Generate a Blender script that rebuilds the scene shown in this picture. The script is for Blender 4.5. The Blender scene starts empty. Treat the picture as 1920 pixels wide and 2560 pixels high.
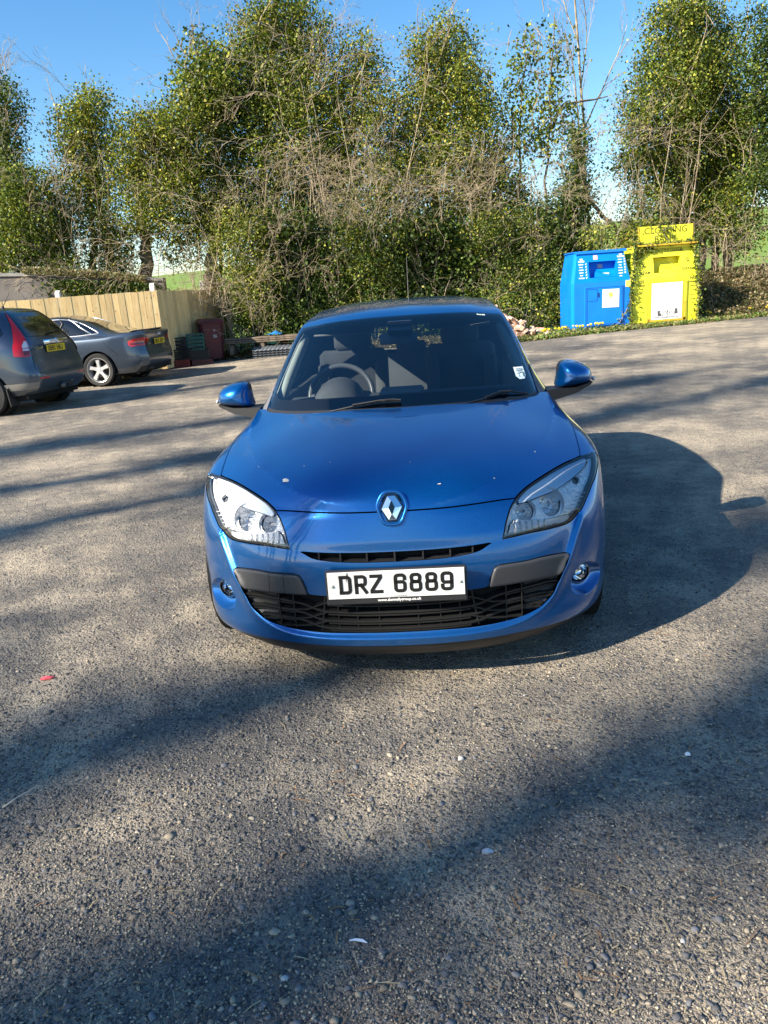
import bpy, bmesh, math, random
import numpy as np
from mathutils import Vector, Matrix
from mathutils.bvhtree import BVHTree
from mathutils.geometry import delaunay_2d_cdt
R_ = math.radians
SC = bpy.context.scene
COL = SC.collection
rng = np.random.default_rng(7)

# ---------------------------------------------------------------- camera, sky, sun, exposure
cam_d = bpy.data.cameras.new('camera'); cam = bpy.data.objects.new('camera', cam_d); COL.objects.link(cam)
cam_d.sensor_fit = 'VERTICAL'; cam_d.sensor_height = 24.0; cam_d.sensor_width = 18.0
cam_d.lens = 24.0*1925/2560; cam_d.clip_start = .05; cam_d.clip_end = 2000
_p, _r = R_(15.85), R_(4.15)
_rt = Vector((1, 0, 0)); _dn = Vector((0, -math.sin(_p), -math.cos(_p))); _fw = Vector((0, math.cos(_p), -math.sin(_p)))
_X = _rt*math.cos(_r)+_dn*math.sin(_r); _D = -_rt*math.sin(_r)+_dn*math.cos(_r)
cam.matrix_world = Matrix(((_X.x, -_D.x, -_fw.x, 0), (_X.y, -_D.y, -_fw.y, 0), (_X.z, -_D.z, -_fw.z, 1.517), (0, 0, 0, 1)))
SC.camera = cam
SUN_EL, SUN_AZ = 33.0, 240.7           # azimuth clockwise from +Y
SKY_STRENGTH, SUN_STRENGTH, EXPOSURE = 0.086, 5.0, 1.38
w = bpy.data.worlds.new("World"); SC.world = w; w.use_nodes = True
nt = w.node_tree; bg = nt.nodes['Background']
sky = nt.nodes.new('ShaderNodeTexSky'); sky.sky_type = 'NISHITA'; sky.sun_disc = False
sky.sun_elevation = R_(SUN_EL); sky.sun_rotation = R_(SUN_AZ); sky.air_density = 1.0; sky.dust_density = .3; sky.ozone_density = 1.6
hs_ = nt.nodes.new('ShaderNodeHueSaturation'); hs_.inputs['Saturation'].default_value = 1.34; nt.links.new(sky.outputs[0], hs_.inputs['Color']); nt.links.new(hs_.outputs[0], bg.inputs[0]); bg.inputs[1].default_value = SKY_STRENGTH
sl = bpy.data.lights.new('sun', 'SUN'); sun = bpy.data.objects.new('sun', sl); COL.objects.link(sun)
sl.energy = SUN_STRENGTH; sl.angle = R_(.53); sl.color = (1, .89, .73)
_az = R_(SUN_AZ); _el = R_(SUN_EL)
SUND = Vector((math.sin(_az)*math.cos(_el), math.cos(_az)*math.cos(_el), math.sin(_el)))
sun.rotation_euler = SUND.to_track_quat('Z', 'Y').to_euler(); sun.location = (-20, -10, 20)
SC.view_settings.view_transform = 'Standard'; SC.view_settings.look = 'None'; SC.view_settings.gamma = 1
SC.view_settings.exposure = EXPOSURE
SC.cycles.max_bounces = 8; SC.cycles.transparent_max_bounces = 12; SC.cycles.caustics_reflective = False; SC.cycles.caustics_refractive = False
SC.cycles.sample_clamp_indirect = 6

# ---------------------------------------------------------------- materials
MATS = {}
def mat(name, col=(.5, .5, .5), rough=.5, metal=0., coat=0., spec=.5, trans=0., bump=None, var=None, alpha=None, attr=None, ior=1.45, emis=None, coat_rough=.02):
    """bump=(scale, strength, detail); var=(scale, colour2, lo, hi) mixes a second colour by noise"""
    if name in MATS: return MATS[name]
    m = bpy.data.materials.new(name); m.use_nodes = True; n = m.node_tree; b = n.nodes['Principled BSDF']
    b.inputs['Base Color'].default_value = (*col, 1); b.inputs['Roughness'].default_value = rough; b.inputs['Metallic'].default_value = metal
    b.inputs['Coat Weight'].default_value = coat; b.inputs['Coat Roughness'].default_value = coat_rough; b.inputs['Specular IOR Level'].default_value = spec
    b.inputs['Transmission Weight'].default_value = trans; b.inputs['IOR'].default_value = ior
    tc = n.nodes.new('ShaderNodeTexCoord')
    if var:
        nz = n.nodes.new('ShaderNodeTexNoise'); nz.inputs['Scale'].default_value = var[0]; nz.inputs['Detail'].default_value = 6
        n.links.new(tc.outputs['Object'], nz.inputs['Vector'])
        rp = n.nodes.new('ShaderNodeMapRange'); rp.inputs[1].default_value = var[2]; rp.inputs[2].default_value = var[3]; n.links.new(nz.outputs[0], rp.inputs[0])
        mx = n.nodes.new('ShaderNodeMix'); mx.data_type = 'RGBA'; mx.inputs[6].default_value = (*col, 1); mx.inputs[7].default_value = (*var[1], 1)
        n.links.new(rp.outputs[0], mx.inputs[0]); n.links.new(mx.outputs[2], b.inputs['Base Color'])
    if attr:
        at = n.nodes.new('ShaderNodeAttribute'); at.attribute_name = attr; n.links.new(at.outputs[0], b.inputs['Base Color'])
    if bump:
        nz = n.nodes.new('ShaderNodeTexNoise'); nz.inputs['Scale'].default_value = bump[0]; nz.inputs['Detail'].default_value = bump[2] if len(bump) > 2 else 4
        n.links.new(tc.outputs['Object'], nz.inputs['Vector'])
        bp = n.nodes.new('ShaderNodeBump'); bp.inputs['Strength'].default_value = bump[1]; bp.inputs['Distance'].default_value = .01
        n.links.new(nz.outputs[0], bp.inputs['Height']); n.links.new(bp.outputs[0], b.inputs['Normal'])
    if alpha is not None: b.inputs['Alpha'].default_value = alpha
    if emis: b.inputs['Emission Color'].default_value = (*emis[0], 1); b.inputs['Emission Strength'].default_value = emis[1]
    MATS[name] = m; return m
def glass_mat(name, tint=(.8, .85, .85), rough=0., refl=1.45, dens=1.):
    m = bpy.data.materials.new(name); m.use_nodes = True; n = m.node_tree; n.nodes.remove(n.nodes['Principled BSDF'])
    o = n.nodes['Material Output']; tr = n.nodes.new('ShaderNodeBsdfTransparent'); tr.inputs[0].default_value = (*tint, 1)
    gl = n.nodes.new('ShaderNodeBsdfGlossy'); gl.inputs['Roughness'].default_value = rough; gl.inputs[0].default_value = (1, 1, 1, 1)
    fr = n.nodes.new('ShaderNodeFresnel'); fr.inputs[0].default_value = refl
    mx = n.nodes.new('ShaderNodeMixShader'); n.links.new(fr.outputs[0], mx.inputs[0]); n.links.new(tr.outputs[0], mx.inputs[1]); n.links.new(gl.outputs[0], mx.inputs[2])
    n.links.new(mx.outputs[0], o.inputs[0]); MATS[name] = m; return m
def paint(name, col, flake=(.9, 1.1), rough=.32, metal=.65, dust=0.):
    m = mat(name, col, rough, metal, coat=1.0, spec=.5, coat_rough=.015); n = m.node_tree; b = n.nodes['Principled BSDF']
    tc = n.nodes.new('ShaderNodeTexCoord'); vz = n.nodes.new('ShaderNodeTexVoronoi'); vz.inputs['Scale'].default_value = 900
    n.links.new(tc.outputs['Object'], vz.inputs['Vector'])
    hs = n.nodes.new('ShaderNodeMapRange'); hs.inputs[3].default_value = flake[0]; hs.inputs[4].default_value = flake[1]
    sp = n.nodes.new('ShaderNodeSeparateColor'); n.links.new(vz.outputs['Color'], sp.inputs[0]); n.links.new(sp.outputs[0], hs.inputs[0])
    mu = n.nodes.new('ShaderNodeVectorMath'); mu.operation = 'SCALE'; mu.inputs[0].default_value = col; n.links.new(hs.outputs[0], mu.inputs['Scale'])
    # faint road dust, strongest low down on the car
    sx = n.nodes.new('ShaderNodeSeparateXYZ'); n.links.new(tc.outputs['Object'], sx.inputs[0])
    zr = n.nodes.new('ShaderNodeMapRange'); zr.inputs[1].default_value = .75; zr.inputs[2].default_value = .12; zr.inputs[3].default_value = 0; zr.inputs[4].default_value = dust
    n.links.new(sx.outputs[2], zr.inputs[0])
    nz = n.nodes.new('ShaderNodeTexNoise'); nz.inputs['Scale'].default_value = 9; nz.inputs['Detail'].default_value = 7; n.links.new(tc.outputs['Object'], nz.inputs['Vector'])
    mm = n.nodes.new('ShaderNodeMath'); mm.operation = 'MULTIPLY'; n.links.new(zr.outputs[0], mm.inputs[0]); n.links.new(nz.outputs[0], mm.inputs[1])
    mx = n.nodes.new('ShaderNodeMix'); mx.data_type = 'RGBA'; mx.inputs[7].default_value = (.22, .2, .17, 1)
    n.links.new(mm.outputs[0], mx.inputs[0]); n.links.new(mu.outputs[0], mx.inputs[6]); n.links.new(mx.outputs[2], b.inputs['Base Color'])
    rr = n.nodes.new('ShaderNodeMapRange'); rr.inputs[3].default_value = .01; rr.inputs[4].default_value = .05
    n.links.new(nz.outputs[0], rr.inputs[0]); n.links.new(rr.outputs[0], b.inputs['Coat Roughness'])
    return m

# ---------------------------------------------------------------- object helpers
def tag(o, label=None, cat=None, group=None, kind=None):
    if label: o['label'] = label
    if cat: o['category'] = cat
    if group: o['group'] = group
    if kind: o['kind'] = kind
    return o
def thing(name, label, cat, loc=(0, 0, 0), rz=0., group=None):
    o = bpy.data.objects.new(name, None); COL.objects.link(o); o.location = loc; o.rotation_euler = (0, 0, rz); o.empty_display_size = .2
    return tag(o, label, cat, group)
def link(name, me, parent=None, m=None):
    o = bpy.data.objects.new(name, me); COL.objects.link(o)
    if parent: o.parent = parent
    if m is not None:
        me.materials.clear()
        for q in (m if isinstance(m, (list, tuple)) else [m]): me.materials.append(q)
    return o
def copy_tree(o, parent=None):
    c = o.copy(); COL.objects.link(c)
    if parent: c.parent = parent
    for ch in [k for k in o.children]: copy_tree(ch, c)
    return c
class MB:
    """collects verts/faces; build() links ONE mesh object"""
    def __init__(s): s.v = []; s.f = []; s.m = []; s.n = None
    def add(s, vs, fs, mi=0):
        k = len(s.v); s.v += [tuple(map(float, q)) for q in vs]; s.f += [tuple(int(i)+k for i in q) for q in fs]; s.m += [mi]*len(fs); return s
    def box(s, c, d, rot=None, mi=0, bev=0.):
        hx, hy, hz = d[0]/2, d[1]/2, d[2]/2
        if bev > 0:
            b = min(bev, hx*.49, hy*.49, hz*.49); vs = []
            bm = bmesh.new(); bmesh.ops.create_cube(bm, size=1)
            for v in bm.verts: v.co = Vector((v.co.x*d[0], v.co.y*d[1], v.co.z*d[2]))
            bmesh.ops.bevel(bm, geom=list(bm.edges), offset=b, segments=1, affect='EDGES', profile=.5)
            bm.verts.index_update(); vs = [v.co.copy() for v in bm.verts]; fs = [[v.index for v in f.verts] for f in bm.faces]; bm.free()
        else:
            vs = [Vector((x*hx, y*hy, z*hz)) for x in (-1, 1) for y in (-1, 1) for z in (-1, 1)]
            fs = [(0, 1, 3, 2), (4, 6, 7, 5), (0, 4, 5, 1), (2, 3, 7, 6), (0, 2, 6, 4), (1, 5, 7, 3)]
        if rot is not None: vs = [rot @ q for q in vs]
        return s.add([(q[0]+c[0], q[1]+c[1], q[2]+c[2]) for q in vs], fs, mi)
    def tube(s, pts, r, n=8, mi=0, cap=True):
        pts = [Vector(p) for p in pts]; N = len(pts); rs = r if isinstance(r, (list, tuple)) else [r]*N
        vs = []; fs = []; up = None
        for i, p in enumerate(pts):
            t = (pts[min(i+1, N-1)]-pts[max(i-1, 0)]).normalized()
            if up is None: up = Vector((0, 0, 1)) if abs(t.z) < .9 else Vector((1, 0, 0))
            a = t.cross(up)
            if a.length < 1e-5: a = t.orthogonal()
            a.normalize(); b = a.cross(t).normalized(); up = b
            for k in range(n):
                an = 2*math.pi*k/n; vs.append(p+(a*math.cos(an)+b*math.sin(an))*rs[i])
        for i in range(N-1):
            for k in range(n): fs.append((i*n+k, i*n+(k+1) % n, (i+1)*n+(k+1) % n, (i+1)*n+k))
        if cap: fs.append(tuple(range(n))[::-1]); fs.append(tuple((N-1)*n+k for k in range(n)))
        return s.add(vs, fs, mi)
    def rev(s, prof, c=(0, 0, 0), axis='y', n=32, mi=0, rot=None):
        """prof: list of (radius, along)"""
        vs = []; fs = []
        for r, h in prof:
            for k in range(n):
                a = 2*math.pi*k/n; x, z = r*math.cos(a), r*math.sin(a)
                q = {'y': Vector((x, h, z)), 'z': Vector((x, z, h)), 'x': Vector((h, x, z))}[axis]
                if rot is not None: q = rot @ q
                vs.append((q.x+c[0], q.y+c[1], q.z+c[2]))
        for i in range(len(prof)-1):
            for k in range(n): fs.append((i*n+k, i*n+(k+1) % n, (i+1)*n+(k+1) % n, (i+1)*n+k))
        return s.add(vs, fs, mi)
    def prism(s, poly, y0, y1, mi=0, fn=None):
        """poly in (x,z), extruded between y0,y1 ; fn maps (x,y,z)"""
        fn = fn or (lambda x, y, z: (x, y, z)); n = len(poly)
        vs = [fn(x, y0, z) for x, z in poly]+[fn(x, y1, z) for x, z in poly]
        fs = [tuple(range(n)), tuple(range(n, 2*n))[::-1]]+[(i, i+n, (i+1) % n+n, (i+1) % n) for i in range(n)]
        return s.add(vs, fs, mi)
    def mesh(s, name, smooth=False, recalc=True, angle=None):
        me = bpy.data.meshes.new(name); me.from_pydata(s.v, [], s.f); me.update()
        if any(s.m): me.polygons.foreach_set('material_index', s.m)
        if recalc:
            bm = bmesh.new(); bm.from_mesh(me); bmesh.ops.recalc_face_normals(bm, faces=bm.faces); bm.to_mesh(me); bm.free()
        if smooth: me.polygons.foreach_set('use_smooth', [True]*len(me.polygons))
        if angle: me.set_sharp_from_angle(angle=R_(angle))
        return me
    def build(s, name, m, parent=None, smooth=False, recalc=True, angle=None):
        return link(name, s.mesh(name, smooth, recalc, angle), parent, m)

def arrmesh(name, V, F, k, mi=None, col=None, smooth=False):
    """fast mesh from numpy arrays: V (n,3), F (m,k)"""
    me = bpy.data.meshes.new(name); me.vertices.add(len(V)); me.vertices.foreach_set('co', V.astype(np.float32).ravel())
    me.loops.add(F.size); me.loops.foreach_set('vertex_index', F.astype(np.int32).ravel()); me.polygons.add(len(F))
    me.polygons.foreach_set('loop_start', np.arange(0, F.size, k, dtype=np.int32)); me.polygons.foreach_set('loop_total', np.full(len(F), k, dtype=np.int32))
    if mi is not None: me.polygons.foreach_set('material_index', mi.astype(np.int32))
    if smooth: me.polygons.foreach_set('use_smooth', np.ones(len(F), dtype=bool))
    if col is not None:
        a = me.color_attributes.new('col', 'FLOAT_COLOR', 'CORNER'); c = np.ones((F.size, 4), np.float32); c[:, :3] = np.repeat(col, k, axis=0); a.data.foreach_set('color', c.ravel())
    me.update(calc_edges=True); return me

# ---------------------------------------------------------------- text
def text_mesh(txt, size, bold=0., sx=1., align='CENTER', depth=.001):
    """text laid in the XZ plane (reads when seen from -Y), as raw verts/faces"""
    cu = bpy.data.curves.new('lettering', 'FONT'); cu.body = txt; cu.size = size; cu.align_x = align; cu.align_y = 'CENTER'; cu.offset = bold; cu.resolution_u = 3; cu.extrude = depth
    ob = bpy.data.objects.new('lettering', cu); COL.objects.link(ob); dg = bpy.context.evaluated_depsgraph_get(); dg.update()
    me = bpy.data.meshes.new_from_object(ob.evaluated_get(dg)); bpy.data.objects.remove(ob)
    vs = [(v.co.x*sx, -v.co.z, v.co.y) for v in me.vertices]; fs = [tuple(p.vertices) for p in me.polygons]; bpy.data.meshes.remove(me)
    return vs, fs
def ribbon(mb, pts, w, closed=False, mi=0, d=.001, fn=None):
    """flat stroke of width w along pts in (x,z), mitred; thickness d in y"""
    P = [Vector(p) for p in pts]; n = len(P); L = []; Rr = []
    for i in range(n):
        a = P[(i-1) % n] if (closed or i > 0) else None; b = P[(i+1) % n] if (closed or i < n-1) else None
        d1 = (P[i]-a).normalized() if a is not None else None; d2 = (b-P[i]).normalized() if b is not None else None
        if d1 is None: d1 = d2
        if d2 is None: d2 = d1
        n1 = Vector((-d1.y, d1.x)); n2 = Vector((-d2.y, d2.x)); m_ = (n1+n2)
        m_ = m_.normalized() if m_.length > 1e-6 else n1
        k = w/2/max(.35, m_.dot(n1)); L.append(P[i]+m_*k); Rr.append(P[i]-m_*k)
    fn = fn or (lambda x, y, z: (x, y, z)); vs = []
    for y in (0, d): vs += [fn(q.x, y, q.y) for q in L]+[fn(q.x, y, q.y) for q in Rr]
    fs = []
    for i in range(n if closed else n-1):
        j = (i+1) % n; fs += [(i, j, n+j, n+i), (2*n+i, 3*n+i, 3*n+j, 2*n+j), (i, 2*n+i, 2*n+j, j), (n+i, n+j, 3*n+j, 3*n+i)]
    if not closed: fs += [(0, n, 3*n, 2*n), (n-1, 3*n-1, 4*n-1, 2*n-1)]
    mb.add(vs, fs, mi)
def arc(cx, cz, r, a0, a1, n=5): return [(cx+r*math.cos(R_(a0+(a1-a0)*i/n)), cz+r*math.sin(R_(a0+(a1-a0)*i/n))) for i in range(n+1)]
def plate_glyphs(mb, txt, h, x0, zc, y, mi=0, fn=None, kx=1.):
    """number plate lettering: 79 mm tall, 50 mm wide, 14 mm stroke, scaled to height h"""
    s = h/79.; W, Hh = 36., 65.; r = 11.
    G = {
        'D': [([(-7, Hh)]+[(25, Hh)]+arc(W-r, Hh-r, r, 90, 0)+arc(W-r, r, r, 0, -90)+[(-7, 0)], 0), ([(1, 0), (1, Hh)], 0)],
        'R': [([(0, 0), (0, Hh)]+arc(W-r, Hh-r, r, 90, 0)+arc(W-r, 30+r, r, 0, -90)+[(0, 30)], 0), ([(19, 30), (W+2, 0)], 0)],
        'Z': [([(0, Hh), (W, Hh), (W, Hh-6), (0, 6), (0, 0), (W+1, 0)], 0)],
        '6': [([(W, 50)]+arc(W-r, Hh-r, r, 0, 90)+arc(r, Hh-r, r, 90, 180)+arc(r, r, r, 180, 270)+arc(W-r, r, r, 270, 360)+arc(W-r, 37-r, r, 0, 90)+[(0, 37)], 0)],
        '8': [(arc(r, r, r, 180, 270)+arc(W-r, r, r, 270, 360)+arc(W-r, 35-r+1, r, 0, 90)+arc(r, 35-r+1, r, 90, 180), 1), (arc(r+1.5, 35+r-1, r-1, 180, 270)+arc(W-r-1.5, 35+r-1, r-1, 270, 360)+arc(W-r-1.5, Hh-r, r, 0, 90)+arc(r+1.5, Hh-r, r, 90, 180), 1)],
    }
    G['9'] = [([(W-a, Hh-b) for a, b in p], c) for p, c in G['6']]
    G['S'] = [([(W, 50)]+arc(W-r, Hh-r, r, 0, 90)+arc(r, Hh-r, r, 90, 180)+[(0, 45), (8, 35), (28, 30), (W, 20)]+arc(W-r, r, r, 0, -90)+arc(r, r, r, 270, 180)+[(0, 15)], 0)]
    G['B'] = [([(0, 0), (0, Hh)]+arc(W-r-2, Hh-r, r, 90, 0)+arc(W-r-2, 33+r, r, 0, -90)+[(0, 33)], 0), ([(20, 33)]+arc(W-r, 33-r, r, 90, 0)+arc(W-r, r, r, 0, -90)+[(-7, 0)], 0)]
    G['1'] = [([(8, 0), (8, Hh)], 0)]
    G['3'] = [([(0, 50)]+arc(r, Hh-r, r, 180, 90)+arc(W-r, Hh-r, r, 90, 0)+arc(W-r, 34+r, r, 0, -90)+[(14, 34)], 0), ([(24, 34)]+arc(W-r, 34-r, r, 90, 0)+arc(W-r, r, r, 0, -90)+arc(r, r, r, 270, 180)+[(0, 15)], 0)]
    G['H'] = [([(0, 0), (0, Hh)], 0), ([(W, 0), (W, Hh)], 0), ([(0, 33), (W, 33)], 0)]
    G['N'] = [([(0, 0), (0, Hh), (4, Hh), (W-4, 0), (W, 0), (W, Hh)], 0)]
    G['J'] = [([(W, Hh)]+arc(W-r, r, r, 0, -90)+arc(r, r, r, 270, 180)+[(0, 15)], 0)]
    G['W'] = [([(-2, Hh), (6, 0), (W/2, 40), (W-6, 0), (W+2, Hh)], 0)]; G['V'] = [([(0, Hh), (W/2, 0), (W, Hh)], 0)]
    x = x0
    for ch in txt:
        if ch == ' ': x += 33*s*kx; continue
        q = MB()
        for p, c in G[ch]:
            dd = p
            # straight ends run half a stroke further
            if not c:
                a, b = Vector(p[0]), Vector(p[1]); e, f = Vector(p[-1]), Vector(p[-2])
                def ext(u, v2):
                    dv = (u-v2).normalized(); return u+dv*7 if (abs(dv.x) > .98 or abs(dv.y) > .6) and ch not in 'BD' else u
                dd = [tuple(ext(a, b))]+list(p[1:-1])+[tuple(ext(e, f))]
            ribbon(q, [((u+7)*s*kx+x, (v2-32.5)*s+zc) for u, v2 in dd], 14*s, bool(c), mi, .0012, lambda X, Y, Z: fn(X, y-Y, Z) if fn else (X, y-Y, Z))
        mb.add(q.v, q.f, mi); x += (61 if ch != '1' else 33)*s*kx
    return x
FRONT = [[(0.0, 0.06, 0.13), (0.25, 0.075, 0.13), (0.44, 0.13, 0.13), (0.58, 0.21, 0.13), (0.7, 0.33, 0.13), (0.806, 0.47, 0.13), (0.872, 0.67, 0.13), (0.888, 0.92, 0.13), (0.876, 1.3, 0.13)], [(0.0, 0.03, 0.16), (0.25, 0.045, 0.16), (0.45, 0.1, 0.16), (0.596, 0.1764, 0.16), (0.726, 0.2904, 0.158), (0.828, 0.4378, 0.158), (0.882, 0.65, 0.16), (0.898, 0.9, 0.16), (0.886, 1.3, 0.16)], [(0.0, 0.005, 0.2), (0.25, 0.022, 0.2), (0.45, 0.075, 0.2), (0.606, 0.1514, 0.198), (0.741, 0.2654, 0.195), (0.843, 0.4228, 0.195), (0.897, 0.64, 0.2), (0.913, 0.9, 0.2), (0.896, 1.3, 0.2)], [(0.0, 0.004, 0.25), (0.25, 0.022, 0.25), (0.45, 0.075, 0.25), (0.611, 0.1514, 0.25), (0.751, 0.2704, 0.25), (0.853, 0.4228, 0.25), (0.907, 0.64, 0.25), (0.918, 0.9, 0.25), (0.901, 1.3, 0.25)], [(0.0, 0.006, 0.33), (0.25, 0.025, 0.33), (0.45, 0.08, 0.33), (0.61, 0.16, 0.33), (0.745, 0.285, 0.33), (0.851, 0.435, 0.33), (0.912, 0.64, 0.33), (0.922, 0.9, 0.33), (0.906, 1.3, 0.33)], [(0.0, 0.008, 0.42), (0.25, 0.027, 0.42), (0.45, 0.082, 0.42), (0.615, 0.165, 0.42), (0.75, 0.29, 0.42), (0.856, 0.44, 0.42), (0.914, 0.64, 0.42), (0.922, 0.9, 0.42), (0.906, 1.3, 0.42)], [(0.0, 0.012, 0.51), (0.25, 0.032, 0.51), (0.45, 0.09, 0.51), (0.61, 0.175, 0.51), (0.745, 0.3, 0.51), (0.856, 0.445, 0.51), (0.912, 0.645, 0.52), (0.921, 0.9, 0.52), (0.906, 1.3, 0.52)], [(0.0, 0.025, 0.58), (0.25, 0.045, 0.58), (0.44, 0.105, 0.58), (0.6, 0.19, 0.582), (0.735, 0.31, 0.585), (0.849, 0.45, 0.59), (0.909, 0.65, 0.6), (0.918, 0.9, 0.61), (0.904, 1.3, 0.62)], [(0.0, 0.04, 0.65), (0.25, 0.065, 0.65), (0.44, 0.135, 0.65), (0.59, 0.225, 0.655), (0.72, 0.345, 0.66), (0.839, 0.48, 0.67), (0.9, 0.665, 0.69), (0.911, 0.91, 0.71), (0.896, 1.3, 0.72)], [(0.0, 0.058, 0.725), (0.25, 0.09, 0.722), (0.43, 0.17, 0.718), (0.575, 0.27, 0.718), (0.7, 0.395, 0.725), (0.821, 0.53, 0.735), (0.884, 0.7, 0.765), (0.895, 0.93, 0.8), (0.852, 1.3, 0.83)], [(0.0, 0.095, 0.785), (0.24, 0.125, 0.783), (0.415, 0.215, 0.78), (0.555, 0.325, 0.777), (0.675, 0.455, 0.778), (0.775, 0.6, 0.79), (0.832, 0.77, 0.82), (0.845, 0.97, 0.852), (0.82, 1.3, 0.89)], [(0.0, 0.22, 0.845), (0.23, 0.245, 0.845), (0.39, 0.335, 0.842), (0.52, 0.44, 0.838), (0.635, 0.57, 0.84), (0.725, 0.71, 0.847), (0.783, 0.865, 0.865), (0.805, 1.05, 0.89), (0.797, 1.32, 0.93)], [(0.0, 0.45, 0.9), (0.21, 0.47, 0.9), (0.36, 0.54, 0.897), (0.48, 0.63, 0.893), (0.585, 0.745, 0.89), (0.67, 0.87, 0.892), (0.73, 1.0, 0.903), (0.765, 1.15, 0.925), (0.775, 1.36, 0.958)], [(0.0, 0.75, 0.947), (0.19, 0.76, 0.948), (0.33, 0.81, 0.945), (0.44, 0.87, 0.941), (0.535, 0.955, 0.937), (0.615, 1.05, 0.937), (0.675, 1.145, 0.943), (0.72, 1.26, 0.955), (0.75, 1.4, 0.975)], [(0.0, 1.02, 0.98), (0.16, 1.03, 0.981), (0.28, 1.05, 0.98), (0.385, 1.09, 0.977), (0.48, 1.145, 0.974), (0.56, 1.205, 0.973), (0.625, 1.27, 0.974), (0.675, 1.345, 0.978), (0.715, 1.43, 0.985)], [(0.0, 1.16, 0.99), (0.14, 1.165, 0.99), (0.25, 1.18, 0.99), (0.35, 1.21, 0.988), (0.44, 1.25, 0.985), (0.515, 1.3, 0.983), (0.585, 1.355, 0.983), (0.64, 1.41, 0.985), (0.69, 1.48, 0.99)]]
# distance towards the sun, sideways offset, height, trunk radius, leaf density, lean, label
SHADE_TREES = [(25, -.92, 25, .28, .7, 0, 'tall ivy clad tree behind the photographer whose shadow meets the front of the blue car'), (28, .22, 27, .30, .7, 0, 'tall ivy clad tree behind the photographer, nearest his back'), (30, 2.3, 25, .30, .8, 0, 'ivy clad tree behind the photographer at the right end of the row'),
 (24, -4.55, 23, .2, .7, 0, 'slender tree behind the photographer, third from the right'), (27, -6.0, 24, .24, .8, 0, 'ivy clad tree behind the photographer, fourth from the right'), (31, -8.5, 26, .26, .8, .2, 'tall tree behind the photographer in line with the planks'), (30, -12.3, 27, .26, .7, 0, 'tall tree behind the photographer at the left end of the row')]
# ================================================================ spline body surfaces
def bsp(u): return np.array([(1-u)**3, 3*u**3-6*u**2+4, -3*u**3+3*u**2+3*u+1, u**3])/6.
class Skin:
    """bicubic surface through a grid of points; column 0 lies on the mirror line x=0"""
    def __init__(self, D, disp=None, corr=.75):
        D = np.array(D, float); C = D.copy(); self.nr, self.nc = D.shape[:2]; self.disp = disp
        S, T = np.meshgrid(np.arange(self.nc), np.arange(self.nr))
        for _ in range(4):
            self.C = self.pad(C); C = C+corr*(D-self.raw(S.ravel()*1., T.ravel()*1.).reshape(D.shape))
        self.C = self.pad(C)
    def pad(self, C):
        m = C[:, 1:2]*np.array([-1, 1, 1]); C = np.concatenate([m, C, 2*C[:, -1:]-C[:, -2:-1], 3*C[:, -1:]-2*C[:, -2:-1]], 1)
        return np.concatenate([2*C[:1]-C[1:2], C, 2*C[-1:]-C[-2:-1], 3*C[-1:]-2*C[-2:-1]], 0)
    def raw(self, s, t):
        sg = np.where(s < 0, -1., 1.); s = np.clip(abs(s), 0, self.nc-1); t = np.clip(t, 0, self.nr-1)
        i = np.minimum(s.astype(int), self.nc-1); j = np.minimum(t.astype(int), self.nr-1); a = bsp(s-i); b = bsp(t-j); P = 0
        for m in range(4):
            for n in range(4): P = P+(a[m]*b[n])[:, None]*self.C[j+n, i+m]
        P = P.copy(); P[:, 0] *= sg; return P
    def nrm0(self, s, t, f):
        e = .015; a = f(np.minimum(s+e, self.nc-1), t)-f(np.maximum(s-e, -self.nc+1), t); b = f(s, np.minimum(t+e, self.nr-1))-f(s, np.maximum(t-e, 0))
        n = np.cross(a, b); return n/np.maximum(np.linalg.norm(n, axis=1), 1e-9)[:, None]
    def pos(self, s, t):
        s = np.asarray(s, float); t = np.asarray(t, float); P = self.raw(s, t)
        if self.disp is not None: P = P+self.nrm0(s, t, self.raw)*self.disp(abs(s), t)[:, None]
        return P
    def nrm(self, s, t): return self.nrm0(np.asarray(s, float), np.asarray(t, float), self.pos)
    def at(self, s, t, off=0.):
        s = np.array([s], float); t = np.array([t], float); return Vector((self.pos(s, t)+self.nrm(s, t)*off)[0])
def inpoly(P, poly):
    x, y = P[:, 0], P[:, 1]; c = np.zeros(len(P), bool); n = len(poly)
    for i in range(n):
        x1, y1 = poly[i]; x2, y2 = poly[(i+1) % n]
        if y1 == y2: continue
        k = ((y1 > y) != (y2 > y)) & (x < (x2-x1)*(y-y1)/(y2-y1)+x1); c ^= k
    return c
def segdist(P, poly, closed=True, sc=(1, 1)):
    P = P*np.array(sc); Q = np.array(poly, float)*np.array(sc); n = len(Q); d = np.full(len(P), 1e9)
    for i in range(n if closed else n-1):
        a, b = Q[i], Q[(i+1) % n]; ab = b-a; L = max(1e-12, ab@ab); k = np.clip(((P-a)@ab)/L, 0, 1); d = np.minimum(d, np.linalg.norm(P-a-k[:, None]*ab, axis=1))
    return d
def sstep(a, b, x): t = np.clip((x-a)/(b-a), 0, 1); return t*t*(3-2*t)
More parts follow.
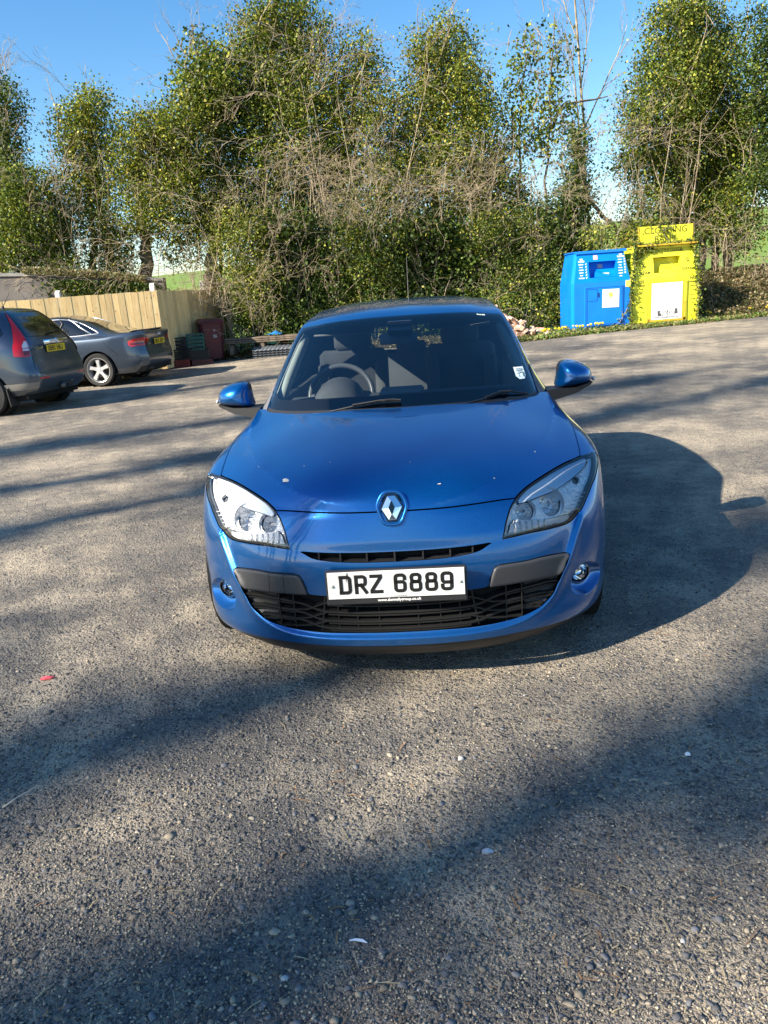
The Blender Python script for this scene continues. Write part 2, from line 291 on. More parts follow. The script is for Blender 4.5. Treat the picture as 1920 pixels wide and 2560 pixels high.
def resample(pl, h, sc=(.13, .065), closed=False, smooth=True):
    """Catmull-Rom through pl, resampled about h apart"""
    P = np.array(pl, float); n = len(P); out = []
    for i in range(n if closed else n-1):
        g = lambda k: P[k % n] if closed else P[min(max(k, 0), n-1)]
        p0, p1, p2, p3 = g(i-1), g(i), g(i+1), g(i+2); L = np.linalg.norm((p2-p1)*np.array(sc)); m = max(1, int(round(L/h)))
        for k in range(m):
            u = k/m
            q = p1+(p2-p1)*u if not smooth else .5*((2*p1)+(-p0+p2)*u+(2*p0-5*p1+4*p2-p3)*u*u+(-p0+3*p1-3*p2+p3)*u**3)
            out.append(tuple(q))
    if not closed: out.append(tuple(P[-1]))
    return out
def mir(h):
    """half loop starting and ending on s=0, right half given -> full loop"""
    return list(h)+[(-s, t) for s, t in h[::-1] if s > 1e-6]
def neg(l): return [(-s, t) for s, t in l][::-1]
def inset(sk, loop, d):
    """moves a loop by d metres in the surface, towards its inside (d>0)"""
    P = np.array(loop, float); n = len(P); area = sum(P[i][0]*P[(i+1) % n][1]-P[(i+1) % n][0]*P[i][1] for i in range(n)); sg = 1 if area > 0 else -1
    X = sk.pos(P[:, 0], P[:, 1]); N = sk.nrm(P[:, 0], P[:, 1]); T = np.roll(X, -1, 0)-np.roll(X, 1, 0); T /= np.maximum(np.linalg.norm(T, axis=1), 1e-9)[:, None]
    e = .02; B = np.cross(N, T)*sg*np.sign(1)
    ds = (sk.pos(P[:, 0]+e, P[:, 1])-sk.pos(P[:, 0]-e, P[:, 1]))/(2*e); dt = (sk.pos(P[:, 0], P[:, 1]+e)-sk.pos(P[:, 0], P[:, 1]-e))/(2*e); o = []
    for i in range(n):
        J = np.stack([ds[i], dt[i]], 1); q, *_ = np.linalg.lstsq(J, B[i]*d, rcond=None); q = np.clip(q, -.4, .4); o.append((P[i][0]+q[0], P[i][1]+q[1]))
    return o
def panel(sk, outer, holes, name, m, parent, hs=.1, ht=.16, off=0., flange=.012, h=.012, gap=0., sc=(.13, .065), smooth=True, mirror=False, thick=0., guide=()):
    loops = [resample(outer, h, sc, True, smooth)]+[resample(q, h, sc, True, smooth) for q in holes]
    if gap: loops = [inset(sk, loops[0], gap)]+[inset(sk, q, -gap) for q in loops[1:]]
    V = []; E = []
    for lp in loops:
        k = len(V); V += lp; E += [(k+i, k+(i+1) % len(lp)) for i in range(len(lp))]
    for pl in guide:
        q = list(pl); k = len(V); V += q; E += [(k+i, k+i+1) for i in range(len(q)-1)]; gl = q
    nb = len(V); A = np.array(loops[0]); lo, hi = A.min(0), A.max(0)
    gs = np.arange(lo[0]+hs/2, hi[0], hs); gt = np.arange(lo[1]+ht/2, hi[1], ht); G = np.array([(s+(hs/2 if k % 2 else 0), t) for k, t in enumerate(gt) for s in gs])
    if len(G):
        ok = inpoly(G, loops[0])
        for q in loops[1:]: ok &= ~inpoly(G, q)
        for q in loops: ok &= segdist(G, q, True, sc) > .55*min(hs*sc[0], ht*sc[1])
        V += [tuple(q) for q in G[ok]]
    cv, ce, cf, *_ = delaunay_2d_cdt([Vector((a*sc[0], b*sc[1])) for a, b in V], E, [], 0, 1e-7)
    cv = np.array([(a.x/sc[0], a.y/sc[1]) for a in cv]); cf = np.array([f for f in cf if len(f) == 3]); cen = cv[cf].mean(1)
    ok = inpoly(cen, loops[0])
    for q in loops[1:]: ok &= ~inpoly(cen, q)
    cf = cf[ok]; P = sk.pos(cv[:, 0], cv[:, 1]); N = sk.nrm(cv[:, 0], cv[:, 1]); P = P+N*off
    verts = P.tolist(); norms = N.tolist(); faces = [tuple(f) for f in cf]
    # consistent winding with the surface normal
    out = []
    for f in faces:
        a, b, c = P[list(f)]; out.append(f if np.dot(np.cross(b-a, c-a), N[f[0]]) > 0 else f[::-1])
    faces = out
    if flange:
        for lp in loops:
            L = np.array(lp); p = sk.pos(L[:, 0], L[:, 1]); n = sk.nrm(L[:, 0], L[:, 1]); p = p+n*off; k = len(verts); cnt = len(lp)
            T = np.roll(p, -1, 0)-np.roll(p, 1, 0); B = np.cross(T, n); B /= np.maximum(np.linalg.norm(B, axis=1), 1e-9)[:, None]
            mid = p.mean(0)
            verts += p.tolist()+(p-n*flange).tolist(); nn = (n*.5+B*.5*np.sign(1)); norms += nn.tolist()+B.tolist()
            for i in range(cnt):
                j = (i+1) % cnt; faces.append((k+i, k+j, k+cnt+j, k+cnt+i))
    me = bpy.data.meshes.new(name); me.from_pydata(verts, [], faces); me.update(); me.polygons.foreach_set('use_smooth', [True]*len(me.polygons))
    if len(faces) == len(me.polygons): me.normals_split_custom_set_from_vertices([tuple(q) for q in norms])
    o = link(name, me, parent, m)
    if mirror:
        m2 = me.copy(); bm = bmesh.new(); bm.from_mesh(m2)
        for v in bm.verts: v.co.x = -v.co.x
        bmesh.ops.reverse_faces(bm, faces=bm.faces); bm.to_mesh(m2); bm.free(); m2.polygons.foreach_set('use_smooth', [True]*len(m2.polygons))
        m2.normals_split_custom_set_from_vertices([(-q[0], q[1], q[2]) for q in norms]); return o, link(name, m2, parent, m)
    return o

# ---------------------------------------------------------------- features of the blue car, in surface coordinates of its front skin
LAMP = [(5.86, 9.26), (5.16, 9.76), (4.54, 9.92), (4.02, 9.92), (3.54, 9.82), (3.1, 9.66), (2.72, 9.44), (2.42, 9.14), (2.28, 8.94), (2.16, 8.72), (2.06, 8.46), (1.98, 8.12), (1.92, 7.8), (1.88, 7.42), (1.84, 7.04), (2.1, 7.06), (2.42, 7.08), (2.7, 7.06), (3.04, 7.02), (3.32, 6.98), (3.58, 6.94), (3.78, 6.96), (3.9, 7.04), (4.1, 7.26), (4.28, 7.46), (4.46, 7.72), (4.68, 8.0), (4.86, 8.22), (5.08, 8.38), (5.28, 8.54), (5.52, 8.66), (5.78, 8.74), (6.02, 8.84), (6.02, 9.02)]
FLINE = [(5.16, 9.76), (5.35, 9.93), (5.7, 10.2), (6.3, 10.5), (6.94, 10.66), (7.4, 10.8), (8, 11.0)]
HFRONT = [(0, 9.0), (.3, 9.0), (.7, 9.0), (1.4, 9.03), (1.9, 9.02), (2.28, 8.95)]
COWL = [(8, 12.3), (7.5, 13.1), (6.9, 13.5), (6.16, 13.6), (5.06, 13.62), (4.3, 13.68), (2.82, 13.78), (1.5, 13.9), (0, 13.97)]
BLACKL = [(0, 1.92), (.6, 1.92), (1.14, 1.94), (2.1, 1.96), (3.0, 1.92), (3.8, 1.8), (4.5, 1.8), (5.3, 1.95), (5.75, 2.2)]
BIGHOLE = [(0, 4.8), (.7, 4.8), (1.45, 4.84), (1.5, 5.1), (1.56, 5.45), (1.62, 5.68), (1.75, 5.74), (2.34, 5.7), (2.82, 5.7), (3.45, 5.55), (3.52, 5.46), (3.4, 5.1), (3.28, 4.8), (3.2, 4.55), (3.12, 4.34), (3.0, 3.98), (2.84, 3.74), (2.66, 3.52), (2.44, 3.34), (2.2, 3.2), (1.94, 3.1), (1.66, 3.04), (1.38, 3.01), (1.1, 3.0), (.64, 3.02), (0, 3.03)]
SLOT = [(0, 6.93), (.8, 6.93), (1.3, 6.94), (1.6, 6.95), (1.5, 6.84), (1.4, 6.69), (1.26, 6.57), (.96, 6.47), (.6, 6.42), (0, 6.41)]
INSERT = [(3.5, 5.5), (2.82, 5.68), (2.34, 5.69), (1.94, 5.72), (1.68, 5.72), (1.6, 5.64), (1.54, 5.3), (1.48, 4.9), (1.5, 4.82), (1.72, 4.8), (2.0, 4.78), (2.4, 4.76), (2.78, 4.72), (3.18, 4.66), (3.28, 4.8), (3.4, 5.16)]
FOG = [(4.72, 4.32), (4.26, 4.68), (3.96, 4.72), (3.72, 4.54), (3.6, 4.18), (3.6, 3.8), (3.7, 3.48), (3.94, 3.26), (4.22, 3.18), (4.56, 3.28), (4.9, 3.5), (5.0, 3.85)]
CREASE = [(4.12, 6.94), (3.98, 6.52), (3.72, 5.8), (3.58, 5.4), (3.44, 5.05), (3.3, 4.7), (3.18, 4.32), (3.06, 3.98), (2.88, 3.66), (2.64, 3.36), (2.36, 3.08), (2.06, 2.86), (1.7, 2.7), (1.32, 2.63), (.9, 2.62), (0, 2.62)]
DISC = [(0, 9.06), (.34, 9.1), (.8, 9.45), (1.5, 9.92), (2.42, 10.4), (3.04, 10.75), (3.7, 11.05), (4.54, 11.4), (5.4, 11.7), (6.3, 11.95), (7.3, 12.1), (8, 12.2)]
EYEB = [(5.22, 9.36), (4.66, 9.22), (4.16, 9.02), (3.68, 8.84), (3.26, 8.8), (2.86, 8.78), (2.4, 8.7), (2.4, 8.88), (2.68, 9.24), (3.14, 9.56), (3.86, 9.82), (4.66, 9.84), (5.34, 9.56)]
INDIC = [(3.84, 7.28), (2.92, 7.54), (2.2, 7.94), (2.08, 7.7), (2.02, 7.26), (2.62, 7.18), (3.28, 7.06), (3.72, 7.0), (3.86, 7.1)]
CREG = [(0, 2.62)]+CREASE[::-1][1:]+[(4.1, 7.6), (0, 7.6)]
def front_disp(s, t):
    P = np.stack([s, t], 1); o = np.zeros(len(P))
    d = segdist(P, CREASE, False, (.13, .068)); ins = inpoly(P, CREG) & (t < 7.7)
    o -= np.where(ins, .013*sstep(0, .022, d)*(1-.75*sstep(.03, .26, d)), 0)*sstep(7.6, 6.9, t)
    o += .004*np.exp(-(d/.022)**2)*sstep(5.4, 4.6, s)*sstep(7.6, 6.8, t)
    dd = segdist(P, DISC, False, (.12, .2)); up = inpoly(P, DISC+[(8, 14), (-.01, 14), (-.01, 9.06)])
    o -= np.where(up, 0, .12*dd*np.exp(-dd/.13)*sstep(0, .012, dd))*sstep(8.6, 9.3, t)*sstep(.2, 1.1, s)
    o += .004*np.exp(-((s)/.18)**2)*sstep(9.3, 10.2, t)*(t > 9)*0
    return o
CREASE = resample(CREASE, .012, (.13, .068)); DISC = resample(DISC, .03, (.12, .2)); CREG = [(0, 2.62)]+CREASE[::-1][1:]+[(4.1, 7.6), (0, 7.6)]
def offs(pl, d, sc=(.13, .068)):
    P = np.array(pl)*np.array(sc); T = np.gradient(P, axis=0); T /= np.maximum(np.linalg.norm(T, axis=1), 1e-9)[:, None]; return [tuple(q) for q in (P+np.stack([T[:, 1], -T[:, 0]], 1)*d)/np.array(sc)]
SF = Skin(FRONT, front_disp)

def gl_rows():
    G = [
    [(0, .97, .955), (.25, 1.0, .955), (.48, 1.08, .95), (.657, 1.20, .945), (.727, 1.32, .955), (.78, 1.42, .94), (.82, 1.5, .90)],
    [(0, 1.28, 1.12), (.24, 1.30, 1.12), (.46, 1.36, 1.11), (.633, 1.46, 1.095), (.697, 1.56, 1.085), (.76, 1.66, 1.01), (.825, 1.7, .90)],
    [(0, 1.58, 1.275), (.23, 1.60, 1.272), (.437, 1.65, 1.26), (.604, 1.72, 1.235), (.66, 1.80, 1.215), (.74, 1.88, 1.07), (.825, 1.92, .91)],
    [(0, 1.85, 1.395), (.22, 1.86, 1.393), (.41, 1.90, 1.382), (.572, 1.95, 1.355), (.62, 2.02, 1.325), (.722, 2.1, 1.12), (.825, 2.15, .92)],
    [(0, 2.12, 1.443), (.2, 2.13, 1.441), (.38, 2.16, 1.43), (.535, 2.2, 1.405), (.597, 2.25, 1.365), (.71, 2.3, 1.15), (.825, 2.35, .93)]]
    for y, z, k in ((2.6, 1.468, 1), (3.05, 1.47, .99), (3.45, 1.45, .965), (3.75, 1.40, .93)):
        G.append([(0, y, z), (.2*k, y, z-.002), (.38*k, y, z-.012), (.535*k, y, z-.038), (.60*k, y, z-.08), (.715, y, 1.17), (.825, y, .94)])
    G.append([(0, 3.97, 1.335), (.19, 3.965, 1.333), (.36, 3.95, 1.325), (.5, 3.93, 1.305), (.56, 3.9, 1.27), (.68, 3.88, 1.12), (.81, 3.88, .95)])
    G.append([(0, 4.13, 1.15), (.2, 4.125, 1.15), (.39, 4.1, 1.148), (.54, 4.06, 1.14), (.62, 4.0, 1.12), (.70, 3.98, 1.05), (.80, 3.97, .95)])
    G.append([(0, 4.25, .95), (.22, 4.24, .95), (.43, 4.21, .95), (.59, 4.15, .95), (.69, 4.09, .95), (.75, 4.04, .95), (.79, 4.0, .94)])
    return G
SG = Skin(gl_rows())
def side_rows():
    o = []
    for j in range(11):
        x8, y8, z8 = FRONT[j][8]; belt = j/10.
        row = [(x8, y8, z8)]
        for y, k in ((1.75, 1.), (2.3, 1.), (2.85, 1.), (3.35, 1.003), (3.75, .995)): row.append((x8*k-.02*max(0, belt-.8), y, z8+.035*belt*(y-1.3)/2.5))
        zr = z8+.04*belt
        row += [(x8*.955, 4.03, zr), (x8*.80, 4.2, zr), (x8*.5, 4.27, zr), (0.0, 4.295-.03*belt, zr)]
        o.append(row)
    return o
class SideSkin(Skin):
    def pad(self, C):
        f = 2*C[:, :1]-C[:, 1:2]; C = np.concatenate([f, C, C[:, -2:-1]*np.array([-1, 1, 1]), C[:, -3:-2]*np.array([-1, 1, 1])], 1)
        return np.concatenate([2*C[:1]-C[1:2], C, 2*C[-1:]-C[-2:-1], 3*C[-1:]-2*C[-2:-1]], 0)
SS = SideSkin(side_rows())
def find_st(sk, pts, s0, s1, t0, t1, axes=(1, 2)):
    S, T = np.meshgrid(np.arange(s0, s1+1e-6, .02), np.arange(t0, t1+1e-6, .02)); S = S.ravel(); T = T.ravel(); P = sk.raw(S, T)[:, list(axes)]; o = []
    for p in pts:
        k = np.argmin(((P-np.array(p))**2).sum(1)); o.append((S[k], T[k]))
    return o

BLUE = paint('blue_metallic_paint', (.0, .10, .34), (.75, 1.3), .3, .68, dust=.12)
BLK = mat('black_plastic', (.022, .022, .024), .45, bump=(300, .15)); DGREY = mat('grey_bumper_plastic', (.045, .046, .05), .42, bump=(500, .12)); GLB = mat('gloss_black', (.006, .006, .008), .08, coat=.6)
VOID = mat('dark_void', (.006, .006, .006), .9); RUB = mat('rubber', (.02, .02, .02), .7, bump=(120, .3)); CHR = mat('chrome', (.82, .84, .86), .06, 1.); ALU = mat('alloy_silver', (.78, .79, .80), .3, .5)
WSG = glass_mat('windscreen_glass', (.82, .88, .89), 0, 1.72); DARKG = glass_mat('side_glass', (.80, .86, .85), 0, 1.5); CLR = glass_mat('clear_lens', (.98, .99, 1), .0, 1.36)
WHITE = mat('white_plate', (.72, .73, .72), .35, var=(8, (.6, .6, .57), .4, .8)); YEL = mat('yellow_plate', (.78, .55, .03), .4); INKB = mat('plate_black', (.01, .01, .01), .5); PAPW = mat('white_print', (.85, .85, .85), .6)

def build_wheel(parent, x, y, r, wd, name='wheel', spokes=5, side=1, rimr=None, z=None):
    """axle along x; parts: tyre, rim"""
    z = r if z is None else z; rimr = rimr or r*.68
    wv = bpy.data.objects.new(name, None)
    o = MB(); o.rev([(rimr*.9, -wd/2), (rimr, -wd/2), (rimr+.01, -wd/2-.004), (r*.93, -wd/2-.006), (r*.985, -wd/2+.02), (r, -wd/2+.045), (r, wd/2-.045), (r*.985, wd/2-.02), (r*.93, wd/2+.006), (rimr+.01, wd/2+.004), (rimr, wd/2), (rimr*.9, wd/2)], (x, y, z), 'x', 48)
    ty = o.build('wheel', RUB, parent, smooth=True, angle=40)
    q = MB(); f = side*wd/2
    q.rev([(rimr*1.0, f*.98), (rimr*.985, f*1.02), (rimr*.93, f*.97), (rimr*.9, f*.5), (rimr*.88, -f*.8)], (x, y, z), 'x', 48)
    q.rev([(.001, f*.80), (r*.10, f*.80), (r*.13, f*.72), (r*.13, f*.3)], (x, y, z), 'x', 24)
    for k in range(spokes):
        a = 2*math.pi*k/spokes+.35; ca, sa = math.cos(a), math.sin(a); vs = []
        for rr, hw, xo in ((r*.08, .036, .74), (r*.35, .026, .82), (rimr*.93, .042, .86)):
            for sgn in (-1, 1):
                py = rr*ca-sgn*hw*sa; pz = rr*sa+sgn*hw*ca; vs.append((x+f*xo, y+py, z+pz)); 
            for sgn in (-1, 1):
                py = rr*ca-sgn*hw*sa*1.25; pz = rr*sa+sgn*hw*ca*1.25; vs.append((x+f*(xo-.35), y+py, z+pz))
        fs = []
        for i in (0, 4): fs += [(i, i+1, i+5, i+4), (i+1, i+3, i+7, i+5), (i+2, i, i+4, i+6), (i+3, i+2, i+6, i+7)]
        q.add(vs, fs)
    q.build('rim', ALU, ty, smooth=True, angle=35)
    d = MB(); d.rev([(.001, -f*.1), (rimr*.62, -f*.1), (rimr*.62, -f*.3)], (x, y, z), 'x', 24); d.build('brake_disc', mat('brake_disc', (.12, .11, .1), .45, .8), ty)
    return ty

def hero():
    HX, HY, HYAW = .026, 2.73, -4.58
    H = thing('hatchback_car', 'blue five door hatchback facing the camera in the middle of the car park', 'car', (HX, HY, 0), R_(HYAW))
    arch = find_st(SF, [(.86+.355*math.cos(a), .31+.355*math.sin(a)) for a in np.linspace(math.pi*1.02, 0, 26)], 5.6, 8, 0, 10)
    arch[-1] = (8, arch[-1][1])
    aj = 9                                             # arch index where the bumper/wing joint meets
    # bumper
    lamp_low = LAMP[14:34]                              # bottom inner -> outer tip
    half = [(0, 1.92)]+BLACKL[1:]+[a for a in arch[1:aj+1]]+[(6.5, 7.7), (6.12, 8.7)]+lamp_low[::-1][1:]+LAMP[8:14][::-1]+HFRONT[::-1][1:]
    def loop(h):  # piecewise smooth half -> full closed loop (denser, straight resampling after smoothing)
        r = resample(h, .012, (.13, .065), False); return mir([(max(0, a), b) for a, b in r])
    lg = lambda h: resample(h, .012, (.13, .065), False)
    bo = mir(lg(BLACKL)+lg(arch[1:aj+1])[0:]+lg([arch[aj], (6.5, 7.7), (6.14, 8.72)])[1:]+lg(lamp_low[::-1])[1:]+lg(LAMP[8:15][::-1])[1:]+lg(HFRONT[::-1])[1:])
    bh = loop(BIGHOLE); slot = loop(SLOT); fogr = resample(FOG, .01, (.13, .065), True); fogl = neg(fogr)
    panel(SF, bo, [bh, slot, fogr, fogl], 'front_bumper', BLUE, H, hs=.06, ht=.09, guide=[q_ for dd_ in (-.008, 0, .007, .014, .022) for q_ in (offs(CREASE, dd_)[3:-12:2], neg(offs(CREASE, dd_)[3:-12:2]))], gap=.0018, smooth=False)
    # bonnet
    ho = mir(lg(HFRONT)+lg(LAMP[1:9][::-1])[1:]+lg(FLINE)[1:]+lg([(8, 11.0), (8, 12.3)])[1:]+lg(COWL)[1:])
    hood = panel(SF, ho, [], 'bonnet', BLUE, H, hs=.12, ht=.12, gap=.0042, smooth=False, sc=(.12, .14))
    # bird dropping and small chips on the bonnet
    dm = mat('bird_dropping', (.62, .6, .52), .8); dro = []
    for (s, t, r, n) in ((-2.25, 10.55, .014, 11), (.75, 10.3, .005, 5), (3.55, 10.9, .004, 4), (-1.2, 11.4, .0025, 3), (-1.9, 11.2, .0025, 3), (1.9, 10.2, .003, 3), (-3.6, 10.9, .003, 3), (.3, 11.3, .003, 3)):
        d = MB(); dro.append(d)
        for k in range(n):
            c = SF.at(s+rng.normal()*r*2.6, t+rng.normal()*r*1.8, .0006); q = r*(.25+.5*rng.random()); nn = 7
            a = [(c.x+q*math.cos(2*math.pi*i/nn)*(.6+.8*rng.random()), c.y+q*1.2*math.sin(2*math.pi*i/nn)*(.6+.8*rng.random())) for i in range(nn)]
            ctr = (c.x, c.y, c.z+.0016); sl_ = .25
            d.add([ctr]+[(p, y, c.z+(y-c.y)*sl_) for p, y in a], [(0, i+1, (i+1) % nn+1) for i in range(nn)])
    for k, d in enumerate(dro): d.build('bird_dropping' if k < 3 else 'stone_chip', dm, hood)
    # wings
    wo = lg(FLINE)+lg([(8, 11.0), (8, arch[-1][1])])[1:]+lg(arch[aj:][::-1])[1:]+lg([arch[aj], (6.5, 7.7), (6.14, 8.72)])[1:]+[(6.06, 9.0)]+lg([LAMP[0], LAMP[1]])[:-1]
    panel(SF, wo, [], 'wing', BLUE, H, hs=.12, ht=.16, gap=.0018, smooth=False, mirror=True)
    # black lip under the bumper
    lip = mir(lg([(0, .15), (1, .15), (3, .15), (5, .2), (5.7, .4)])+lg([(5.72, 2.1)]+BLACKL[::-1][1:]))
    panel(SF, lip, [], 'lower_lip', BLK, H, hs=.12, ht=.2, off=-.004, smooth=False)
    # inner shell keeps gaps and openings dark
    inner = mir([(0, .4), (4, .4), (5.6, 1.2), (5.6, 5), (5.4, 7.5), (6, 8.2), (7, 9.6), (8, 9.9), (8, 12.6), (6, 13.3), (0, 13.6)])
    cut1 = mir([(0, 4.9), (1.9, 5.75), (3.5, 5.6), (3.0, 3.7), (2, 2.9), (0, 2.85)])
    lhole = resample(LAMP, .03, (.13, .065), True)
    panel(SF, inner, [inset(SF, lhole, -.012), neg(inset(SF, lhole, -.012))], 'inner_structure', VOID, H, hs=.3, ht=.4, off=-.055, flange=0, h=.04, smooth=False)
    # lower grille: woven pairs of slats, uprights, blanking plates
    g = MB(); sb = lambda sg, s, t, o=0.: SF.at(sg*s, t, o)
    def slat(mb, pl, h_=.009, d_=.03, off=-.012):
        P = resample(pl, .02, (.13, .068)); vs = []; fs = []
        for s, t in P:
            a = SF.at(s, t, off); n_ = Vector((0, -1, -.12)) if abs(s) < 1 else Vector(SF.nrm(np.array([s]), np.array([t]))[0]); n_.z = -.12; n_.normalize(); up = Vector((0, 0, h_/2))
            vs += [a-up, a+up, a+up-n_*d_, a-up-n_*d_]
        for i in range(len(P)-1):
            for k in range(4): fs.append((4*i+k, 4*i+(k+1) % 4, 4*i+4+(k+1) % 4, 4*i+4+k))
        mb.add(vs, fs)
    inn = [4.42, 3.98, 3.55, 3.16]
    for t in inn:
        slat(g, [(-1.15, t+.02), (-.6, t), (0, t), (.6, t), (1.15, t+.02)], .008); slat(g, [(-1.15, t-.1), (-.6, t-.13), (0, t-.13), (.6, t-.13), (1.15, t-.1)], .005, .02)
    for sg in (-1, 1):
        for k, (t, smx) in enumerate(((4.42, 3.15), (4.0, 3.02), (3.62, 2.72))):
            tin = inn[k]-.05; nx = inn[k+1]
            slat(g, [(sg*1.15, nx+.02), (sg*1.35, nx+.10), (sg*1.6, t-.14), (sg*1.85, t-.05), (sg*2.2, t), (sg*smx, t+.03)], .008)
            slat(g, [(sg*1.85, t-.14), (sg*2.2, t-.11), (sg*(smx-.05), t-.09)], .005, .02)
            slat(g, [(sg*1.15, inn[k]+.02), (sg*1.32, inn[k]-.12), (sg*1.5, t-.3), (sg*1.8, t-.4), (sg*(smx-.5), t-.42)], .006)
        for s in (1.3,):
            g.tube([SF.at(sg*s, 3.05, -.02), SF.at(sg*(s-.12), 4.75, -.02)], .004, 6)
        for s in (.3, .65, .98, 1.9, 2.25): 
            a, b = SF.at(sg*s, 3.02+.02*s, -.035), SF.at(sg*s, 4.75, -.035); g.box(((a.x+b.x)/2, (a.y+b.y)/2, (a.z+b.z)/2), (.004, .03, b.z-a.z))
    g.build('lower_grille', mat('grille_black', (.013, .013, .013), .45), H)
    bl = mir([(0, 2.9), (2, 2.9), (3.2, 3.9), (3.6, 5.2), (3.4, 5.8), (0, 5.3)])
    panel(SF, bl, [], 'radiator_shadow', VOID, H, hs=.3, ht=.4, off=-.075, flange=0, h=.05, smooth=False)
    panel(SF, [(2.35, 3.42), (2.6, 3.5), (2.86, 3.8), (3.1, 4.2), (3.22, 4.6), (2.35, 4.7)], [], 'grille_blank', BLK, H, hs=.3, ht=.3, off=-.028, flange=0, h=.03, smooth=False, mirror=True)
    # upper slot slats
    u = MB()
    for sg in (-1, 1):
        for s in (.42, .85, 1.25): a, b = SF.at(sg*s, 6.3, -.03), SF.at(sg*s, 7.0, -.03); u.box(((a.x+b.x)/2, a.y+.01, (a.z+b.z)/2), (.006, .05, .05))
    a = SF.at(0, 6.3, -.03); u.box((0, a.y, a.z+.022), (.006, .05, .05))
    slat(u, [(-1.5, 6.42), (-.7, 6.34), (0, 6.32), (.7, 6.34), (1.5, 6.42)], .006, .05, -.008)
    u.build('upper_grille', BLK, H)
    # black bumper inserts (rubbing strips)
    iz = lambda L: resample(L, .012, (.13, .065), True)
    for sg, mm in ((1, None), (-1, None)):
        L = INSERT if sg > 0 else neg(INSERT); lp = inset(SF, iz(L), .0015)
        rings = []; 
        for dd, of in ((0, -.02), (0, .004), (.002, .0075), (.006, .0095), (.012, .0095)):
            q = inset(SF, lp, dd) if dd else lp; A = np.array(q); rings.append(SF.pos(A[:, 0], A[:, 1])+SF.nrm(A[:, 0], A[:, 1])*of)
        n = len(lp); M_ = MB(); vs = np.concatenate(rings).tolist(); fs = []
        for r in range(len(rings)-1):
            for i in range(n): fs.append((r*n+i, r*n+(i+1) % n, (r+1)*n+(i+1) % n, (r+1)*n+i))
        M_.add(vs, fs); io = M_.build('bumper_insert', DGREY, H, smooth=True, angle=50)
        panel(SF, inset(SF, lp, .012), [], 'insert_face', DGREY, io, hs=.2, ht=.2, off=.0095, flange=0, h=.012, smooth=False)
        if sg < 0:
            for s_ in (-2.37, -2.0):
                e = MB(); e.tube([SF.at(s_, 4.8, .0096), SF.at(s_+.02, 5.25, .0096), SF.at(s_+.03, 5.68, .0096)], .0011, 5)
                e.build('towing_eye_cover_seam', VOID, io)
    # fog lamp recesses
    for sg in (1, -1):
        lp = fogr if sg > 0 else fogl; A = np.array(lp); P0 = SF.pos(A[:, 0], A[:, 1]); N0 = SF.nrm(A[:, 0], A[:, 1]); n = len(lp)
        lc = SF.at(sg*4.12, 4.22, -.022); ax = Vector((sg*.32, -.93, -.05)).normalized(); e1 = ax.cross(Vector((0, 0, 1))).normalized(); e2 = e1.cross(ax).normalized()
        Q = []
        for p in P0:
            dv = Vector(p)-lc; a_ = math.atan2(dv.dot(e2), dv.dot(e1)); Q.append(np.array(lc+e1*math.cos(a_)*.040+e2*math.sin(a_)*.040))
        Q = np.array(Q); rings = [P0-N0*.002]
        for k in (.12, .35, .65, .88, 1.0):
            rings.append(P0*(1-k)+Q*k-N0*.030*math.sin(math.pi*min(1, k*1.0))*.8-N0*.012*k)
        M_ = MB(); fs = []
        for r in range(len(rings)-1):
            for i in range(n): fs.append((r*n+i, r*n+(i+1) % n, (r+1)*n+(i+1) % n, (r+1)*n+i))
        M_.add(np.concatenate(rings).tolist(), fs); fr = M_.build('fog_lamp_recess', BLUE, H, smooth=True)
        rot = ax.to_track_quat('-Y', 'Z').to_matrix(); c = lc-ax*.012
        L = MB(); L.rev([(.046, .02), (.043, -.012), (.037, -.016), (.035, -.010)], c, 'y', 32, rot=rot); fl = L.build('fog_lamp', GLB, fr, smooth=True, angle=40)
        L = MB(); L.rev([(.035, -.006), (.03, .012), (.02, .022), (.006, .026), (.001, .02)], c, 'y', 32, rot=rot); L.build('reflector', CHR, fl, smooth=True)
        L = MB(); L.rev([(.001, -.018), (.015, -.0175), (.028, -.015), (.036, -.011)], c, 'y', 32, rot=rot); L.build('lens', CLR, fl, smooth=True)
    # headlamps
    SEAL = mat('lamp_seal', (.02, .02, .022), .35); LH = mat('lamp_housing', (.93, .95, .97), .18, .1, bump=(55, 1.2, 2), var=(60, (.95, .96, .98), .4, .6)); EB = mat('lamp_eyebrow', (.80, .88, .97), .28, .1); LSM = mat('lamp_frost', (.80, .84, .90), .22, .15, bump=(220, .8, 2))
    REF = mat('lamp_reflector', (.97, .97, .98), .12, .5, bump=(60, .9, 1))
    for sg in (1, -1):
        f_ = (lambda L: L) if sg > 0 else neg
        lp = resample(f_(LAMP), .01, (.13, .065), True); lin = inset(SF, lp, .008)
        hl = panel(SF, lp, [lin], 'headlamp', SEAL, H, hs=.3, ht=.3, off=-.002, flange=.05, gap=.0022, smooth=False)
        lens = inset(SF, lp, .006); panel(SF, lens, [], 'lens', CLR, hl, hs=.1, ht=.16, off=.0005, flange=0, smooth=False)
        bowls = [(3.40, 8.30, .062, 1), (2.56, 8.30, .046, 1), (4.50, 8.95, .022, 1)]
        circ = []
        for s, t, r, _ in bowls:
            c = SF.at(sg*s, t); pts = []
            for k in range(28):
                a = 2*math.pi*k/28; ds = (SF.at(sg*s+.05, t)-c)/.05; dt = (SF.at(sg*s, t+.05)-c)/.05
                pts.append((sg*s+r*math.cos(a)/ds.length, t+r*math.sin(a)/dt.length))
            circ.append(pts)
        body = inset(SF, lp, .011)
        panel(SF, body, [circ[0], circ[1], circ[2]], 'bezel', LH, hl, hs=.12, ht=.18, off=-.03, flange=.012, smooth=False)
